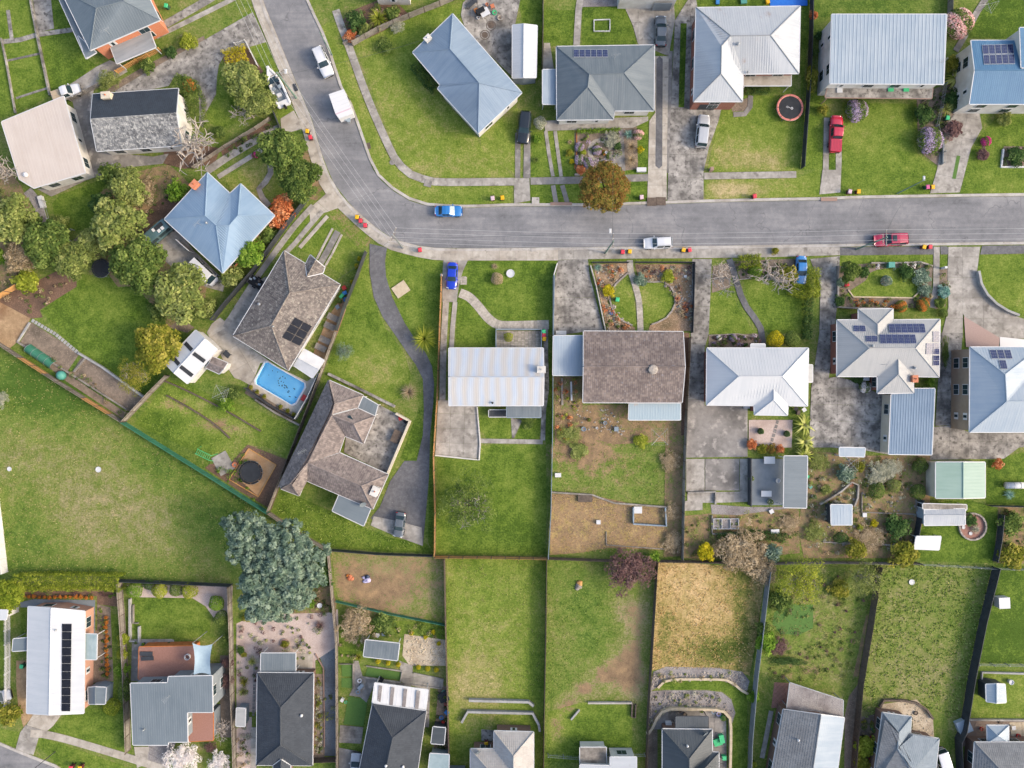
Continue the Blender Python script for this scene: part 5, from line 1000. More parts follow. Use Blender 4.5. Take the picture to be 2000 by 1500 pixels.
# ---- sheds
SH = dict(name='shed', cat='shed', win=False, over=.08)
house('long white gable shed beside the concrete yard', "a1001,49 b1049,50 c1047,151 d1001,152 R1023,47 Q1022,151", "aRQd RbcQ", 2.3, 2.9, 'roof_bright', wall='wall_grey', rib=.4, **SH)
s3 = house('white gable shed with dark skylight strips', "a322,709 b382,645 c424,683 d366,749 R340,728 Q400,662", "abQR cdRQ", 2.6, 3.3, 'roof_bright', wall='wall_white', rib=.5, **SH)
for a_, b_ in (("362,670", "375,684"), ("337,697", "350,712"), ("378,690", "400,706"), ("352,715", "376,734")):
    A_, B_ = [at_roof('white gable shed with dark skylight strips', *parse(x)[0], lift=.05)[0] for x in (a_, b_)]; MB().beam(A_, B_, .6, .03).build('skylight', 'mat_black', s3)
house('small playhouse with brown tiled roof behind the white shed', "a415,697 b444,709 c428,730 d402,718 R409,708 Q437,720", "abQR cdRQ", 1.9, 2.5, 'tile_mauve', 'tile', wall='wall_white', **dict(SH, name='playhouse', cat='playhouse'))
house('white poolside gazebo roof by the sandy planter yard', "a594,682 b633,704 c610,738 d574,714 R583,700 Q622,721", "abQR cdRQ", 2.3, 2.8, 'metal_white', 'flat', wall=None, name='gazebo', cat='gazebo')
house('pale green gable shed on the right', "a1828,903 b1924,903 c1924,972 d1828,973 R1881,903 Q1881,973", "aRQd RbcQ", 2.8, 3.3, 'roof_green', wall='wall_cream', rib=.5, **SH)
house('small white corrugated shed below the green shed', "a1806,994 b1885,994 c1885,1025 d1806,1026 R1806,1006 Q1885,1006", "abQR cdRQ", 2.1, 2.5, 'roof_white', wall='metal_bluegrey', rib=.34, **SH)
house('small square shed with pale blue roof in the shrub garden', "a1623,986 b1664,986 c1664,1025 d1624,1025", "abcd", 2.2, 2.2, 'roof_paleblue', wall='metal_dark', rib=.5, ribdir='ad', **SH)
lean('long grey-blue pergola roof beside the timber deck', "1532,891 1577,891 1575,992 1531,991", 2.7, 'roof_steel', ribdir='ab', rib=.3)
house('small grey gable shed by the long white house', "a172,1343 b207,1343 c205,1375 d173,1375 R186,1342 Q186,1375", "aRQd RbcQ", 2.2, 2.6, 'roof_steel', wall='metal_bluegrey', rib=.5, **SH)
house('narrow grey shed beside the dark slate roof', "a462,1383 b479,1384 c478,1419 d461,1418", "abcd", 2.0, 2.0, 'roof_light', wall='metal_bluegrey', rib=.3, ribdir='ab', **SH)
lean('striped grey pergola roof above the turf strip', "714,1250 780,1257 776,1290 710,1282", 2.5, 'roof_grey', ribdir='ad', rib=.4)
house('small blue and white gable shed at the right', "a1926,1337 b1963,1337 c1965,1372 d1927,1370 R1946,1336 Q1946,1373", "aRQd RbcQ", 2.1, 2.6, 'roof_zinc', wall='metal_dark', rib=.3, **SH)
house('square glass-grey gazebo with pyramid roof', "a1928,1417 b1970,1417 c1970,1450 d1929,1450 R1949,1437", "abR bcR cdR daR", 2.5, 3.4, 'roof_zinc', 'flat', wall=None, name='gazebo', cat='gazebo')
house('dark-roofed shed beside the glass house at the bottom', "a846,1420 b870,1422 c867,1454 d842,1452", "abcd", 2.1, 2.1, 'roof_slate', style='flat', wall='metal_dark', **SH)
lean('clear-panelled greenhouse at the bottom beside dark pots', "840,1472 877,1474 876,1510 836,1510", 2.2, 'glass_pale', name='greenhouse', cat='greenhouse', ribdir='ab', rib=.5, wall='glass_pale')
lean('white frame pergola covered with netting', "1790,1048 1838,1048 1834,1074 1786,1072", 1.8, 'metal_white', style='flat', posts=True)
lean('long planted cold frame roof above the small white shed', "1803,984 1888,986 1888,996 1803,994", 2.2, 'timber_grey', ribdir='ad', rib=1.2)
lean('clear sheet lean-to beside the blotchy concrete yard', "1640,874 1690,875 1688,892 1640,891", 2.0, 'roof_paleblue', ribdir='ad', rib=.2)
# ------------------------------------------------ vehicles
def quadin(mb, q, e, lift):
    q = [Vector(p) for p in q]; n = (q[1]-q[0]).cross(q[3]-q[0]).normalized(); c = sum(q, Vector())/4
    f = lambda s_, t_: (q[0]*(1-s_)+q[1]*s_)*(1-t_)+(q[3]*(1-s_)+q[2]*s_)*t_
    k = [f(e, e), f(1-e, e), f(1-e, 1-e), f(e, 1-e)]; k = [p+n*lift for p in k]
    mb.add(k, [(0, 1, 2, 3)]); return mb
def car(label, a, b, kind, pm, hz=1.1, cat='car', name='parked_car', roofrail=False, sun=False, cargo=None):
    """a, b: photo positions of the tail and the nose"""
    A, B_ = P(*a, hz), P(*b, hz); d = B_-A; L = d.length; c = (A+B_)/2
    D = dict(sedan=(1.44, 1.8, .90, .21, .04, -.22, -.37), hatch=(1.5, 1.76, .92, .24, .08, -.38, -.47), suv=(1.7, 1.88, 1.0, .20, .06, -.41, -.48), ute=(1.75, 1.86, 1.02, .24, .12, -.10, -.15), van=(2.0, 1.85, 1.05, .42, .31, -.47, -.495))[kind]
    H, Wd, belt, ws, rf, rr, rb = D; Wd *= min(1.06, max(.95, L/4.6))
    r = root(name, label, cat, (c.x, c.y, .07), math.atan2(d.y, d.x)-math.pi/2); LOCAL.add(r.name)
    n = 17; ys = [L*(-.5+i/(n-1)) for i in range(n)]; mb = MB(); rings = []
    for y in ys:
        t = abs(2*y/L); w = Wd/2*(1-.05*t*t-.16*t**9); u = y/L
        if u > ws: k = (u-ws)/(.5-ws); top = belt-.05*k-.2*k**3.5
        elif u < rb and kind == 'sedan': k = (rb-u)/(.5+rb); top = belt+.03-.08*k**3
        else: top = belt
        bt = .24+.14*t**8
        prof = [(.80, bt), (.97, bt+.12), (1.0, .58), (.985, top-.16), (.90, top-.03), (.5, top+.015), (0, top+.03)]
        rings.append([(w*x, y, z) for x, z in prof]+[(-w*x, y, z) for x, z in prof[-2::-1]])
    m_ = len(rings[0]); mb.add([p for q in rings for p in q], [(i*m_+j, i*m_+j+1, (i+1)*m_+j+1, (i+1)*m_+j) for i in range(n-1) for j in range(m_-1)]+[tuple(range(m_)), tuple(range(n*m_-1, (n-1)*m_-1, -1))]+[((i)*m_, (i+1)*m_, (i+1)*m_+m_-1, i*m_+m_-1) for i in range(n-1)])
    mb.build('body', pm, r, smooth=True)
    wb, wr = Wd/2*.93, Wd/2*(.74 if kind != 'van' else .84); y1, y2, y3, y4 = ws*L, rf*L, rr*L, rb*L; zb = belt-.03
    g = MB(); rows = [(y1, wb*.92, zb), (y2, wr, H-.05), ((y2+y3)/2, wr*1.02, H), (y3, wr*.98, H-.06), (y4, wb*.92, zb+.02)]
    V = []
    for y, w, z in rows: V += [(w, y, z-.03 if z > zb+.1 else z), (w*.8, y+(.06 if y == y1 else 0), z+.01), (0, y+(.1 if y == y1 else 0), z+.03), (-w*.8, y+(.06 if y == y1 else 0), z+.01), (-w, y, z-.03 if z > zb+.1 else z)]
    g.add(V, [(i*5+j, i*5+j+1, i*5+j+6, i*5+j+5) for i in range(4) for j in range(4)])
    ym = (y2+y3)/2
    for s_ in (1, -1):   # sides down to the belt
        k = 0 if s_ == 1 else 4; q = [V[i*5+k] for i in range(5)]; lo = [(s_*wb, y2, zb), (s_*wb, ym, zb), (s_*wb, y3, zb)]
        g.add(q+lo, [(0, 5, 1), (1, 5, 6, 2), (2, 6, 7, 3), (3, 7, 4)] if s_ == 1 else [(1, 5, 0), (2, 6, 5, 1), (3, 7, 6, 2), (4, 7, 3)])
    g.build('cabin', pm, r, smooth=False)
    for i, nm in ((0, 'windscreen'), (3, 'rear_window')):
        lo, hi = [[Vector(V[(i+k)*5+j]) for j in range(5)] for k in (0, 1)]; e = Vector((0, .02 if i == 0 else -.02, .022)); gm = MB(); f = lambda j, t: lo[j].lerp(hi[j], t)+e
        q = [f(j, t) for t in (.1, .9) for j in range(5)]
        for k in (0, 5): q[k] = q[k].lerp(q[k+1], .35); q[k+4] = q[k+4].lerp(q[k+3], .35)
        gm.add(q, [(j, j+1, j+6, j+5) for j in range(4)]).build(nm, 'glass_dark' if pm != 'p_blue' or i else 'glass_pale', r)
    for s_ in (1, -1):
        for ya, yb in ((y2+.05, ym-.03), (ym+.03, y3-.02)):
            q = [(s_*wb, ya, zb), (s_*wb, yb, zb), (s_*wr*1.01, yb, H-.08), (s_*wr*1.01, ya, H-.08)]
            quadin(MB(), q if s_ < 0 else [q[1], q[0], q[3], q[2]], .08, .02).build('side_window', 'glass_dark', r)
        MB().box((s_*(Wd/2+.07), y1-.25, belt+.05), (.2, .13, .13)).build('wing_mirror', pm, r)
        MB().box((s_*Wd*.34, L/2-.19, .66), (.4, .16, .15), -s_*.32).build('headlight', 'head_light', r)
        MB().box((s_*Wd*.38, -L/2+.11, .78), (.26, .1, .18), s_*.2).build('tail_light', 'red_light', r)
        for yy in (L*.31, -L*.29):
            w = MB().tube([(s_*(Wd/2-.2), yy, .33), (s_*(Wd/2+.012), yy, .33)], .33, 16).build('wheel', 'rubber', r); MB().tube([(s_*(Wd/2-.1), yy, .33), (s_*(Wd/2+.02), yy, .33)], .2, 10).build('rim', 'chrome', w)
    MB().box((0, L/2-.05, .42), (Wd*.72, .12, .2)).build('bumper', 'black', r); MB().box((0, -L/2+.05, .45), (Wd*.76, .12, .2)).build('bumper', 'black', r)
    if roofrail:
        for s_ in (1, -1): MB().tube([(s_*wr*.93, y2-.1, H+.05), (s_*wr*.95, ym, H+.08), (s_*wr*.93, y3+.1, H+.04)], .025, 5).build('roof_rail', 'black' if roofrail == 2 else 'chrome', r)
    if sun: MB().box((0, y2-.45, H+.03), (wr*1.2, .6, .03)).build('sunroof', 'glass_dark', r)
    if kind == 'ute':
        tm = MB().box((0, (y4-L/2)/2-.02, belt+.06), (Wd*.86, L/2+y4-.2, .1)); tm.build('tray_cover', cargo or pm, r)
        for i in range(7): MB().box((-Wd*.36+i*Wd*.12, (y4-L/2)/2-.02, belt+.12), (.05, L/2+y4-.4, .03)).build('rib', cargo or pm, r)
    return r
CK = 'cars parked along the street'
car('white station wagon parked on the bend above the trailer', (617, 91), (642, 147), 'suv', 'p_white', roofrail=1)
car('black station wagon on the twin strip driveway', (1027, 216), (1021, 278), 'suv', 'p_black')
car('dark grey sedan parked nose-up at the white garage', (1292, 88), (1292, 28), 'sedan', 'p_grey')
car('silver hatchback below the brick garage door', (1370, 287), (1377, 223), 'suv', 'p_silver')
car('red double-cab pickup with ribbed tray cover', (1633, 296), (1637, 224), 'ute', 'p_red', name='pickup_truck', cat='pickup', hz=1.2)
car('light blue sedan parked at the kerb on the bend', (849, 411), (903, 411), 'sedan', 'p_blue')
car('royal blue sedan in the strip driveway by the timber fence', (884, 512), (881, 564), 'sedan', 'p_royal')
car('white crossover parked at the lower kerb', (1314, 472), (1258, 475), 'suv', 'p_white', roofrail=1)
car('maroon wagon with sunroof under the power pole', (1775, 465), (1709, 469), 'suv', 'p_maroon', sun=True)
car('sky blue sedan tucked beside the tall hedge', (1567, 499), (1566, 554), 'sedan', 'p_sky')
car('silver-grey sedan on the cracked apron', (783, 1001), (776, 1050), 'sedan', 'p_grey')
car('white pickup partly hidden behind the tan roof', (101, 189), (154, 170), 'ute', 'p_white', name='pickup_truck', cat='pickup', cargo='cloth_tan')
car('pale silver car nose-up at the bottom edge', (692, 1526), (695, 1473), 'sedan', 'p_silver')
car('silver car at the left frame edge', (-30, 1368), (18, 1358), 'sedan', 'p_silver')
v_ = car('grey-green campervan with roof vents beside the light blue roof', (276, 475), (334, 426), 'van', 'p_green', 2.0, 'campervan', 'campervan')
for x_, y_, w_, l_, mt in ((-.3, -.2, .5, .5, 'white'), (.35, .35, .45, .45, 'white'), (.35, 1.0, .45, .45, 'white'), (-.25, .7, .55, 1.5, 'mat_black'), (-.1, -2.1, .75, .7, 'white')): MB().box((x_, y_, 2.04), (w_, l_, .1)).build('solar_panel' if mt == 'mat_black' else 'roof_hatch', mt, v_)
v_ = car('white delivery van on the parking court', (371, 509), (415, 551), 'van', 'p_white', 1.9, 'van', 'delivery_van')
for y_ in (-.9, .2): MB().lathe((0, y_, 1.98), [(.12, 0), (.1, .1), (.02, .13)], 8).build('roof_vent', 'galv', v_)
car('white box van between grey fence and tiled roof, bottom right', (1842, 1470), (1860, 1530), 'van', 'p_white', 2.0, 'van', 'delivery_van')
# box trailer on the street
A_ = [P(x, y, 2.1) for x, y in ((655, 222), (686, 210), (671, 174), (642, 184))]; C_ = sum(A_, Vector())/4
r = root('box_trailer', 'white enclosed box trailer with peaked nose on the street', 'trailer', (C_.x, C_.y, 0))
nose = [P(662, 232, 2.05), P(689, 222, 2.05)]; mb = MB()
mb.prism([(p.x, p.y) for p in (nose[0], nose[1], A_[1], A_[2], A_[3], A_[0])], .5, 2.1).build('body', 'white', r)
MB().add([A_[0]+Vector((0, 0, .01)), nose[0]+Vector((0, 0, .012)), nose[1]+Vector((0, 0, .012)), A_[1]+Vector((0, 0, .01))], [(0, 1, 2, 3)]).build('nose_panel', 'lid_pink', r)
for i_ in range(5):
    t_ = (i_+.5)/5; MB().beam(A_[0].lerp(A_[3], t_)+Vector((0, 0, .01)), A_[1].lerp(A_[2], t_)+Vector((0, 0, .01)), .05, .03).build('roof_seam', 'metal_white', r)
hb = P(683, 242, .5); MB().beam(P(668, 230, .5), hb, .12, .1).beam(P(686, 224, .5), hb, .12, .1).build('drawbar', 'galv', r)
MB().add([P(668, 231, 1.2), P(686, 224, 1.2), P(684, 238, .8), P(680, 239, .8)], [(0, 1, 2, 3)]).build('stone_guard', 'metal_bluegrey', r)
for s_ in ((650, 204), (680, 192)):
    w = P(*s_, .35); dx = (A_[1]-A_[0]).normalized(); wl = MB().tube([w-dx*.1, w+dx*.1], .33, 14).build('wheel', 'rubber', r); MB().tube([w-dx*.12, w+dx*.12], .18, 8).build('rim', 'chrome', wl)
# boat on its trailer
bo, st = P(523, 131, 1.3), P(556, 206, 1.2); d = st-bo; L_ = d.length; c = (bo+st)/2
r = root('motor_boat', 'white and blue runabout boat on a trailer by the boat verge', 'boat', (c.x, c.y, 0), math.atan2(-d.y, -d.x)-math.pi/2); LOCAL.add(r.name)
mb = MB(); rg = []
for i in range(12):
    t = i/11; y = -L_/2+L_*t; w = 1.05*(1-max(0, (t-.35)/.65)**2.4)+.02; z = 1.25+.2*t*t
    rg.append([(w, y, z), (w*.97, y, z-.25), (w*.7, y, .75+.25*t), (0, y, .6+.4*t*t), (-w*.7, y, .75+.25*t), (-w*.97, y, z-.25), (-w, y, z)])
mb.add([p for q in rg for p in q], [(i*7+j, i*7+j+1, (i+1)*7+j+1, (i+1)*7+j) for i in range(11) for j in range(6)]+[tuple(range(6, -1, -1))]).build('hull', 'white', r, smooth=True)
gw = MB()
for s_ in (1, -1): gw.tube([(s_*(q[0][0]-.14), q[0][1], q[0][2]+.03) for q in rg], .2, 6)
gw.build('gunwale', 'white', r)
MB().add([(x*.86, y, z-.45) for q in rg[1:8] for x, y, z in (q[0], q[6])], [(i*2, i*2+1, i*2+3, i*2+2) for i in range(6)]).build('cockpit_floor', 'metal_bluegrey', r)
fd = [(x*.95, y, z+.02) for q in rg[7:] for x, y, z in (q[0], q[6])]; MB().add(fd, [(i*2, i*2+1, i*2+3, i*2+2) for i in range(4)]).build('foredeck', 'white', r)
MB().add([(x*.9, y, z+k) for q, k in zip(rg[6:9], (.5, .3, .05)) for x, y, z in (q[0], q[6])], [(0, 1, 3, 2), (2, 3, 5, 4)]).build('windscreen', 'glass_dark', r)
MB().box((-.5, -.3, 1.25), (.5, .5, .5)).build('seat', 'metal_bluegrey', r); MB().box((.5, -.3, 1.25), (.5, .5, .5)).build('seat', 'metal_bluegrey', r); MB().box((-.1, -1.4, 1.2), (.7, .45, .4)).build('ice_box', 'white', r)
MB().box((0, -L_/2+.35, 1.15), (1.9, .9, .35)).build('stern_bench', 'white', r); MB().box((0, -L_/2-.25, 1.3), (.4, .5, .7), taper=.8).build('outboard_motor', 'black', r)
MB().beam((-.6, -L_/2, .5), (-.4, 1.2, .5), .1, .1).beam((.6, -L_/2, .5), (.4, 1.2, .5), .1, .1).beam((-.4, 1.2, .5), (0, L_/2+.7, .5), .1, .1).beam((.4, 1.2, .5), (0, L_/2+.7, .5), .1, .1).build('trailer_frame', 'galv', r)
for s_ in (1, -1): MB().tube([(s_*.95, -.9, .3), (s_*1.15, -.9, .3)], .3, 12).build('wheel', 'rubber', r)
# dark utility trailer by the pool house
c = P(500, 551, .6); r = root('utility_trailer', 'dark loaded utility trailer beside the tiled pool house', 'trailer', (c.x, c.y, 0), 1.0); LOCAL.add(r.name)
MB().box((0, 0, .6), (1.4, 2.2, .12)).build('tray', 'black', r)
for s_ in (1, -1): MB().box((s_*.72, 0, .82), (.05, 2.3, .4)).build('side_board', 'metal_dark', r); MB().tube([(s_*.75, 0, .3), (s_*.95, 0, .3)], .3, 12).build('wheel', 'rubber', r)
for s_ in (1, -1): MB().box((0, s_*1.14, .82), (1.45, .05, .4)).build('end_board', 'metal_dark', r)
for i in range(6): MB().box((random.uniform(-.5, .5), random.uniform(-.9, .9), .8), (.4, .3, .25), random.random()*3).build('load_box', random.choice(['metal_bluegrey', 'timber_dark', 'stone', 'black']), r)
MB().beam((0, 1.1, .55), (0, 2.1, .5), .1, .1).build('drawbar', 'black', r)
# ------------------------------------------------ bins
BP = {}
def wheelie(label, px, py, lid, body='body_green', rz=None, group=None):
    if not BP:
        BP['b'] = MB().box((0, 0, .52), (.42, .46, .86)).mesh('body'); v = BP['b'].vertices
        for x in v:
            if x.co.z > .5: x.co.x *= 1.28; x.co.y *= 1.28
        BP['l'] = MB().add([(-.29, -.32, .96), (.29, -.32, .96), (.3, .33, 1.0), (-.3, .33, 1.0), (-.22, -.24, 1.04), (.22, -.24, 1.04), (.23, .25, 1.08), (-.23, .25, 1.08)], [(4, 5, 6, 7), (0, 1, 5, 4), (1, 2, 6, 5), (2, 3, 7, 6), (3, 0, 4, 7), (3, 2, 1, 0)]).mesh('lid')
        BP['h'] = MB().tube([(-.25, .38, .96), (.25, .38, .96)], .02, 5).mesh('handle'); BP['w'] = MB().tube([(-.03, 0, 0), (.03, 0, 0)], .1, 10).mesh('wheel')
        for k in BP: BP[k].materials.append(None)
    p = P(px, py, 1.0); r = root('wheelie_bin', label, 'bin', (p.x, p.y, .07), rz if rz is not None else random.uniform(-.3, .3), group)
    link('body', BP['b'], r, body); link('lid', BP['l'], r, lid); link('handle', BP['h'], r, body)
    for s_ in (1, -1): o = link('wheel', BP['w'], r, 'rubber'); o.location = (s_*.22, .28, .1)
for w in """600,256,y,Yellow-lidded bin on the footpath below the boat|606,268,r,red-lidded bin beside the yellow one below the boat|697,424,y,yellow-lidded bin first of three on the bend|704,431,r,red-lidded bin in the middle of three on the bend|713,440,r,red-lidded bin last of three on the bend|820,488,r,lone red-lidded bin at the lower kerb by the winding drive|962,387,p,pale pink-lidded bin on the verge left of the yellow one|981,386,y,yellow-lidded bin on the verge beside the black car drive|1216,492,r,red-lidded bin at the lower kerb left of the white crossover|1230,491,y,yellow-lidded bin at the lower kerb left of the white crossover|1335,488,y,yellow-lidded bin at the lower kerb right of the white crossover|1347,488,r,red-lidded bin at the lower kerb right of the white crossover|1253,385,p,pale pink-lidded bin right of the autumn tree|1474,383,r,lone red-lidded bin on the dry verge|1660,374,p,pale pink-lidded bin below the red pickup lawn|1677,374,y,yellow-lidded bin below the red pickup lawn|1812,365,m,magenta-lidded bin left of the stained driveway|1822,365,y,yellow-lidded bin left of the stained driveway|1805,482,y,yellow-lidded bin right of the maroon wagon|1817,482,r,red-lidded bin right of the maroon wagon|1062,648,g,green-lidded bin topmost of three beside the brick court|1062,655,r,red-lidded bin in the middle beside the brick court|1063,662,y,yellow-lidded bin lowest of three beside the brick court|1206,585,g,green bin lying open in the rocky leaf garden|950,1453,y,yellow-lidded bin on the patio of the pale tiled house|956,1459,r,red-lidded bin on the patio of the pale tiled house|42,1302,g,green-lidded bin left of the long white house|324,11,g,green-lidded bin by the orange brick house|1851,230,g,green-lidded bin by the spiky yucca|138,1500,r,red-lidded bin at the bottom left street|156,1500,y,yellow-lidded bin at the bottom left street|436,466,g,dark bin by the campervan court""".split('|'):
    x_, y_, k_, l_ = w.split(',', 3); wheelie(l_[0].lower()+l_[1:], float(x_), float(y_), dict(y='lid_yellow', r='lid_red', p='lid_pink', m='lid_magenta', g='lid_green')[k_], 'body_dark' if k_ in 'ryp' else 'body_green')
# ------------------------------------------------ poles and lines
def upole(label, px, py, h, mat, arm=None, lamp=None, r0=.16):
    b = P(px, py, 0); r = root('power_pole', label, 'pole', (b.x, b.y, 0)); MB().tube([b, b+Vector((0, 0, h))], [r0, r0*.6], 10).build('pole', mat, r); tops = []
    if arm is not None:
        d = Vector((math.cos(arm), math.sin(arm), 0)); t = b+Vector((0, 0, h-.3)); MB().beam(t-d*1.2, t+d*1.2, .1, .12).build('crossarm', 'timber_grey', r)
        for k in (-1.1, -.4, .4, 1.1): MB().lathe(t+d*k+Vector((0, 0, .06)), [(.05, 0), (.07, .08), (.03, .18)], 8).build('insulator', 'metal_white', r); tops.append(t+d*k+Vector((0, 0, .22)))
        MB().beam(t+Vector((0, 0, -.9))-d*.7, t+Vector((0, 0, -.9))+d*.7, .08, .1).build('lower_crossarm', 'timber_grey', r)
    if lamp:
        q = P(lamp[0], lamp[1], h-.2); MB().tube([b+Vector((0, 0, h-.7)), q], .04, 6).build('lamp_arm', 'galv', r); MB().box(q, (.35, .7, .12), taper=.7).build('lamp_head', 'plastic_white', r)
    return tops
up = math.pi/2
t1 = upole('grey-green power pole with street lamp behind the boat', 579, 192, 9.2, 'pole_green', .45, (558, 139))
upole('leaning green lamp pole beside the white wagon', 649, 108, 7.2, 'pole_green', None, None, .1)
t3 = upole('pale power pole at the bend where all lines meet', 787, 484, 9.8, 'galv', 1.1, None, .18)
t4 = upole('power pole with street lamp at the worn driveway', 1182, 494, 9.2, 'pole_green', up, (1192, 451))
t5 = upole('green power pole over the maroon wagon', 1672, 487, 9.2, 'pole_green', up)
upole('green lamp pole on the lawn beside the magenta bin', 1752, 378, 7.4, 'pole_green', None, (1805, 348), .1)
upole('thin dark street light pole at the bottom left', 108, 1468, 5.2, 'wire_dark', None, None, .07)
def wires(A, B_, label, group, n=None, sag=.5, mat='wire'):
    for i, (a, b) in enumerate(list(zip(A, B_))[:n]):
        MB().tube([a.lerp(b, t/12)-Vector((0, 0, sag*4*(t/12)*(1-t/12))) for t in range(13)], .016, 4, False).build('power_line', mat, None, label=(['lowest', 'second lowest', 'second highest', 'topmost'][i]+' '+label) if group else label, cat='power line', group=group)
off = lambda T, dx, dy: [t+Vector((dx, dy, 0)) for t in T]
wires(off(t1, -14, 30), t1, 'power line running off the top edge along the street', 'upper street power lines')
wires(t1, t3, 'power line over the street bend between two poles', 'bend power lines'); wires(t3, t4, 'power line over the lower kerb from bend pole to lamp pole', 'middle span power lines')
wires(t4, t5, 'power line over the lower kerb between lamp pole and maroon wagon pole', 'long span power lines', sag=.8); wires(t5, off(t5, 46, .6), 'power line from the maroon wagon pole off the right edge', 'right span power lines')
for T_, q_, l_ in ((t3, (1190, 455, 9), 'dark communication cable along the lower kerb'), (t3, (640, 560, 4), 'thin service wire from bend pole to the tiled pool house'), (t5, (1760, 400, 6.5), 'thin service wire crossing the street to the lamp pole'), (t1, (820, 80, 5), 'thin service wire crossing to the blue-grey hip roof'), (t4, (1200, 216, 4), 'thin service wire to the grey hip house')):
    wires([T_[1]-Vector((0, 0, .9))], [P(*q_)], l_, None, sag=.6, mat='wire_dark')
# ------------------------------------------------ fences and low walls
def fence(label, style, mat, h, s, alt=None, bay=2.4):
    pts = parse(s); Wp = [P(p[0], p[1]) for p in pts]; name = dict(pal='paling_fence', met='metal_fence', wire='wire_fence', con='wall', pick='picket_fence')[style]
    r = root(name, label, 'wall' if style == 'con' else 'fence', (Wp[0].x, Wp[0].y, 0), kind='thing'); tr = mat if style != 'pal' else 'timber_dark'; k = 0
    for a, b in zip(Wp, Wp[1:]):
        L = (b-a).length; nb = max(1, round(L/bay)); d = (b-a)/L; si = Vector((-d.y, d.x, 0)); rz = math.atan2(d.y, d.x)
        for i in range(nb+1):
            p = a+d*(L*i/nb)
            if i < nb or b is Wp[-1]: MB().box((p.x, p.y, (h+.06)/2), (.1, .1, h+.06), rz).build('post', 'galv' if style == 'wire' else tr, r)
        if style in ('pal', 'pick'):
            for z in (.35, h-.3): MB().beam(a+si*.05+Vector((0, 0, z)), b+si*.05+Vector((0, 0, z)), .04, .09).build('rail', tr, r)
        if style == 'wire':
            for z in (h*.5, h): MB().tube([a+Vector((0, 0, z)), b+Vector((0, 0, z))], .02, 4).build('rail', 'galv', r)
        for i in range(nb):
            p0, w = a+d*(L*i/nb+.05), L/nb-.1; mb = MB(); mm = mat
            if alt and (k*7 % 5) in (1, 3): mm = alt
            k += 1
            if style in ('pal', 'pick'):
                st = .115 if style == 'pal' else .2; n = max(1, int(w/st)); pw = (w/n)*(.93 if style == 'pal' else .5)
                for j in range(n):
                    c = p0+d*(w*(j+.5)/n)+si*random.uniform(-.012, .012); hh = h+random.uniform(-.035, .035); mb.box((c.x, c.y, hh/2), (pw, .022, hh), rz)
            elif style == 'met':
                n = max(4, int(w/.12)); vs = []
                for j in range(n+1):
                    c = p0+d*(w*j/n)+si*(.022*(1 if j % 2 else -1)); vs += [(c.x, c.y, .03), (c.x, c.y, h)]
                mb.add(vs, [(2*j, 2*j+2, 2*j+3, 2*j+1) for j in range(n)]); e = p0+d*w; mb.beam(p0+Vector((0, 0, h)), e+Vector((0, 0, h)), .07, .05)
            elif style == 'wire':
                for j in range(int(w/.3)+1): c = p0+d*(j*.3); mb.tube([c, c+Vector((0, 0, h))], .006, 3, False)
                for z in range(4): mb.tube([p0+Vector((0, 0, .2+z*.25)), p0+d*w+Vector((0, 0, .2+z*.25))], .006, 3, False)
            else:
                c = p0+d*w/2; mb.box((c.x, c.y, h/2), (w+.06, .16, h), rz)
            mb.build('mesh_panel' if style == 'wire' else 'panel', mm, r)
    return r
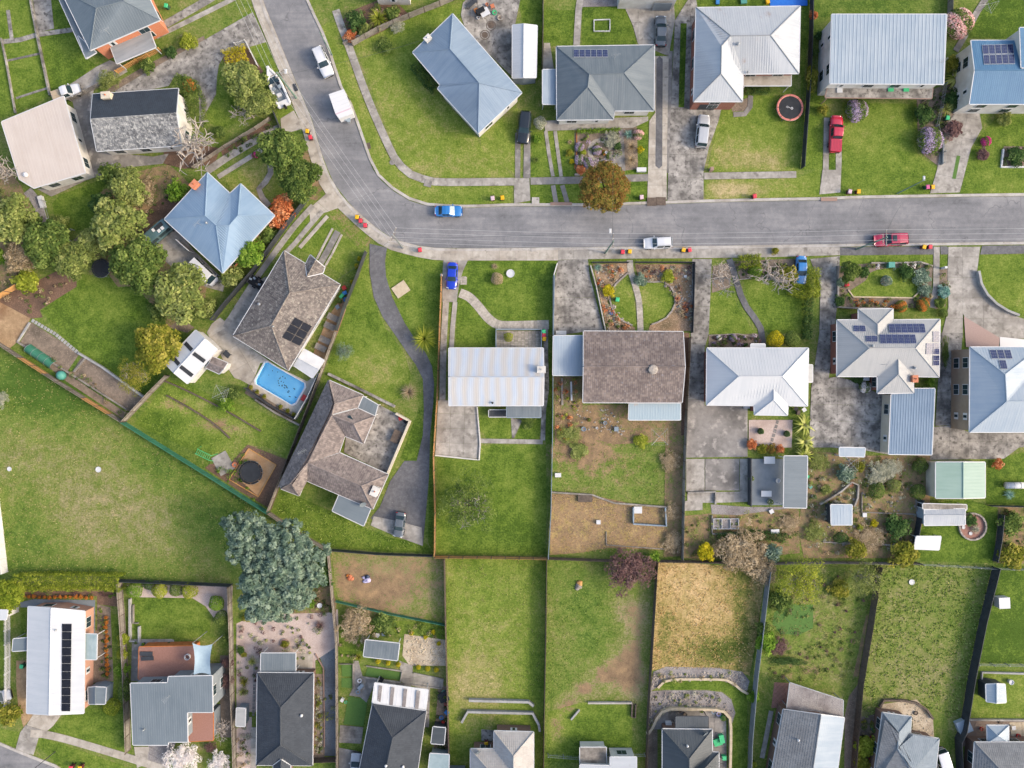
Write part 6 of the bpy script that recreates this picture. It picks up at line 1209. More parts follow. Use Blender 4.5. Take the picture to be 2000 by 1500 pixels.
for w in """weathered paling fence with orange new boards along the paddock|pal|timber_grey|1.7|-30,650 0,668 120,746 246,824|timber_new
white-capped paling fence between lawn and terraced yard|pal|timber_grey|1.8|332,734 300,766 248,822
long green sheet metal fence along the paddock|met|metal_green|1.8|248,825 330,876 430,938 528,1000
weathered paling fence behind the U-shaped house|pal|timber_grey|1.8|529,1000 580,1036 640,1070
dark metal fence behind the curved back lawn|met|metal_dark|1.6|641,1071 740,1079 846,1083
dark side fence of the corner lawn and planter yard|met|metal_dark|1.8|717,494 700,540 676,600 660,646
pale side fence along the pool and long lawn|pal|timber_grey|1.8|659,649 634,718 612,778 586,846 566,898 528,996
white-topped pool enclosure fence|met|metal_white|1.5|626,730 604,778 580,818
dark pool fence above the terraced lawn|met|metal_dark|1.5|580,818 530,790 484,758
dark driveway fence below the green shrubs|met|metal_dark|1.8|606,388 560,446 500,530 440,600 420,626
new orange timber fence along the strip driveway|pal|timber_new|1.8|864,538 860,640 855,780 848,890 851,1000 850,1083
new orange timber fence across the rear of the tree lawn|pal|timber_new|1.8|850,1085 960,1086 1068,1088
long blue-grey metal fence beside the pale blue gable house|met|metal_bluegrey|1.8|1082,540 1080,640 1079,740 1078,860 1075,1000 1070,1086
thin brown paling fence left of the vacant green lot|pal|timber_dark|1.7|869,1090 872,1250 876,1400 880,1560
thin brown paling fence right of the vacant green lot|pal|timber_dark|1.7|1067,1090 1065,1250 1062,1400 1060,1560
paling fence left of the dirt yard|pal|timber_grey|1.7|644,1074 650,1140 660,1250 661,1400 662,1560
dark paling fence left of the straw grass lot|pal|timber_dark|1.7|1281,1096 1272,1250 1264,1380 1258,1560
wide grey fence right of the straw grass lot|met|wall_grey|1.9|1497,1112 1484,1220 1472,1320 1462,1440 1458,1560
brown paling fence between overgrown garden and tussock lot|pal|timber_dark|1.8|1712,1104 1696,1210 1676,1330 1666,1440 1658,1560
dark panelled fence right of the tussock lot|met|metal_dark|1.9|1938,1106 1912,1210 1890,1320 1874,1420 1864,1440 1870,1560
dark rear fence behind the straw and plum lots|pal|timber_dark|1.7|1070,1088 1180,1092 1330,1094 1496,1098
rear paling fence of the shrub garden|pal|timber_grey|1.6|1498,1098 1620,1096 1740,1098 1790,1098
light wire and rail fence behind the round bed lawn|wire|galv|1.4|1796,1100 1870,1104 1940,1108 2080,1112
boundary fence between brown tiled and white hip houses|pal|timber_grey|1.7|1345,660 1338,800 1334,900 1332,1000 1330,1090
dark metal fence at the front of the brown garden|met|metal_dark|1.2|1156,514 1226,514
dark metal fence at the front of the lime shrub garden|met|metal_dark|1.2|1240,514 1354,514
dark pipe fence along the long dark driveway|met|metal_dark|1.2|1354,516 1352,600 1350,650
low white wall beside the worn driveway|con|wall_white|.9|1088,516 1081,540 1080,654
slim fence along the worn driveway garden|con|kerb|.6|1153,520 1164,560 1182,646
paling fence behind the blue-grey hip house|pal|timber_grey|1.6|690,90 740,62 800,36 860,12 912,-10
boundary fence between concrete yard and lawn square|pal|timber_grey|1.6|1060,-20 1060,60 1058,135
dark boundary fence beside the trampoline|met|metal_dark|1.6|1581,-20 1580,60 1577,140 1572,220 1566,300 1564,330
paling boundary fence right of the corrugated roof|pal|timber_grey|1.5|1852,-20 1850,30
thin wire fence between white house and blue roof|wire|galv|1.3|1840,168 1832,215 1824,250 1838,300 1836,322
dark low fence at the driveway of the blue roof|con|wall_grey|.5|1840,270 1838,322
dark metal fence above the hedge shrub yard|met|metal_dark|1.7|238,1131 320,1134 455,1140
timber fence left of the round lawn|pal|timber_grey|1.8|239,1134 246,1230 250,1300 254,1400 256,1462
timber fence right of the brick deck|pal|timber_grey|1.8|452,1142 456,1240 458,1350 462,1450 464,1560
white picket-style fence at the left frame edge|pick|metal_white|1.4|20,1200 21,1280 20,1372
white corrugated fence at the left of the paddock|met|metal_white|1.6|-4,950 4,1010 16,1116
dark paling fence along the weedy gravel drive|pal|timber_dark|1.6|660,1478 612,1480
low timber fence under the bare tree by the lichen roof|pal|timber_grey|1.2|380,330 440,290 500,254 530,234
rail fence beside the shrubbery of the orange house|pick|timber_grey|1.2|140,198 200,168
timber picket rail below the orange house carport|pick|timber_new|1.2|232,144 270,122 316,100
white corner fence of the yellow hedge|pick|metal_white|1.1|462,90 482,84 505,130
dark fence beside the driveway crossover|met|metal_dark|1.2|537,222 546,244 552,256
brick-topped front wall of the bend garden|con|stone|.7|672,88 700,74 750,58
grey timber fence below the lawn pocket|pal|timber_grey|1.5|146,480 176,456 200,440
dark handrail fence around the lawn pocket|wire|metal_dark|1.1|90,394 100,430 110,448 122,462 146,450
pale timber fence at the bark slope corner|pal|timber_new|1.7|-20,598 0,584 44,558
dark boundary fence below the green shed lawn|met|metal_dark|1.5|1926,986 2080,990
dark fence right of the round bed lawn|met|metal_dark|1.4|1950,1004 1946,1050 1938,1094
dark diagonal fence between shrub garden and small sheds|met|metal_dark|1.5|1794,975 1790,1010 1782,1060
thin fence left of the overgrown lower garden|wire|galv|1.2|1070,1471 1130,1476
white rail at the lower dirt track lot|wire|galv|1.1|1176,1470 1258,1470
green mesh fence across the dirt yard|met|metal_green|1.0|658,1172 700,1182 760,1196 870,1218
light rail fence below the white cube lawn|wire|galv|1.2|1904,1294 2080,1298
dark deck fence beside the pergola|con|metal_dark|1.6|1461,894 1461,985""".split('\n'):
    f_ = w.split('|'); fence(f_[0], f_[1], f_[2], float(f_[3]), f_[4], f_[5] if len(f_) > 5 else None)
for w in """retaining_wall|angled grey retaining wall in the paddock-side vacant lot, upper|916,1365 1032,1368 1042,1376|.35|.7|block_grey
retaining_wall|angled grey retaining wall with bent ends, lower|902,1408 914,1387 1040,1390 1052,1412 1054,1425|.35|.7|block_grey
retaining_wall|white concrete wall above the lower lawn|1148,1371 1234,1371|.25|.5|kerb
retaining_wall|timber sleeper wall beside the lower lawn|1234,1372 1233,1398 1240,1400 1241,1374|.2|.5|timber_dark
retaining_wall|short grey wall at the curved dirt track|1115,1404 1132,1384|.25|.4|block_grey
garden_wall|curved cream sandstone edging above the curved lawn strip|1284,1342 1292,1332 1310,1326 1350,1325 1414,1326 1432,1334 1446,1346 1460,1354|.35|.4|sandstone
garden_wall|curved cream sandstone wall around the dark house patio|1263,1431 1272,1420 1280,1402 1290,1388 1304,1382 1350,1382 1404,1384 1418,1394 1425,1410 1424,1500|.4|.7|sandstone
retaining_wall|dark timber sleeper wall of the cream gravel yard|1716,1380 1724,1366 1760,1366 1790,1372 1808,1384 1820,1402|.3|.5|timber_dark
retaining_wall|white sleeper beside the vegetable plot|60,630 36,668 52,678|.25|.3|block_grey
retaining_wall|long timber sleeper between the vegetable terraces|36,668 130,724 250,800|.25|.35|timber_grey
retaining_wall|white-grey sleeper wall below the large back lawn|156,690 200,716 284,776|.3|.5|block_grey
retaining_wall|short sleeper crossing the middle terrace|168,700 146,726|.25|.3|timber_grey
retaining_wall|sagging dark ledge across the terraced lawn, upper|318,742 360,760 420,790 460,812 510,842|.2|.3|timber_dark
retaining_wall|sagging dark ledge across the terraced lawn, lower|326,772 370,796 420,828 450,856|.2|.3|timber_dark
retaining_wall|pale planter wall below the pool fence|500,780 540,806 586,830|.3|.5|timber_grey
garden_edging|pale timber edge of the sandy trampoline pit|486,876 540,908 505,970 448,936 486,876|.12|.2|timber_new
retaining_wall|cream rendered wall around the mossy courtyard|775,807 802,822 758,926|.3|1.2|wall_cream
retaining_wall|weathered concrete wall below the long lawn|642,730 700,758 772,794|.4|.5|concrete_worn
garden_wall|curved block wall of the right edge lawn|1907,530 1912,556 1930,584 1960,606 1990,618|.35|.7|block_grey
garden_wall|stone wall around the flower garden front|1634,520 1634,600 1660,602 1734,603|.25|.6|concrete_dark
garden_edging|white stone edging of the oval lawn, lower side|1656,566 1666,580 1782,582 1800,564|.2|.2|sandstone
garden_edging|stone edging along the planted bed, upper side|1700,514 1760,514 1796,512 1820,520|.25|.3|stone
garden_edging|dry stone edging of the lime shrub bed|1246,540 1264,552 1296,550 1316,570 1318,596 1300,622 1272,634|.25|.2|stone
garden_edging|dry stone edging of the rocky leaf bed|1228,532 1202,556 1190,580 1204,618 1236,636|.25|.2|stone
retaining_wall|blue-grey timber wall around the raised compost|1236,990 1236,1022 1300,1026 1298,990|.2|.7|metal_bluegrey
retaining_wall|grey sleeper wall across the dug garden|1077,961 1156,966 1200,982 1304,990|.25|.4|timber_grey
garden_edging|pale timber edging of the dug garden rows|1184,1038 1184,1064 1296,1072|.12|.2|timber_grey
retaining_wall|blue timber edge of the brick entry court|969,682 969,644 1057,644 1057,682|.15|1.0|metal_bluegrey
retaining_wall|white edge of the cracked rear patio|850,889 936,898 938,866 932,795|.2|.3|wall_white
retaining_wall|grey sleeper edge above the netted bed|1390,1006 1390,1042 1450,1040|.2|.4|timber_grey
garden_edging|concrete edge of the yard terraces|1342,962 1396,960 1396,984|.25|.5|concrete
retaining_wall|curving pale wall in the sloping shrub garden|1600,984 1640,960 1672,935 1672,980 1666,988|.25|.5|concrete
garden_edging|timber frame of the vegetable rectangle in the shrub garden|1682,962 1682,1000 1790,1004 1788,975|.15|.3|timber_grey
garden_edging|pale stone terrace line low in the shrub garden|1606,1058 1690,1062 1740,1064|.2|.3|stone
garden_wall|dark sleeper wall above the dry lawn of the small shed|1915,1330 1916,1312 2060,1316|.25|.4|block_grey
garden_edging|brick edging of the blue gravel drive|616,1276 632,1304 634,1400 634,1458|.15|.2|brick_red
retaining_wall|long concrete ledge below the turf terraces|1874,1404 2060,1406|.25|.4|concrete
low_wall|grey low concrete wall down the top left lawn|60,-10 74,66 100,188|.25|.5|concrete_worn
low_wall|thin low wall near the top left frame edge|4,76 14,120 32,222|.18|.4|concrete_worn
garden_edging|brown timber edging of the lawn pocket corner|120,458 145,476|.2|.3|timber_grey
garden_edging|timber rail frame over the turf squares|664,1296 690,1296 690,1344|.1|.3|timber_grey
garden_edging|concrete border of the raised turf patio|712,1322 782,1332 786,1310 716,1300|.18|.25|concrete
garden_edging|concrete border of the short turf strip|804,1336 862,1344 866,1326 808,1314|.18|.25|concrete
garden_wall|white block ends beside the round lawn|256,1168 256,1250 274,1252 274,1222|.3|.5|block_grey
garden_edging|timber planter beside the round lawn fence|262,1180 262,1216 272,1216|.15|.4|timber_grey
garden_edging|white picket border of the small framed flower bed|1160,40 1191,39 1191,62 1160,62 1160,40|.12|.25|metal_white
garden_edging|white block border of the right edge flower bed|2060,326 1954,327 1958,292|.25|.3|metal_white
garden_edging|pale edging of the hedge garden lawn|1444,546 1480,542 1530,550 1560,566|.15|.15|stone
garden_edging|low dark edging of the front flower strip|1384,655 1440,652 1480,660|.12|.2|stone
front_wall|low concrete plinth along the flower garden frontage|1122,342 1132,342|.3|.4|stone
garden_edging|red timber edge left of the flower garden|1126,258 1126,300 1122,330|.1|.2|timber_orange""".split('\n'):
    n_, l_, s_, wd, hh, mt = w.split('|'); rail_wall(n_, l_, s_, float(wd), float(hh), mt, 1.4 if 'edging' in n_ or 'sandstone' in mt else 2.0, cat=n_.replace('_', ' '), sm=1 if ('curv' in l_ or 'sagging' in l_ or 'dry stone' in l_) else 0, piece='sleeper' if 'timber' in mt else 'stone' if mt in ('stone', 'sandstone') else 'block')
# ------------------------------------------------ swimming pool
px_ = POOL; c = (sum(p[0] for p in px_)/8, sum(p[1] for p in px_)/8); r = root('swimming_pool', 'rectangular blue swimming pool with white rim', 'pool', (c[0], c[1], 0))
t = NT('pool_shell'); t.fin(t.ramp(t.noise(.8), [(.3, (.26, .66, .9, 1)), (.7, (.36, .76, .95, 1))]), .5)
t = NT('pool_water'); g_ = t.n('ShaderNodeBsdfGlossy'); g_.inputs['Roughness'].default_value = .03; tr_ = t.n('ShaderNodeBsdfTransparent'); tr_.inputs[0].default_value = (.93, .985, 1, 1)
fr_ = t.n('ShaderNodeFresnel'); fr_.inputs[0].default_value = 1.33; mx_ = t.n('ShaderNodeMixShader'); bm = t.n('ShaderNodeBump'); bm.inputs['Strength'].default_value = .25; bm.inputs['Distance'].default_value = .05; t.l(t.noise(2.2, 3), bm.inputs['Height']); t.l(bm.outputs[0], g_.inputs['Normal']); t.l(bm.outputs[0], fr_.inputs['Normal'])
t.l(fr_.outputs[0], mx_.inputs[0]); t.l(tr_.outputs[0], mx_.inputs[1]); t.l(g_.outputs[0], mx_.inputs[2]); t.l(mx_.outputs[0], t.out.inputs[0])
if area(px_) < 0: px_ = px_[::-1]
sc_ = lambda k: [(c[0]+(p[0]-c[0])*k, c[1]+(p[1]-c[1])*k) for p in px_]
lo_ = sc_(.96); MB().add([(p[0], p[1], .05) for p in px_]+[(p[0], p[1], -.95) for p in lo_], [(i, (i+1) % 8, 8+(i+1) % 8, 8+i) for i in range(8)][::-1]+[tuple(range(8, 16))]).build('shell', 'pool_shell', r)
MB().add([(p[0], p[1], -.1) for p in sc_(.997)], [tuple(range(8))]).build('water', 'pool_water', r)
o_ = sc_(1.075)
for i in range(8): MB().prism([px_[i], o_[i], o_[(i+1) % 8], px_[(i+1) % 8]][::-1], .04, .1).build('rim', 'white', r)
mb = MB()
for i in range(26): a_ = random.random(); b_ = random.random(); p = [Vector(px_[0]).lerp(Vector(px_[4]), .2+.6*a_)+Vector((random.uniform(-1, 1), random.uniform(-1, 1)))][0]; mb.box((p.x, p.y, -.92), (.25*a_+.08, .12, .02), a_*3)
mb.build('leaf_litter', 'cloth_navy', r, kind='stuff')
# ------------------------------------------------ plants
def leaves(cent, rad, n, ll, lw, up=.35, seed=0, tint=None, hollow=.55):
    """n leaf blades round each clump centre: rhombs turned mostly outwards; returns corners and one tint per leaf"""
    g = np.random.default_rng(seed); k = len(cent); N = k*n; ci = np.repeat(np.arange(k), n)
    d = g.normal(size=(N, 3)); d /= np.linalg.norm(d, axis=1)[:, None]; d[:, 2] = np.abs(d[:, 2])*np.where(g.random(N) < .8, 1, -1)
    rr = rad[ci]*(hollow+(1-hollow)*g.random(N)**.5); pos = cent[ci]+d*rr[:, None]
    nm = d+g.normal(size=(N, 3))*.55+np.array([0, 0, up]); nm /= np.linalg.norm(nm, axis=1)[:, None]
    t = np.cross(nm, g.normal(size=(N, 3))); t /= np.linalg.norm(t, axis=1)[:, None]+1e-9; b = np.cross(nm, t)
    s = (.7+.6*g.random(N))[:, None]; V = np.stack([pos-t*ll*s, pos-b*lw*s, pos+t*ll*s, pos+b*lw*s], 1).reshape(-1, 3)
    ct = g.random(k) if tint is None else tint; lv = np.clip(.55*ct[ci]+.45*g.random(N), 0, 1)
    return V, lv
def crown_mesh(name, seed, k=95, n=70, rc=(.2, .32), ll=.075, lw=.042, flat=.72, shell=(.35, .92), gap=.0, lb=1):
    g = np.random.default_rng(seed); d = g.normal(size=(k, 3)); d /= np.linalg.norm(d, axis=1)[:, None]; d[:, 2] = np.abs(d[:, 2])*1.1-.35
    r = shell[0]+(shell[1]-shell[0])*g.random(k)**.6; lob = 1+lb*.16*np.sin(3*np.arctan2(d[:, 1], d[:, 0])+seed)+lb*.1*np.sin(5*np.arctan2(d[:, 1], d[:, 0])+2*seed)
    c = d*(r*lob)[:, None]; c[:, 2] *= flat
    if gap: c = c[np.linalg.norm(c[:, :2]-np.array([-.12, .1]), axis=1) > gap]
    rad = g.uniform(*rc, len(c)); V, lv = leaves(c, rad, n, ll, lw, seed=seed); return fastmesh(name, V, 4, lv)
def ball_mesh(name, seed, n=1500, ll=.07, lw=.05, rough=.06):
    g = np.random.default_rng(seed); d = g.normal(size=(n, 3)); d /= np.linalg.norm(d, axis=1)[:, None]; d[:, 2] = np.where(d[:, 2] < -.4, -d[:, 2], d[:, 2])
    c = d*(1-rough*g.random(n)*2+.08*np.sin(4*d[:, :1]+3*d[:, 1:2]+seed)[:, 0])[:, None]; V, lv = leaves(c, np.full(n, .03), 1, ll, lw, seed=seed); return fastmesh(name, V, 4, lv)
def spike_mesh(name, seed, n=150, w=.03, droop=.9, rise=(.15, 1.3)):
    g = np.random.default_rng(seed); V = []; lv = []
    for i in range(n):
        a = g.uniform(0, 6.283); e = g.uniform(*rise); L = g.uniform(.75, 1.1); d = np.array([math.cos(a)*math.cos(e), math.sin(a)*math.cos(e), math.sin(e)]); sd = np.array([-math.sin(a), math.cos(a), 0])*w; p = np.zeros(3); t = g.random()
        for k in range(4):
            q = p+d*L/4; w0, w1 = 1-k/4.2, 1-(k+1)/4.2; V += [p-sd*w0, p+sd*w0, q+sd*w1, q-sd*w1]; lv.append(t); p = q; d = d+np.array([0, 0, -droop*.28]); d /= np.linalg.norm(d)
    return fastmesh(name, np.array(V), 4, np.array(lv))
def branch_mesh(name, seed, depth=4, spread=.64, r0=.05, kids=3, tri=3):
    g = random.Random(seed); mb = MB()
    def grow(p, d, L, r, k):
        q = p+d*L; mid = p+d*L*.5+Vector((g.uniform(-1, 1), g.uniform(-1, 1), 0))*L*.06; mb.tube([p, mid, q], [r, r*.85, r*.68], tri, False)
        if k == 0: return
        for _ in range(kids+(k > 2)): n = Vector((g.uniform(-1, 1), g.uniform(-1, 1), g.uniform(-.25, .7))).normalized(); grow(q, (d*(1-spread)+n*spread).normalized(), L*g.uniform(.66, .9), max(r*.6, .007), k-1)
    grow(Vector((0, 0, 0)), Vector((0, 0, 1)), .32, r0, depth); me = mb.mesh(name); me.materials.append(None); return me
def trunk_mesh(name, seed):
    g = random.Random(seed); mb = MB(); top = Vector((.03, .02, .5)); mb.tube([(0, 0, 0), (.02, -.01, .25), top], [.06, .045, .035], 8)
    for i in range(6):
        a = i*1.05+g.uniform(-.3, .3); e = Vector((math.cos(a)*.55, math.sin(a)*.55, .62+g.uniform(0, .25))); mb.tube([top-Vector((0, 0, g.uniform(0, .18))), top.lerp(e, .5)+Vector((0, 0, .06)), e], [.03, .02, .008], 5)
    me = mb.mesh(name, smooth=True); me.materials.append(None); return me
PR = {}
def proto(k):
    if k not in PR:
        s = sum(map(ord, k)); b, v = k.split('_'); s += int(v)*17
        PR[k] = {'tree': lambda: crown_mesh('crown', s), 'dense': lambda: crown_mesh('crown', s, 140, 75, (.16, .24), .058, .036, .7, (.5, .95)), 'donut': lambda: crown_mesh('crown', s, 420, 50, (.1, .15), .036, .022, .6, (.6, .93), gap=.2, lb=.3),
                 'feather': lambda: crown_mesh('crown', s, 230, 42, (.09, .15), .062, .026, .75, (.4, .98)), 'open': lambda: crown_mesh('foliage', s, 160, 24, (.12, .26), .03, .018, .7, (.2, 1.0)), 'shrub': lambda: crown_mesh('foliage', s, 34, 44, (.26, .42), .1, .06, .8, (.2, .75)),
                 'thicket': lambda: crown_mesh('foliage', s, 120, 40, (.12, .25), .06, .016, .5, (.1, .95)), 'ball': lambda: ball_mesh('foliage', s), 'spike': lambda: spike_mesh('fronds', s), 'frond': lambda: spike_mesh('fronds', s, 46, .11, 1.2, (.0, .7)), 'grassy': lambda: spike_mesh('blades', s, 260, .016, 1.5, (.4, 1.5)),
                 'bare': lambda: branch_mesh('branches', s), 'bareb': lambda: branch_mesh('branches', s, 4, .68, .04, 3, 3), 'trunk': lambda: trunk_mesh('trunk', s)}[b]()
    return PR[k]
GT = {}
def plant(name, label, cat, px, py, r, h, form, mat, wood='wood_trunk', ry=None, z=None, group=None, zc=None, fl=None):
    """r, ry: half width seen in the photo (pixels); h: full height (metres)"""
    rad = r*S; tall = form in ('tree', 'dense', 'donut', 'feather', 'open', 'bare', 'bareb'); hz = .62*h if tall else .5*h
    p = P(px, py, hz); o = root(name, label, cat, (p.x, p.y, 0), random.uniform(0, 6.28) if ry is None else 0, group); v = random.randint(0, 2); ryy = (ry or r)*S
    if form in ('bare', 'bareb'):
        c = link('branches', proto('%s_%d' % (form, v)), o, wood); c.scale = (rad*2.1, ryy*2.1, h*1.15); return o
    if tall:
        c = link('crown', proto('%s_%d' % (form, v)), o, mat); zr = min(h*.42, rad*1.05); c.location = (0, 0, h-zr*.85); c.scale = (rad, ryy, zr)
        t = link('trunk', proto('trunk_%d' % v), o, wood); t.scale = (max(rad, .8)*1.05, max(ryy, .8)*1.05, h*.92)
        if form == 'open': b = link('branches', proto('bareb_%d' % v), o, 'wood_pale'); b.scale = (rad*1.3, ryy*1.3, h*.9)
    else:
        c = link('foliage' if form not in ('spike', 'frond', 'grassy') else 'fronds', proto('%s_%d' % (form, v)), o, mat)
        if form in ('spike', 'frond', 'grassy'): c.scale = (rad, ryy, max(h*.8, .3)); c.location = (0, 0, max(.1, h*.25))
        else: c.scale = (rad, ryy, h*.55); c.location = (0, 0, h*.5)
        if form != 'grassy': t = link('stem', proto('trunk_%d' % v), o, wood); t.scale = (.7, .7, h*.55)
        if fl: f = link('flowers', proto('ball_%d' % (v+3)), o, fl); f.scale = (rad*1.02, ryy*1.02, h*.56); f.location = (0, 0, h*.5)
    return o
def hedge(label, s, w, h, mat, name='hedge', group=None, z0=.1):
    c = W2(s, h*.7); r = root(name, label, 'hedge', (*c[0], 0), group=group); g = np.random.default_rng(len(label)); ps = resample(c, .45); L, R_ = ribbon(ps, w*S); C_ = []
    for a, b in zip(L, R_):
        k = max(2, int(w*S/.4))
        for i in range(k+1):
            t = i/k; x, y = a[0]+(b[0]-a[0])*t, a[1]+(b[1]-a[1])*t
            for z in (np.arange(.3, h, .5) if i in (0, k) else [h-.25]): C_.append((x+g.uniform(-.1, .1), y+g.uniform(-.1, .1), z+g.uniform(-.1, .12)))
    C_ = np.array(C_); V, lv = leaves(C_-np.array([c[0][0], c[0][1], 0]), g.uniform(.22, .36, len(C_)), 34, .075, .045, seed=3); o = link('foliage', fastmesh('foliage', V, 4, lv), r, mat)
    for i in range(0, len(ps), 3): MB().tube([(ps[i][0], ps[i][1], 0), (ps[i][0], ps[i][1], h*.7)], .04, 5).build('stem', 'wood_trunk', r)
    return r
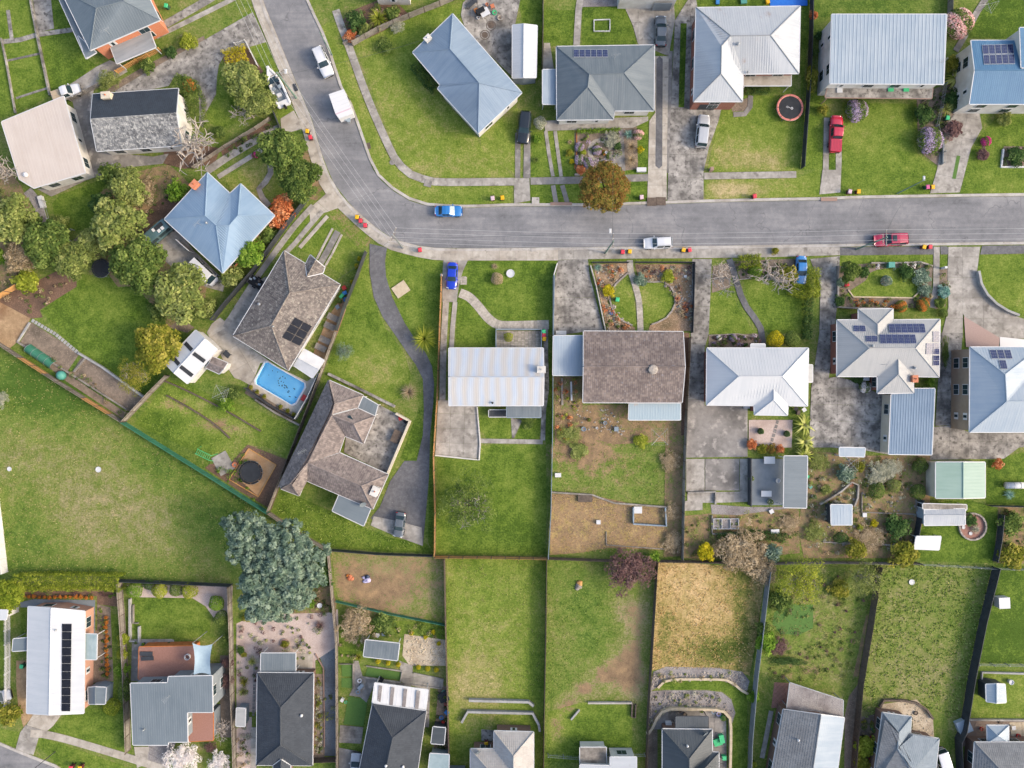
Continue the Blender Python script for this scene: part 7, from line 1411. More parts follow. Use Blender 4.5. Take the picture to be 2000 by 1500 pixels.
# kind codes: name, form
KD = dict(t=('leafy_tree', 'tree', 'tree'), d=('dense_tree', 'dense', 'tree'), n=('street_tree', 'donut', 'tree'), f=('eucalyptus_tree', 'feather', 'tree'), o=('open_tree', 'open', 'tree'), b=('bare_tree', 'bare', 'tree'), B=('bare_tree', 'bareb', 'tree'),
          s=('shrub', 'shrub', 'shrub'), k=('shrub_thicket', 'thicket', 'shrub'), l=('ball_shrub', 'ball', 'shrub'), y=('spiky_plant', 'spike', 'plant'), p=('tree_fern', 'frond', 'tree fern'), g=('grass_clump', 'grassy', 'plant'))
for w in """t|green|552,296|44|6|dense green street tree above the concrete crossover, upper of two
d|green|586,352|38|5.5|dense green street tree beside the dirt edge, lower of two
s|rust|551,404|28|3|big copper-leaved shrub right of the light blue roof
s|rust|540,432|20|2.6|smaller copper shrub below the big copper one
s|green|520,458|22|2.6|grey-green shrub on the driveway fence by the copper shrubs
t|bright|486,494|30|4|bright green tree against the light blue roof corner
s|olive|452,540|26|3|olive bush at the lower end of the driveway fence
t|olive|228,440|48|7|large olive-green tree left of the campervan
d|green|270,516|50|7|large dense green tree right of the dark trampoline
t|olive|350,572|52|6.5|large olive tree below the white van
t|green|88,474|42|6|green tree on the left bank
k|brown|42,500|34|5|brown twiggy tree on the left bank
t|olive|20,432|46|6|olive tree at the left frame edge by the handrail path
t|olive|142,506|36|5|bronze-olive tree above the bark slope
s|lime|52,548|28|2.5|lime shrub at the bark slope fence
s|bright|0,500|18|3|bright green shrub at the left frame edge
t|olive|250,366|34|5|grey-olive shrub tree beside the lawn pocket
s|green|214,342|26|3.5|green bush above the lawn pocket
k|brown|278,374|26|3|dry brown bush left of the orange chimney
B|x|8,330|34|5|leafless grey tree at the left frame edge
k|grey|8,420|24|3|pale grey bush below the leafless tree at the left edge
t|gold|306,676|44|5|yellow-green tree left of the white shed
o|gold|262,732|34|4|sparse golden tree over the vegetable terrace
s|bright|346,374|24|3.4|round citrus tree by the orange chimney
s|lime|368,84|20|1.8|yellow-green shrub beside the big worn driveway
s|dark|334,102|14|1.6|dark green shrub beside the big worn driveway
s|green|288,128|17|1.8|green shrub below the carport rail
k|olive|212,156|24|2|straggly olive shrub by the white pickup
t|olive|478,162|42|4.6|olive shrub tree behind the boat, upper
t|olive|506,198|30|4|olive shrub tree behind the boat, lower
s|bright|460,204|14|2|bright green bush under the olive shrubs
B|x|488,222|28|2.6|leafless grey bush by the dark bed
b|x|372,280|54|5.5|big leafless pale tree over the lichen roof corner
s|green|428,258|14|1.8|pale green bush beside the dark bed
y|lime|738,34|25|2.6|yellow-green cabbage-like spiky bush in the top bed
s|green|768,26|17|1.8|rounded green bush right of the spiky bush
s|dark|696,38|22|2|dark green shrub mass in the top bed
s|rust|684,70|15|1.2|orange-red shrub at the top bed corner
s|olive|712,56|16|1.5|olive shrub under the spiky bush
k|grey|776,52|14|1.2|silver-grey feathery bush by the paling fence
s|green|752,88|18|1.4|low green bush on the bend lawn
l|grey|1054,240|12|1.4|variegated pale ball bush beside the black wagon
s|bright|1050,272|11|1.2|yellow-green bush below the black wagon
g|green|1046,312|10|.8|grassy clump at the twin strip drive
g|brown|1113,277|7|.7|small tan grass ball on the strip lawn
s|gold|1112,298|8|.8|golden bush left of the flower garden
s|yellow|1117,315|6|.7|yellow bush left of the flower garden
n|autumn|1181,366|49|5.6|round autumn-coloured street tree with a hollow crown
y|agave|1228,262|12|1.1|blue-green agave at the top of the pampas row
g|brown|1233,286|17|1.7|tan pampas clump, upper
g|brown|1233,312|17|1.7|tan pampas clump, lower
s|yellow|1250,292|8|1|yellow bush right of the pampas clumps
k|grey|1196,272|18|1.2|grey heath bush at the ring path
s|dark|1206,286|9|1|dark green bush by the ring path
s|lime|1138,297|8|.8|lime ball in the purple flower bed
s|rust|1134,332|11|.8|coral-red low shrub by the autumn tree
s|gold|1584,154|14|2|clipped golden hedge block by the dark fence|ry30
s|rust|1589,30|10|1.6|rusty shrub by the toys lawn fence
s|green|1592,100|9|1.6|green shrub along the trampoline fence
s|gold|1607,214|12|1.5|golden bush left of the red pickup
s|gold|1861,124|17|2|yellow-green bush between corrugated and blue roofs
p|palm|1870,150|25|2.6|feathery green tree fern beside the blue roof
s|dark|1866,194|22|1.8|dark shrub mass below the tree fern
y|palm|1850,212|15|1.8|spiky yucca beside the green bin
s|plum|1862,252|20|1.6|purple-green round bush at the stained driveway
s|dark|1804,224|22|1.8|dark shrub right of the red pickup lawn
s|olive|1962,234|16|1.5|olive bush under the blue roof stairs
s|plum|1920,302|14|1.2|plum-red bush at the stained driveway edge
s|dark|1984,306|22|1.3|dark green row shrub in the right edge bed
y|lime|828,662|31|3.2|drooping yellow-green grass tree by the winding drive
g|brown|798,766|22|1.6|pale tussock in the winding drive island
l|brown|971,544|12|1.2|round brown bush on the front lawn
g|brown|966,520|9|.7|small dry bush above the round brown one
l|lime|993,658|9|1.2|green ball bush in the brick entry court
s|green|1032,824|16|.8|low green strip at the blue lean-to
s|lime|1304,540|15|1.3|lime green shrub in the rocky leaf garden
s|silver|1250,548|15|1.2|grey-green shrub at the cobbled garden path
s|yellow|1188,568|14|1|pale yellow shrub beside the worn driveway
g|agave|1168,522|12|.7|blue-green clump at the dark garden fence
B|x|1418,540|30|4|leafless tree at the long dark driveway
B|x|1515,540|40|4.5|leafless dark tree by the sky blue sedan
l|bright|1475,531|13|1.5|bright green ball bush beside the bare tree
s|gold|1540,536|22|2|yellow-green bush left of the sky blue sedan
l|yellow|1514,662|16|1.3|bright yellow ball bush at the white hip roof
l|green|1547,663|16|1.3|green ball bush next to the yellow one
p|palm|1574,830|25|3|tree fern topmost of three by the pergola
p|palm|1575,864|22|3|tree fern in the middle of three by the pergola
p|palm|1574,890|23|3|tree fern lowest of three by the pergola
s|rust|1468,868|12|1.2|orange shrub leftmost below the stepping stone court
s|gold|1488,877|12|1.2|golden shrub second below the stepping stone court
s|autumn|1506,877|11|1.2|bronze shrub third below the stepping stone court
s|rust|1523,877|10|1.2|red shrub rightmost below the stepping stone court
d|green|1660,530|19|3|clipped round tree at the flower garden corner
s|dark|1686,532|13|1.4|dark bush beside the clipped round tree
s|dark|1640,588|12|1.1|green bush at the flower garden wall corner
s|silver|1642,552|11|1|silver-leaved plant at the flower garden wall
s|dark|1770,532|18|1.2|dark flowering mass in the upper flower bed
s|silver|1798,540|20|1.1|blue-grey succulent mass by the concrete steps path
s|silver|1806,566|15|1|blue-grey succulents right of the oval lawn
s|agave|1844,570|14|1.2|blue-green bush beside the wide pale driveway
s|green|1836,592|13|1.1|green bush below the blue-green one
l|green|1842,612|9|1|small round bush at the solar house corner
k|green|1846,684|9|1|trailing green hedge strip at the solar house|ry32
s|bright|1816,746|11|1.3|leafy bush behind the orange chimney
s|dark|1676,738|16|1|dark leafy plants beside the solar house yard
o|green|914,984|58|5.5|sparse spreading tree on the back lawn
s|yellow|1378,1078|20|2.2|golden wattle bush at the rear fence
k|brown|1452,1078|52|3|brown twiggy thicket along the rear fence
k|brown|1490,1110|34|2.6|brown twiggy thicket spilling over the straw lot
s|silver|1508,1080|20|2.6|silver-blue conifer bush at the rear fence
k|plum|1230,1112|50|4|dark plum-coloured twiggy tree over the rear fence
s|bright|1277,1088|14|1.8|bright green bush beside the plum tree
l|green|1712,958|16|1.5|round clipped bush first in the sloping garden
l|olive|1746,948|13|1.3|round clipped bush second in the sloping garden
l|green|1792,960|15|1.5|round clipped bush beside the sloping garden fence
l|green|1797,908|14|1.5|round clipped bush left of the green shed
s|gold|1672,1072|23|2.4|golden-green round shrub at the rear fence
s|gold|1766,1082|31|2.6|large golden shrub spilling over the rear fence
s|dark|1752,1030|28|2|dark spreading shrub low in the sloping garden
l|dark|1643,1050|15|1|flat grey-green dome bush|ry10
s|yellow|1707,1022|9|1|yellow bush below the vegetable rectangle
s|lime|1680,1031|7|.8|small lime bush by the square shed
s|silver|1652,926|20|1.8|silvery shrub beside the sloping garden path
s|gold|1678,912|12|1.4|golden shrub below the clear lean-to
s|olive|1612,956|12|1.1|olive bush by the curving pale wall
k|grey|1716,926|26|1.4|grey straggly shrubs in the upper sloping garden
s|dark|1896,1016|14|1.2|dark green plant in the round stone bed
g|grey|1906,1034|13|.8|pale grassy clump in the round stone bed
s|green|1974,1022|26|2|green shrub in the right edge vegetable bed
s|gold|1976,1084|30|2|gold-flecked dark shrub at the right rear fence
s|rust|1950,906|12|1.2|red-brown shrub by the green shed
y|agave|1972,966|13|.8|blue-green agave on the green shed lawn
t|hedge|14,1162|32|3.4|rounded end bush of the long paddock hedge
l|bright|263,1153|15|1.5|clipped ball first in the row behind the round lawn
l|dark|292,1142|10|1.2|small dark ball second in the row behind the round lawn
l|lime|312,1153|15|1.6|clipped ball third in the row behind the round lawn
l|green|344,1152|13|1.4|clipped ball fourth in the row behind the round lawn
l|lime|370,1154|15|1.6|clipped ball fifth in the row behind the round lawn
l|bright|423,1178|15|1.5|clipped ball at the pink gravel corner, upper
l|green|433,1208|15|1.5|clipped ball at the pink gravel corner, lower
s|green|444,1244|10|1.6|tall green bush beside the brick deck
s|lime|240,1248|14|1.6|leafy bush topmost along the deck fence
s|lime|238,1276|13|1.6|leafy bush second along the deck fence
s|bright|238,1308|16|1.6|leafy bush third along the deck fence
l|green|243,1346|11|1.7|long clipped bush lowest along the deck fence|ry26
l|hedge|217,1380|17|1.6|clipped dome below the small grey shed
s|gold|20,1396|26|2.4|dark gold-tipped bush at the bottom left corner
s|dark|626,1128|26|2|green undergrowth right of the big silver tree
s|bright|600,1176|16|1.2|bright green bush below the big silver tree
B|x|436,1424|26|2.6|leafless bush by the deck house
k|plum|444,1330|16|2|dark plum bush by the deck fence, lower
k|plum|446,1294|13|1.8|dark plum bush by the deck fence, upper
k|plum|412,1460|13|1.4|small plum bush by the blossom trees
k|fl_white|356,1482|38|2.6|white blossoming tree at the bottom edge
k|fl_white|428,1490|24|2.2|smaller white blossoming bush at the bottom edge
y|palm|492,1293|11|1.2|spiky yucca in the pink stone garden
s|dark|470,1270|9|.8|dark green cushion in the pink stone garden
s|gold|476,1278|7|.7|golden cushion in the pink stone garden
y|gold|476,1332|12|1|golden spiky plant by the narrow shed, upper
y|olive|474,1352|12|1|olive spiky plant by the narrow shed, lower
s|gold|481,1206|10|.9|golden bush at the top of the pink stone garden
s|gold|556,1258|8|.7|golden plant inside the brick ring
y|plum|624,1222|12|.9|reddish spiky plant at the gravel drive head
y|gold|700,1284|9|1.1|golden spiky plant beside the striped pergola
k|brown|694,1222|38|2|brown undergrowth by the dirt yard fence
s|green|750,1216|26|1.4|green weeds behind the striped pergola
o|lime|1566,1136|46|5|airy lime bamboo in the overgrown garden
s|green|1526,1172|24|2|green shrub left of the octagonal turf
s|bright|1496,1254|24|2.2|bright leafy shrub along the wide grey fence, lower
s|green|1490,1226|16|2|leafy shrub along the wide grey fence, upper
k|plum|1524,1262|20|1|purplish heath below the octagonal turf
s|bright|1472,1362|14|1.4|round bright bush by the curved lawn strip
o|olive|1690,1130|36|4|sparse olive tree behind the tussock lot fence
k|dark|1540,1292|40|1|dark low shrubs across the overgrown garden|ry10
s|gold|1640,1150|22|1.5|yellow-green shrub under the sparse olive tree
s|lime|1690,1458|24|2|lime shrub beside the blue-grey tiled house, upper
s|gold|1682,1490|18|1.8|golden shrub beside the blue-grey tiled house, lower
s|lime|1470,1494|9|1|small lime bush at the bottom edge
s|bright|442,790|17|1.8|bright green bush in the terraced yard
s|green|458,768|16|1.6|green bush at the patio corner
o|silver|672,686|18|1.8|sparse pale sapling on the long lawn
t|olive|182,474|30|4.5|olive tree filling the gap left of the dark trampoline
s|green|58,440|30|3.5|green bush between handrail path and left bank
s|dark|196,398|24|2.8|dark green bush right of the lawn pocket
s|green|312,606|26|2.8|green bush at the right end of the large back lawn
s|olive|402,604|22|2.6|olive bush under the driveway fence end
s|olive|118,436|18|2|olive shrub at the lawn pocket corner
k|olive|1600,900|22|1.2|tangled shrubs at the top of the sloping garden
k|grey|1630,1000|20|1|grey tangled shrubs left of the square shed
k|brown|1700,1050|30|.9|dry tangled plants low in the sloping garden
k|olive|1592,1040|22|1|olive tangled plants by the rear fence corner
k|grey|1740,915|24|1|grey tangled plants below the long garage
k|brown|1540,1020|22|.8|dry plants in the netted terrace
k|grey|0,780|18|1.5|silver-grey bush at the left of the paddock
s|gold|1514,490|8|1|small yellow bush at the footpath trees
s|dark|1600,70|10|1.4|dark ivy clump on the trampoline fence
k|brown|1310,900|22|1|dry brown brambles along the boundary fence, upper
k|brown|1312,1000|20|1|dry brown brambles along the boundary fence, middle
k|brown|1314,1060|24|1|dry brown brambles along the boundary fence, lower
k|olive|1112,850|26|.8|yellowing weeds by the metal fence
s|olive|1130,880|20|.7|straggly weeds below the rubble
s|lime|1252,860|16|.8|bright weed patch under the clothes hoist""".split('\n'):
    q_ = w.split('|'); k_ = KD[q_[0]]; x_, y_ = parse(q_[2])[0]; mt = q_[1] if q_[1].startswith('fl_') else 'lf_'+q_[1]
    plant(k_[0], q_[5], k_[2], x_, y_, float(q_[3]), float(q_[4]), k_[1], mt if mt in MATS else 'lf_green', 'wood_pale' if q_[0] in 'bB' else 'wood_trunk', ry=float(q_[6][2:]) if len(q_) > 6 else None)
# flowering shrubs: green foliage with a coat of blossom
for w in """purple|1672,216|21|1.8|lilac-flowering bush behind the red pickup
pink|1872,46|27|2.2|cream and pink flowering shrub by the diagonal path
purple|1815,274|24|2|large lilac-flowering bush by the stained driveway
magenta|1926,276|9|1|magenta-flowering bush by the blue roof
pink|1247,262|10|1.1|pink-flowering bush beside the agave
purple|1132,288|9|.7|purple flower clump left in the ring garden, upper
purple|1130,312|9|.7|purple flower clump left in the ring garden, lower
purple|1150,318|10|.7|purple flower clump below the ring path
purple|1166,294|9|.7|purple flower clump inside the ring path
orange|1760,598|11|.9|orange-flowering clump at the solar house, left
orange|1802,596|12|1|orange-flowering clump at the steps path
orange|1180,298|5|.5|yellow-orange flower clump inside the ring path
magenta|498,303|6|.7|magenta flowers on the driveway strip bed
red|1652,556|6|.8|red-flowering plant at the flower garden wall
white|1690,756|11|.9|white-flowering plants beside the solar house yard
purple|1432,660|7|.7|lilac flowers in front of the white hip house
white|1404,660|5|.6|white flowers in front of the white hip house
orange|370,166|12|1.3|yellow-flowering patch on the driveway hedge""".split('\n'):
    c_, p_, r_, h_, l_ = w.split('|'); x_, y_ = parse(p_)[0]; plant('flowering_shrub', l_, 'shrub', x_, y_, float(r_), float(h_), 'ball', 'lf_green', fl='fl_'+c_)
for x_ in [46+i*10.2 for i in range(14)]: plant('orange_shrub', 'orange leafy shrub in the row above the long white roof', 'shrub', x_, 1165+x_*.012+random.uniform(-1, 1), random.uniform(3.4, 5.4), .7, 'shrub', 'fl_orange', group='orange shrubs in the upper row')
for y_ in [1206+i*9.2 for i in range(13)]: plant('orange_shrub', 'orange leafy shrub in the column right of the long white roof', 'shrub', 207+(y_-1206)*.02+random.uniform(-1, 1), y_, random.uniform(3.4, 5.2), .7, 'shrub', 'fl_orange', group='orange shrubs in the right column')
for x_, y_ in ((738, 1292), (758, 1295), (778, 1298)): plant('yellow_shrub', 'yellow ball shrub under the striped pergola', 'shrub', x_, y_, 5, .6, 'ball', 'lf_yellow', group='yellow balls by the long turf strip')
for x_, y_ in ((817, 1303), (835, 1306), (852, 1308)): plant('yellow_shrub', 'yellow ball shrub above the short turf strip', 'shrub', x_, y_, 5, .6, 'ball', 'lf_yellow', group='yellow balls by the short turf strip')
for x_, y_ in ((803, 1237), (831, 1245), (857, 1257), (846, 1234)): plant('yellow_shrub', 'yellow bush on the weedy slope by the rubble corner', 'shrub', x_, y_, 5, .6, 'shrub', 'lf_yellow', group='yellow bushes on the weedy slope')
for x_, y_ in ((490, 756), (503, 765), (516, 774), (548, 794), (562, 802), (574, 809)): plant('pool_plant', 'small yellow-green plant along the pool fence', 'plant', x_, y_, 5, .7, 'shrub', 'lf_gold', group='plants along the pool fence')
for x_, y_ in ((702, 506), (697, 519), (688, 551)): plant('lime_shrub', 'small lime shrub along the dark corner fence', 'shrub', x_, y_, 5.5, .8, 'shrub', 'lf_yellow', group='lime shrubs by the corner fence')
# the big silver eucalyptus: one tree, several crown masses
p = P(535, 1100, 5); r = root('eucalyptus_tree', 'huge silver-green eucalyptus at the paddock corner', 'tree', (p.x, p.y, 0))
for x_, y_, rr, hz in ((486, 1052, 50, 7.5), (566, 1082, 58, 8), (520, 1152, 58, 7.5), (576, 1140, 50, 7.5), (520, 1095, 46, 7), (530, 1185, 34, 6)):
    q = P(x_, y_, hz); c = link('crown', proto('feather_%d' % random.randint(0, 2)), r, 'lf_silver'); c.location = q-p+Vector((0, 0, p.z)); c.scale = (rr*S, rr*S, 2.6); c.rotation_euler = (0, 0, random.random()*6)
t_ = link('trunk', proto('trunk_1'), r, 'wood_pale'); t_.scale = (7, 7, 8)
for a in (("long clipped paddock hedge above the orange shrubs", "30,1138 120,1136 234,1138", 28, 2.3, 'lf_hedge'), ("curved green hedge along the dark gable house", "342,160 368,166 380,196 379,240", 30, 1.8, 'lf_green'), ("bright yellow clipped hedge at the driveway corner", "440,112 458,106 478,101", 22, 1.6, 'lf_yellow'),
          ("dark hedge under the blue-grey hip roof", "812,126 830,148 850,170", 20, 1.5, 'lf_dark'), ("tall bright hedge right of the sky blue sedan", "1590,526 1590,578", 18, 2.2, 'lf_hedge'), ("bright hedge below the sky blue sedan", "1546,562 1582,574", 20, 1.8, 'lf_hedge'), ("dark hedge along the white hip house lawn", "1580,584 1577,660", 10, 1.4, 'lf_dark'),
          ("low clipped hedge at the footpath by the bare tree", "1446,511 1482,509", 20, 1.4, 'lf_hedge'), ("thin bright hedge above the ring garden", "1130,256 1208,253", 6, .7, 'lf_bright'), ("dark box hedge below the netted bed", "1402,1048 1448,1045", 10, .9, 'lf_dark'), ("clipped hedge below the terraced garden", "1460,1044 1534,1050", 12, 1, 'lf_dark'), ("dark hedge under the balcony house", "1458,176 1502,172", 12, 1, 'lf_dark')): hedge(*a)
# ------------------------------------------------ grass and ground cover that nobody could count
def tufts(label, s, dens, h, mat, name='grass', w=.05, cl=.0, seed=1):
    poly = W2(s); a = np.array(poly); x0, y0 = a.min(0); x1, y1 = a.max(0); g = np.random.default_rng(seed); n = int((x1-x0)*(y1-y0)*dens); X, Y = g.uniform(x0, x1, n), g.uniform(y0, y1, n); k = pip(X, Y, poly)
    if cl: f = np.sin(X*1.3+np.sin(Y*.9)*2)*np.sin(Y*1.1+np.sin(X*.7)*2)+.5*np.sin(X*3.1+1)*np.sin(Y*2.7); k &= f+g.normal(size=n)*.5 > cl-1
    X, Y = X[k], Y[k]; N = len(X); m_ = 3; X, Y = np.repeat(X, m_), np.repeat(Y, m_); M = N*m_; an = g.uniform(0, 6.283, M); hh = h*g.uniform(.5, 1.2, M); ln = g.uniform(.3, .9, M)*hh
    b = np.stack([X+g.normal(size=M)*.04, Y+g.normal(size=M)*.04, np.full(M, .01)], 1); sd = np.stack([-np.sin(an), np.cos(an), an*0], 1)*w; tp = b+np.stack([np.cos(an)*ln, np.sin(an)*ln, hh], 1)
    V = np.stack([b-sd, b+sd, tp], 1).reshape(-1, 3); me = fastmesh(name, V, 3, np.clip(np.repeat(g.random(N), m_)*.6+.4*g.random(M), 0, 1)); o = link(name, me, None, mat); return tag(o, label, name.replace('_', ' '), None, 'stuff')
tufts('long paddock grass tufts behind the diagonal fences', "-40,690 0,672 246,826 420,940 528,1004 480,1090 440,1130 240,1130 236,1118 -40,1118", 5, .16, 'bl_olive', cl=.6)
tufts('tall lush tussocks of the lot behind the grey roofs', "1718,1102 1936,1106 1900,1280 1872,1420 1840,1390 1740,1362 1700,1400 1680,1400", 10, .24, 'bl_green', cl=.8, w=.09)
tufts('dry straw grass tufts of the straw lot', "1284,1096 1494,1114 1476,1240 1462,1306 1274,1306", 8, .2, 'bl_straw', cl=.75, w=.07)
tufts('rough grass tufts of the dirt track lot', "1072,1094 1180,1096 1230,1200 1180,1300 1100,1370 1068,1360", 6, .16, 'bl_green', cl=.8)
tufts('grass tufts of the vacant green lot', "873,1092 1064,1092 1058,1350 876,1350", 5, .13, 'bl_olive', cl=.7)
tufts('long grass along the curved back lawn', "555,962 650,1004 760,1052 840,1066 760,1076 640,1066 534,998", 12, .2, 'bl_green', cl=.5)
tufts('straw mulch tufts of the dug garden', "1078,966 1300,992 1298,1072 1076,1082", 14, .14, 'bl_straw', cl=.7, w=.05)
tufts('rough grass of the overgrown garden', "1504,1114 1708,1106 1664,1330 1500,1330", 8, .25, 'bl_olive', cl=.8)
tufts('grass tufts of the terraced yard', "334,744 420,778 578,838 560,890 450,900 268,826", 7, .14, 'bl_green', cl=.7)
tufts('weeds of the dug earth behind the brown tiled house', "1086,800 1330,830 1296,980 1082,960", 6, .16, 'bl_olive', cl=.9)
def cover(label, s, dens, mats, r=(.15, .5), name='ground_cover', seed=1):
    poly = W2(s); a = np.array(poly); x0, y0 = a.min(0); x1, y1 = a.max(0); g = np.random.default_rng(seed+len(label))
    for mt in mats:
        n = int((x1-x0)*(y1-y0)*dens/len(mats)); X, Y = g.uniform(x0, x1, n), g.uniform(y0, y1, n); k = pip(X, Y, poly); X, Y = X[k], Y[k]
        if len(X) < 2: continue
        rr = g.uniform(*r, len(X)); V, lv = leaves(np.stack([X, Y, rr*.6], 1), rr, 44, .085, .055, seed=seed); o = link(name, fastmesh(name, V, 4, lv), None, mt); tag(o, label+', '+mt[3:]+' tints', 'ground cover', None, 'stuff')
for w in """low plants of the left bank|-30,330 70,440 84,480 60,560 0,580 -30,580|1.6|lf_olive lf_green lf_brown
undergrowth of the shrub slope left of the light blue roof|192,400 260,345 330,325 360,362 300,430 250,530 200,510|1.4|lf_olive lf_dark lf_brown
weeds on the bark slope|0,582 100,535 148,552 70,615|.7|lf_green lf_brown
low shrubs along the driveway strip bed|435,292 520,244 540,252 450,312|1.6|lf_green lf_dark
flower garden plants around the ring|1126,262 1212,256 1212,328 1136,330|1.6|lf_green lf_grey fl_purple lf_dark
top bed plants|668,44 740,4 796,30 690,84|2.4|lf_green lf_dark fl_pink lf_olive
leaf garden plants by the worn driveway|1160,518 1226,516 1198,560 1188,590 1236,646 1186,646|2.2|lf_brown lf_rust lf_grey lf_green
leaf garden plants by the lime shrub|1242,518 1350,518 1350,644 1320,600 1300,552 1250,546|2.2|lf_brown lf_rust lf_grey lf_plum
planted border around the oval lawn, upper|1640,520 1800,514 1820,524 1800,560 1760,524 1700,526 1660,548|2.8|lf_green lf_dark lf_silver fl_white
planted border around the oval lawn, lower|1638,560 1662,584 1780,586 1816,570 1816,600 1740,602 1640,600|2.8|lf_green lf_brown lf_dark fl_orange
plants beside the concrete steps path|1838,524 1850,524 1850,560 1844,598 1828,602|3|lf_green lf_silver
flower strip before the white hip house|1386,656 1484,654 1484,676 1386,676|3|lf_dark lf_green fl_purple lf_plum
bed by the bare trees at the footpath|1436,512 1556,508 1556,546 1446,544|2.2|lf_green lf_dark lf_olive
shaded border between white house and blue roof|1794,190 1850,170 1884,176 1850,240 1834,320 1796,290|2.4|lf_dark lf_green lf_olive
weeds along the metal fence yard|1084,740 1136,740 1126,850 1086,866|1.2|lf_rust lf_lime lf_brown
sloping garden plants|1574,884 1810,892 1790,1080 1572,1080|.9|lf_green lf_olive lf_grey lf_brown
terrace garden seedlings|1336,1010 1556,992 1556,1078 1340,1086|.7|lf_green lf_olive
pink stone garden succulents|464,1220 500,1204 640,1194 616,1276 506,1328 466,1380|.9|lf_grey lf_olive lf_green lf_plum
side strip succulents right of the slate roof|613,1320 630,1320 630,1470 613,1470|3|lf_green lf_gold lf_grey
gravel strip plants left of the slate roof|464,1404 490,1404 490,1500 464,1500|2|lf_green lf_brown lf_grey
rockery plants above the curved lawn|1276,1314 1450,1312 1460,1350 1414,1328 1296,1330|1|lf_brown lf_olive
rockery plants between the curved walls|1272,1352 1400,1352 1432,1390 1410,1388 1300,1384 1264,1428|.8|lf_grey lf_olive
seedlings in the bark rows|452,906 486,870 480,880 508,974 500,980 404,914|1.2|lf_bright
vegetables on the terraces|44,672 128,728 244,812 260,800 150,720|.9|lf_green lf_brown
bed plants by the orange shrub row|50,1150 234,1152 234,1164 60,1164|1.6|lf_bright lf_green lf_plum
plants in the orange column bed|192,1184 214,1190 220,1326 200,1328|2|lf_green lf_dark
undergrowth by the big silver tree|560,1150 650,1110 656,1192 540,1198|1.5|lf_green lf_brown lf_olive
weedy slope behind the striped pergola|664,1200 870,1222 870,1246 740,1240 690,1300 664,1280|1|lf_green lf_brown lf_olive
overgrown garden shrubs|1504,1120 1700,1110 1660,1330 1500,1330|.5|lf_green lf_olive lf_plum
strip beside the blue-grey tiled house|1682,1404 1722,1396 1712,1500 1674,1500|1.6|lf_green lf_brown lf_gold
weeds on the gravel drive|634,1310 656,1320 658,1420 636,1420|.5|lf_olive
pots corner by the thin fence|846,1350 874,1350 872,1500 842,1500|1|lf_dark
right edge flower bed plants|1960,290 2060,290 2060,322 1958,322|2|lf_dark lf_green fl_pink
right vegetable bed plants|1952,996 2040,996 2040,1096 1944,1096|1|lf_green lf_dark""".split('\n'):
    l_, s_, d_, m_ = w.split('|'); cover(l_, s_, float(d_), m_.split())
def stones(label, s, n, r, mat, name='stones'):
    poly = W2(s); a = np.array(poly); x0, y0 = a.min(0); x1, y1 = a.max(0); mb = MB(); k = 0
    for _ in range(n*4):
        x, y = random.uniform(x0, x1), random.uniform(y0, y1)
        if k < n and pip(np.array([x]), np.array([y]), poly)[0]: q = r*random.uniform(.5, 1.3); mb.ball((x, y, q*.3), q, 5, (1, random.uniform(.6, 1), .6), .25); k += 1
    mb.build(name, mat, None, label=label, cat='stones', kind='stuff')
stones('scattered pale rocks of the leaf garden, left bed', "1160,520 1226,516 1190,580 1240,646 1186,646", 90, .2, 'stone'); stones('scattered pale rocks of the leaf garden, right bed', "1244,520 1350,520 1350,644 1320,600 1296,552", 130, .2, 'stone')
stones('broken rubble behind the brown tiled house', "1126,796 1190,800 1230,850 1128,846", 60, .16, 'stone'); stones('grey rockery stones above the curved lawn', "1276,1314 1450,1312 1460,1350 1414,1328 1296,1330 1272,1348", 260, .2, 'stone'); stones('grey rockery stones between the curved walls', "1272,1352 1400,1352 1434,1392 1410,1388 1300,1384 1264,1428", 300, .2, 'stone')
stones('rubble of the pale dirt corner', "792,1240 870,1252 872,1298 800,1298", 120, .18, 'sandstone'); stones('stones of the cream gravel yard', "1718,1376 1790,1368 1820,1402 1822,1438 1784,1432", 100, .15, 'sandstone'); stones('stones of the sloping garden', "1574,884 1810,892 1790,1080 1572,1080", 160, .2, 'stone')
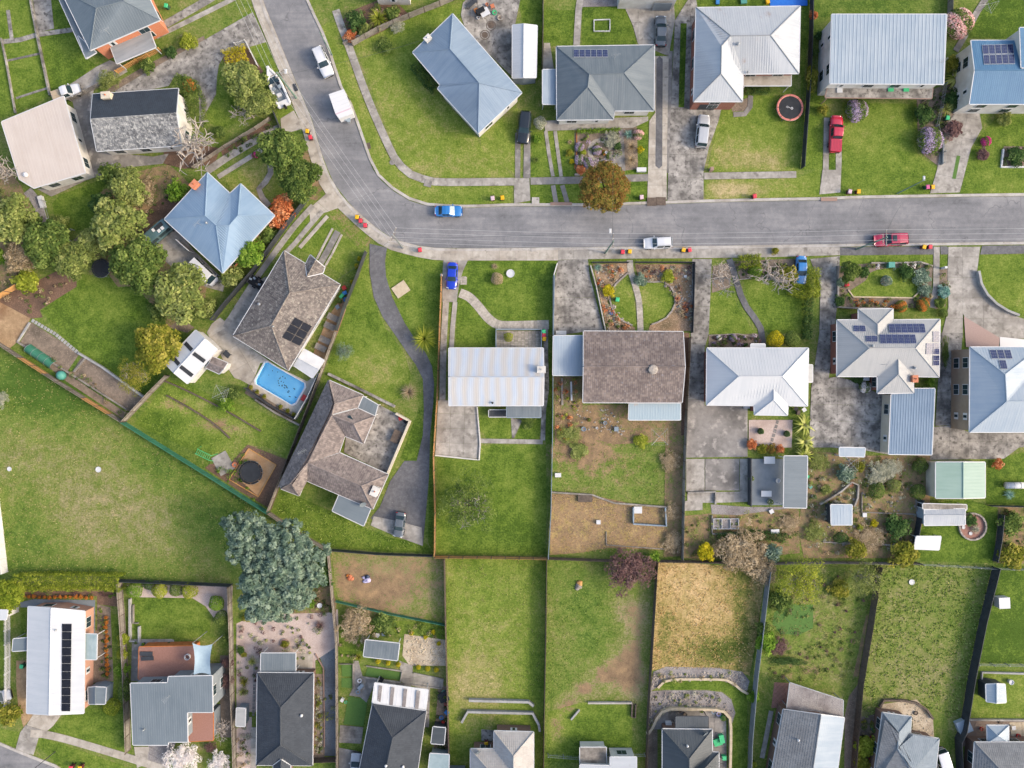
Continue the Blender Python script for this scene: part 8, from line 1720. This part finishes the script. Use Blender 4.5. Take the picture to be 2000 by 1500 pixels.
# ------------------------------------------------ yard things
def item(name, label, cat, px, py, h=0, rz=0, group=None):
    p = P(px, py, h); r = root(name, label, cat, (p.x, p.y, 0), rz, group); LOCAL.add(r.name); return r
def tramp(label, px, py, rp, pad, h=.85, net=0, logo=False):
    R = rp*S; r = item('trampoline', label, 'trampoline', px, py, h); N = 24
    MB().lathe((0, 0, h), [(R*.84, -.02), (R*.84, .0), (.01, .01)], N).build('jumping_mat', 'mat_black', r)
    for i in range(8):
        a0, a1 = i*math.pi/4+.02, (i+1)*math.pi/4-.02; A = [a0+(a1-a0)*k/4 for k in range(5)]
        mb = MB(); vs = [(rr*math.cos(a), rr*math.sin(a), h+z) for rr, z in ((R*.85, .01), (R*.92, .06), (R, .02)) for a in A]; mb.add(vs, [(j*5+k, (j+1)*5+k, (j+1)*5+k+1, j*5+k+1) for j in range(2) for k in range(4)]).build('pad', pad, r)
    MB().tube([(R*math.cos(2*math.pi*k/N), R*math.sin(2*math.pi*k/N), h-.03) for k in range(N+1)], .03, 6).build('frame', 'galv', r)
    for k in range(6): a = k*math.pi/3; c, s_ = math.cos(a)*R, math.sin(a)*R; MB().tube([(c, s_, 0), (c, s_, h)], .025, 6).build('leg', 'galv', r)
    for k in range(net): a = k*2*math.pi/net+.4; c, s_ = math.cos(a)*R*1.03, math.sin(a)*R*1.03; MB().tube([(c, s_, h), (c*1.02, s_*1.02, h+1.7)], .022, 5).build('net_pole', 'net', r)
    if logo:
        MB().add([(.28+rr*math.cos(t*.3142), -.12+rr*math.sin(t*.3142), h+.022) for t in range(20) for rr in (.11, .19)], [(2*t, 2*t+1, (2*t+3) % 40, (2*t+2) % 40) for t in range(20)]).build('logo_ring', 'white', r)
        cu = bpy.data.curves.new('lettering', 'FONT'); cu.body = 'vuly'; cu.size = .42; cu.extrude = .002; t = bpy.data.objects.new('lettering_curve', cu); C.objects.link(t); bpy.context.view_layer.update()
        me = bpy.data.meshes.new_from_object(t.evaluated_get(bpy.context.evaluated_depsgraph_get())); bpy.data.objects.remove(t); me.materials.clear(); me.materials.append(m('white')); o = link('lettering', me, r); o.location = (.06, .06, h+.022); o.rotation_euler = (0, 0, math.pi-.25)
tramp('round trampoline with pink pad and white logo on the lawn', 1543, 210, 26, 'pad_pink', net=6, logo=True)
tramp('black trampoline with net poles in the sandy pit', 490, 923, 23, 'black', net=8); tramp('black trampoline half under the dense green tree', 197, 524, 18, 'mat_black', net=6)
slabs('deck', 'blue-grey timber deck with white planters', "1463,896 1531,896 1531,986 1463,986", 'wall_grey', 12, .28, 0, z=.3, piece='plank', gap=.012)
def hoist(label, px, py, R=1.6, rz=.5, h=2.0):
    r = item('clothes_hoist', label, 'clothesline', px, py, h, rz); MB().tube([(0, 0, 0), (0, 0, h+.2)], .03, 6).build('pole', 'galv', r)
    for k in range(4): a = k*math.pi/2; MB().tube([(0, 0, h), (R*math.cos(a), R*math.sin(a), h+.25)], .025, 5).build('arm', 'galv', r)
    mb = MB()
    for q in (.45, .7, .97):
        for k in range(4): a, b = k*math.pi/2, (k+1)*math.pi/2; mb.tube([(R*q*math.cos(a), R*q*math.sin(a), h+.25*q), (R*q*math.cos(b), R*q*math.sin(b), h+.25*q)], .008, 3, False)
    mb.build('lines', 'wire', r)
hoist('rotary clothes hoist in the terraced yard by the patio', 432, 768, 1.5); hoist('rotary clothes hoist on the weeds behind the brown tiled house', 1288, 853, 1.8, .8); hoist('rotary clothes hoist by the dark trees of the lawn pocket', 226, 336, 1.4, .3); hoist('rotary clothes hoist on the top right lawn', 1930, 8, 1.6, .2); hoist('rotary clothes hoist below the lean-to', 1662, 905, 1.5, .7)
def box(name, label, cat, px, py, d, mat, rz=0, z=0, legs=None, group=None):
    r = item(name, label, cat, px, py, z+d[2], rz, group)
    if legs:
        MB().box((0, 0, legs), (d[0], d[1], .05)).build('top', mat, r)
        for a in (-1, 1):
            for b in (-1, 1): MB().box((a*d[0]*.42, b*d[1]*.42, legs/2), (.06, .06, legs)).build('leg', mat, r)
    else:
        MB().box((0, 0, z+d[2]/2), d).build('body', mat, r); MB().box((0, 0, z+d[2]+.02), (d[0]*1.06, d[1]*1.06, .04)).build('lid', mat, r)
    return r
def pot(name, label, cat, px, py, R, h, mat, inner='soil', group=None, plantm=None):
    r = item(name, label, cat, px, py, h, 0, group); MB().lathe((0, 0, 0), [(R*.75, 0), (R, h), (R*.85, h), (R*.84, h*.8)], 14).build('pot', mat, r); MB().lathe((0, 0, h*.78), [(R*.85, 0), (.01, .02)], 12).build('fill', inner, r)
    if plantm: c = link('foliage', proto('ball_1'), r, plantm); c.scale = (R*1.1, R*1.1, R); c.location = (0, 0, h+R*.5)
for w in """table|white rectangular table on the blue-grey deck|1494,963|1.6,.9,.1|plastic_white|0|.75
table|white round-cornered table at the deck head|1500,898|1.7,1.1,.1|plastic_white|0|.75
table|white table in the stained barbecue yard|947,28|1.4,1.2,.1|plastic_white|.5|.75
barbecue|black hooded barbecue in the stained yard|938,20|1.3,.7,1.0|black|.5|0
garden_chair|orange folding chair in the stained yard|930,22|.6,.6,.1|pl_orange|.4|.45
garden_bench|dark bench at the edge of the stained yard|922,8|1.8,.7,.1|metal_dark|.7|.45
utility_box|white square marker box on the paddock-side lawn|1962,1178|1.6,1.6,1.3|metal_white|.05|0
meter_box|teal utility cabinet in the flower garden|1742,517|.9,.8,.9|pl_teal|0|0
letterbox|brick letterbox pillar at the footpath stub|1391,329|.5,.5,1.0|brick_red|0|0
letterbox|small white letterbox at the new timber fence|862,537|.3,.3,1.1|white|0|0
letterbox|white letterbox by the concrete steps path|1848,522|.35,.3,1.1|white|0|0
air_conditioner|white air conditioner beside the solar house|1692,740|.9,.5,.7|plastic_white|0|0
air_conditioner|white air conditioner behind the white hip house|1459,795|.8,.4,.7|plastic_white|0|0
air_conditioner|white air conditioner by the dark patio pergola|1306,1414|.9,.5,.7|plastic_white|0|0
sun_lounger|dark sun lounger on the brick deck, upper|286,1277|1.8,.6,.1|metal_dark|0|2.9
sun_lounger|dark sun lounger on the brick deck, lower|288,1286|1.8,.6,.1|metal_dark|.05|2.9
spa_pool|octagonal covered spa by the grey panelled fence|1884,1420|2.0,2.0,.8|roof_zinc|.4|0
sandpit|green plastic sandpit inside the curved stone wall|1402,1450|1.2,1.0,.4|lid_green|.3|0
toy_slide|small green toy slide inside the curved stone wall|1410,1444|.7,1.2,.7|lid_green|.2|0
garden_box|green storage box beside the dark hip house|1415,1481|.6,.6,.7|lid_green|0|0
rubbish_bag|black pile of pots by the thin fence|866,1362|1.4,1.4,.5|mat_black|.4|0
garden_bench|white garden seat at the flower garden|1722,612|1.3,.5,.5|plastic_white|0|0
garden_bench|white garden swing seat by the handrail path|80,394|.7,1.8,.5|metal_white|.3|0
garden_ornament|white half-round board by the pampas clumps|1253,331|1.4,.6,.5|plastic_white|0|0
garden_chair|red plastic chair in the mossy courtyard|783,817|.6,.6,.1|pl_red|.3|.45
garden_chair|dark chair in the mossy courtyard|793,823|.6,.6,.1|black|.6|.45
garden_chair|red lounge chair by the pool|594,777|.6,1.0,.1|pl_red|-.5|.4
garden_table|wire-frame table in the mossy courtyard|775,852|1.3,2.0,.1|timber_dark|-.4|.75
bbq_table|grey table behind the playhouse|446,692|.8,1.1,.1|metal_dark|.8|.75
pallet|white pallet in the raised compost|1246,996|1.2,1.0,.2|plastic_white|0|0
paving_stack|white paving stack in the dug garden|1169,1020|.6,.6,.4|plastic_white|0|0
garden_box|small dark timber box in the dug garden wall|1143,974|2.1,1.0,.4|timber_dark|0|0
nesting_box|white box in the straw yard|1090,928|.9,.6,.4|plastic_white|0|0
storage_box|white bench beside the brown house carport|1096,650|1.5,.6,.6|metal_white|0|0
planter_box|pale timber planter topmost in the sandy yard|650,620|1.7,.9,.4|timber_grey|-.45|0
planter_box|pale timber planter second in the sandy yard|644,637|1.7,.9,.4|timber_grey|-.45|0
planter_box|pale timber planter third in the sandy yard|634,664|1.7,.9,.4|timber_grey|-.45|0
planter_box|pale timber planter lowest in the sandy yard|626,679|1.7,.9,.4|timber_grey|-.45|0
cushion_seat|blue plastic tub beside the tiled pool house|673,572|.6,.5,.4|pl_blue|.4|0
kerb_ramp|brown timber kerb ramp at the pale driveway, left|1273,394|1.4,1.2,.14|timber_dark|0|0
kerb_ramp|brown timber kerb ramp at the pale driveway, right|1291,393|1.4,1.2,.14|timber_dark|0|0
kerb_plate|red steel kerb plate left of the autumn tree|1096,398|3.2,.45,.16|brick_red|0|0
kerb_plate|red steel kerb plate below the red pickup drive|1619,389|2.4,.5,.16|brick_red|0|0
drain_pit|white concrete drain pit with round lid at the kerb|1046,392|1.1,1.0,.16|kerb|0|0
drain_pit|grey service pit in the curved footpath|836,358|1.1,1.0,.1|concrete_dark|-.25|0
drain_pit|brown service pit lid on the bend verge|719,285|.7,.9,.06|timber_dark|.2|0
drain_grate|dark kerb grate beside the boat|577,171|.5,1.1,.16|metal_dark|.35|0
drain_grate|small black kerb grate on the lower kerb|1043,488|.8,.5,.16|kerb|0|0
concrete_pad|grey concrete slab beside the trampoline pit|436,905|2.4,3.0,.08|concrete|.5|0
tarpaulin|bright blue tarpaulin on the toys lawn|1540,2|5.5,1.6,.06|tarp_blue|.05|0
toy|small blue toy bench on the toys lawn|1402,3|.5,.7,.3|pl_blue|0|0
toy|pale teal toy table on the toys lawn|1453,2|.9,.7,.3|pl_teal|.1|0
toy|red and yellow ride-on toy on the toys lawn|1500,2|.5,.6,.4|lid_yellow|.2|0
dog_kennel|small white cabinet by the pool shed|421,722|.5,.5,1.0|plastic_white|.5|0
timber_stack|pile of long grey boards behind the carport|1098,765|.3,4.0,.2|timber_grey|.02|0
timber_stack|white leaning pipe behind the carport|1116,764|.25,2.8,.25|metal_white|.03|0
compost_bay|white stone platform on the long lawn|783,565|2.2,1.8,.15|sandstone|.6|0
stone_slab|pale square slab in the sloping shrub garden|1689,1006|.6,.6,.3|plastic_white|0|0
tool_box|white box on the netted terrace|1514,1038|1.2,.6,.4|metal_white|.05|0
flue|white wire chair by the deck garden|1507,999|.6,.6,.3|white|.5|0""".split('\n'):
    n_, l_, p_, d_, mt, rz_, lg = w.split('|'); x_, y_ = parse(p_)[0]; dd = tuple(float(c) for c in d_.split(',')); lg = float(lg); zz = 0
    if n_ == 'sun_lounger': zz = 2.5; lg = 0
    n_ = dict(flue='garden_chair', rubbish_bag='pot_pile', cushion_seat='plastic_tub').get(n_, n_); box(n_, l_, n_.replace('_', ' '), x_, y_, dd, mt, float(rz_), zz, lg or None)
for w in """planter|white square-looking planter on the deck, left|1467,934|.38|.5|plastic_white|lf_green
planter|white planter with red soil on the deck, right|1520,939|.38|.5|plastic_white|
planter|green-white planter at the deck foot|1504,980|.42|.5|plastic_white|lf_green
planter|round grey planter pit in the stepping stone court, left|1485,842|.45|.35|metal_dark|lf_dark
planter|round grey planter pit in the stepping stone court, right|1536,847|.45|.35|metal_dark|lf_dark
fire_pit|round white fire ring on the brick deck|365,1284|.45|2.9|white|
fire_pit|round dark iron fire pit by the slab|458,908|.4|.4|terracotta|
tyre_planter|grey round tub in the stained yard|977,34|.45|.4|stone|
fountain|round stone fountain bed on the oval lawn|1729,549|.75|.3|stone|lf_silver
brick_ring|brick fire ring in the pink stone garden|556,1257|.75|.25|brick_red|
stone_drum|grey stone drum in the pink stone garden|592,1258|.42|.3|gravel_grey|
tree_stump|white round stump on the front lawn|997,534|.65|.3|plastic_white|
tub|tan tub at the tile house yard|1184,297|.2|.8|white|
stone_urn|white round stone by the lime shrub|1339,540|.25|.2|plastic_white|
valve_cover|white round cap in the paddock, right|192,917|.45|.2|plastic_white|
valve_cover|white square cap in the paddock, left|18,916|.35|.2|plastic_white|
valve_cover|white round cap in the tussock lot|1781,1137|.45|.15|plastic_white|
inspection_lid|round concrete lid on the bend footpath|766,317|.42|.1|concrete_dark|
round_mat|brown round paving disc in the stained yard, upper|959,50|.78|.09|timber_dark|
round_mat|brown round paving disc in the stained yard, lower|947,68|.78|.09|timber_dark|
tyre|black tyre on the cream gravel yard|1789,1393|.33|.2|rubber|
water_tub|white stepping round in the stone bed, left|1882,1030|.28|.15|plastic_white|
water_tub|white stepping round in the stone bed, right|1896,1042|.28|.15|plastic_white|
bucket|terracotta pot in the sloping shrub garden|1663,947|.25|.4|terracotta|
bucket|blue pot in the rocky leaf garden|1194,612|.22|.4|pl_blue|
bucket|dark pot with white lid at the right vegetable bed|1957,1037|.35|.6|black|
bucket|dark pot on the grey terrace, first|266,1255|.22|.4|black|lf_green
bucket|dark pot on the grey terrace, second|280,1258|.22|.4|black|lf_bright
bucket|dark pot on the grey terrace, third|303,1257|.22|.4|terracotta|
bucket|dark pot on the grey terrace, fourth|330,1257|.22|.4|black|lf_dark
outdoor_table|round white table by the little hutch|1976,1333|.4|.6|plastic_white|
outdoor_table|round white table of the dug rock garden|624,1183|.4|.5|plastic_white|""".split('\n'):
    n_, l_, p_, r_, h_, mt, pm = w.split('|'); x_, y_ = parse(p_)[0]; pot(n_, l_, n_.replace('_', ' '), x_, y_, float(r_), float(h_), mt, 'soil' if mt not in ('plastic_white', 'concrete_dark', 'timber_dark') else mt, plantm=pm or None)
# paths of single stones, rings and courts
path('stepping_stones', 'row of white stepping stones above the vegetable plot', "62,625 108,652 154,690", 9, 'block_grey', .55, sm=0, z=.1, gap=.13, piece='stepping_stone')
path('stepping_stones', 'dark square stepping stones across the pink court', "1519,820 1512,846 1504,872", 6.5, 'concrete_dark', .72, sm=0, z=.11, gap=.1, piece='stepping_stone')
path('stepping_stones', 'square stepping stones along the slate roof side', "628,1340 627,1400 629,1470", 6, 'concrete_dark', .7, sm=0, z=.08, gap=.08, piece='stepping_stone')
path('stepping_stones', 'brick-edged pavers left of the slate roof', "497,1296 497,1340 495,1398", 6, 'concrete_dark', .6, sm=0, z=.08, gap=.07, piece='paver')
path('ring_path', 'white ring path in the purple flower garden', ' '.join('%g,%g' % (1172+21*math.cos(t*.3696), 295+21*math.sin(t*.3696)) for t in range(18)), 8, 'concrete_light', .8, z=.08)
slabs('ring_path', 'pale paved court beside the ring path', "1182,306 1216,298 1216,326 1170,326 1176,318", 'concrete', 1.3, 1.3, 0)
path('garden_path', 'grey paved path between ring garden and pampas', "1214,252 1216,296 1218,334", 7, 'concrete_dark', .8, sm=0)
rail_wall('garden_wall', 'round stone kerb around the stone flower bed', ' '.join('%g,%g' % (1898+26*math.cos(t*.349), 1028+26*math.sin(t*.349)) for t in range(19)), .25, .35, 'stone', .6, cat='garden wall', piece='stone')
reg('garden_bed', 'round pink gravel bed inside the stone kerb', 'paver_red', ' '.join('%g,%g' % (1898+25*math.cos(t*.449), 1028+25*math.sin(t*.449)) for t in range(14)))
path('cobbled_path', 'grey cobbled path through the leaf garden', "1230,508,11 1232,530,11 1240,556,12 1248,590,12 1251,646,12", 12, 'cobble', .45, piece='cobble_row', z=.08)
reg('lawn', 'lawn left of the cobbled path in the leaf garden', 'lawn', "1226,534 1232,556 1240,600 1244,640 1216,630 1200,600 1202,570", dry=.3); reg('lawn', 'round lawn right of the cobbled path in the leaf garden', 'lawn', "1248,556 1292,552 1312,572 1316,596 1300,620 1262,632 1256,600", dry=.36, sm=1)
# netting tunnel, tank, netted bed, monkey bars, laundry, sail
A_, B_ = P(56, 680), P(106, 714); d = (B_-A_).normalized(); r = root('net_tunnel', 'green netted hoop tunnel over the vegetable strip', 'garden tunnel', (A_.x, A_.y, 0)); n_ = Vector((-d.y, d.x, 0)); L_ = (B_-A_).length
MB().add([A_+d*L_*i/8+n_*(.75*math.cos(t*math.pi/8))+Vector((0, 0, .85*math.sin(t*math.pi/8))) for i in range(9) for t in range(9)], [(i*9+t, i*9+t+1, (i+1)*9+t+1, (i+1)*9+t) for i in range(8) for t in range(8)]).build('netting', 'metal_green', r)
for i in range(5): MB().tube([A_+d*L_*i/4+n_*(.77*math.cos(t*math.pi/8))+Vector((0, 0, .88*math.sin(t*math.pi/8))) for t in range(9)], .02, 5).build('hoop', 'galv', r)
r = item('compost_dome', 'teal dome bin at the end of the net tunnel', 'compost bin', 115, 733, .8, -.3); MB().lathe((0, 0, 0), [(.75, 0), (.7, .5), (.45, .85), (.02, .95)], 16).build('shell', 'pl_teal', r, smooth=True); MB().lathe((0, 0, .9), [(.2, 0), (.18, .12), (.02, .14)], 10).build('lid', 'pl_teal', r)
r = item('water_tank', 'white horizontal cylinder tank at the right edge', 'tank', 1984, 948, .6); MB().tube([(-1.6, 0, .62), (1.6, 0, .62)], .5, 16).build('tank', 'plastic_white', r, smooth=True); [MB().tube([(x, 0, .62), (x+.08, 0, .62)], .53, 16).build('band', 'galv', r) for x in (-1.5, -.5, .5, 1.4)]; [MB().box((x, 0, .08), (.2, .9, .16)).build('cradle', 'timber_dark', r) for x in (-1, 1)]
r = item('netted_bed', 'long netted seed bed with three white frames', 'garden frame', 1418, 1023, .4)
MB().box((0, 0, .15), (3.9, 1.5, .3)).build('bed', 'gravel_grey', r)
for x in (-1.95, -.65, .65, 1.95): MB().box((x, 0, .4), (.07, 1.6, .25)).build('cross_bar', 'metal_white', r)
for y in (-.78, .78): MB().box((0, y, .4), (4.0, .07, .25)).build('side_bar', 'metal_white', r)
r = item('monkey_bars', 'light green monkey bars on the terraced lawn', 'play frame', 397, 888, 1.6, -.45)
for y in (-.4, .4): MB().tube([(-1.4, y*1.6, 0), (-1.2, y, 1.6), (1.2, y, 1.6), (1.4, y*1.6, 0)], .04, 6).build('side_frame', 'lid_green', r)
for i in range(8): MB().tube([(-1.1+i*.31, -.4, 1.6), (-1.1+i*.31, .4, 1.6)], .025, 5).build('rung', 'lid_green', r)
def heap(name, label, cat, px, py, rx, mat, mat2):
    r = item(name, label, cat, px, py, .2)
    for i in range(5): MB().ball((random.uniform(-.5, .5)*rx, random.uniform(-.5, .5)*rx, .12), rx*random.uniform(.35, .6), 8, (1, .8, .4), .25).build('fold', mat if i else mat2, r, smooth=True)
heap('laundry_pile', 'white and lilac heap of cloth on the dirt yard', 'laundry', 717, 1131, 1.0, 'pl_lilac', 'cloth_navy'); heap('tarp_heap', 'crumpled orange tarpaulin on the dirt yard', 'tarpaulin', 683, 1127, .8, 'terracotta', 'pl_orange'); heap('branch_heap', 'heap of pruned branches on the dirt track lot', 'branch pile', 1131, 1146, 1.0, 'timber_grey', 'timber_new')
r = root('shade_sail', 'pale blue shade sail over the brick deck', 'shade sail', (*P(396, 1288)[:2], 0)); Q = [P(376, 1256, 5), P(415, 1258, 4.4), P(412, 1319, 5.4), P(378, 1318, 5.6)]; N_s = 7; g_ = []
for i in range(N_s+1):
    for j in range(N_s+1):
        u_, v_ = i/N_s, j/N_s; uu = .5+(u_-.5)*(1-.18*math.sin(math.pi*v_)); vv = .5+(v_-.5)*(1-.14*math.sin(math.pi*u_)); g_.append((Q[0]*(1-uu)+Q[1]*uu)*(1-vv)+(Q[3]*(1-uu)+Q[2]*uu)*vv-Vector((0, 0, .35*math.sin(math.pi*u_)*math.sin(math.pi*v_))))
MB().add(g_, [(i*8+j, i*8+j+1, (i+1)*8+j+1, (i+1)*8+j) for i in range(7) for j in range(7)]).build('sail', 'sail', r, smooth=True)
for q in Q[:2]: MB().tube([(q.x, q.y, 0), q], .06, 8).build('mast', 'galv', r)
# balconies and garage doors of the hillside houses
flatroof(h10, "1618,166 1822,168 1820,192 1612,190", 2.7, 'concrete_worn', name='balcony', style='flat', drop=0, trim='brick_red'); flatroof(h9, "1453,146 1545,146 1545,167 1453,167", 2.6, 'concrete_light', name='balcony', style='flat', drop=0, trim='metal_white')
for a_, b_, h_ in (("1612,191", "1820,193", 3.6), ("1453,168", "1545,168", 3.5)):
    p_, q_ = P(*parse(a_)[0], h_), P(*parse(b_)[0], h_); MB().beam(p_, q_, .06, .06).build('balcony_rail', 'metal_white' if h_ < 3.6 else 'brick_red', h9 if h_ < 3.6 else h10)
MB().box(P(1381, 209, 1.1), (2.6, .08, 2.0)).build('garage_door', 'metal_dark', h9); MB().beam(P(349, 470, 1.1), P(374, 492, 1.1), .1, 2.1).build('garage_door', 'metal_white', h4)
for x_, y_, l_ in ((1640, 176, 'left'), (1740, 174, 'middle'), (1770, 174, 'right')): box('garden_chair', 'pale chair on the white house balcony, '+l_, 'garden chair', x_, y_, (.8, .7, .1), 'lid_green' if l_ != 'left' else 'plastic_white', 0, 2.72, None)

# small clutter
def clutter(where, pts):
    od = ['topmost', 'second from the top', 'third from the top', 'fourth from the top', 'fifth from the top', 'sixth from the top', 'lowest']; q = sorted(parse(pts), key=lambda p: p[1])
    for i, p in enumerate(q):
        mt = random.choice(['pl_blue', 'pl_teal', 'plastic_white', 'terracotta', 'black', 'pl_lilac', 'metal_bluegrey', 'pl_red', 'timber_dark', 'lid_green']); cn = dict(pl_blue='blue', pl_teal='teal', plastic_white='white', terracotta='terracotta', black='black', pl_lilac='lilac', metal_bluegrey='grey', pl_red='red', timber_dark='brown', lid_green='green')[mt]; k = random.random(); o = od[i] if i < len(q)-1 else 'lowest'
        if k < .5: pot('pot', '%s pot, %s, %s' % (cn, o, where), 'pot', p[0], p[1], random.uniform(.2, .38), random.uniform(.3, .5), mt, plantm='lf_green' if k < .15 else None)
        elif k < .8: box('crate', '%s crate, %s, %s' % (cn, o, where), 'crate', p[0], p[1], (random.uniform(.4, .9), random.uniform(.4, .7), random.uniform(.3, .6)), mt, random.random()*3)
        else: box('stool', '%s stool, %s, %s' % (cn, o, where), 'stool', p[0], p[1], (.6, .6, .1), mt, random.random(), 0, .45)
for w in '''in the dark strip beside the thin fence|866,1352 869,1361 862,1368 870,1376 872,1392 862,1402 866,1413
in the planter yard corner by the pool house|672,562 667,578 664,588 675,585 660,600
in the strip beside the blue-grey tiled house|1716,1398 1711,1416 1707,1426 1704,1442 1706,1462 1700,1480
in the stained barbecue yard|962,14 951,8 934,34 966,24
inside the curved stone wall|1328,1390 1338,1396 1370,1388 1394,1391 1404,1395 1412,1402
around the turf terraces|702,1330 704,1342 699,1352 744,1328 668,1368 675,1372
around the gazebo yard|1918,1424 1977,1420 1990,1438 1984,1446 1956,1410
behind the white hip house|1553,798 1560,806 1569,800
on the weedy slope above the striped pergola|742,1232 750,1237 757,1241 737,1241
beside the sloping garden fence|1575,930 1582,950 1590,970 1572,985
in the rubble behind the brown tiled house|1150,820 1166,836 1182,826 1204,838 1140,838'''.split('\n'): clutter(*w.split('|'))
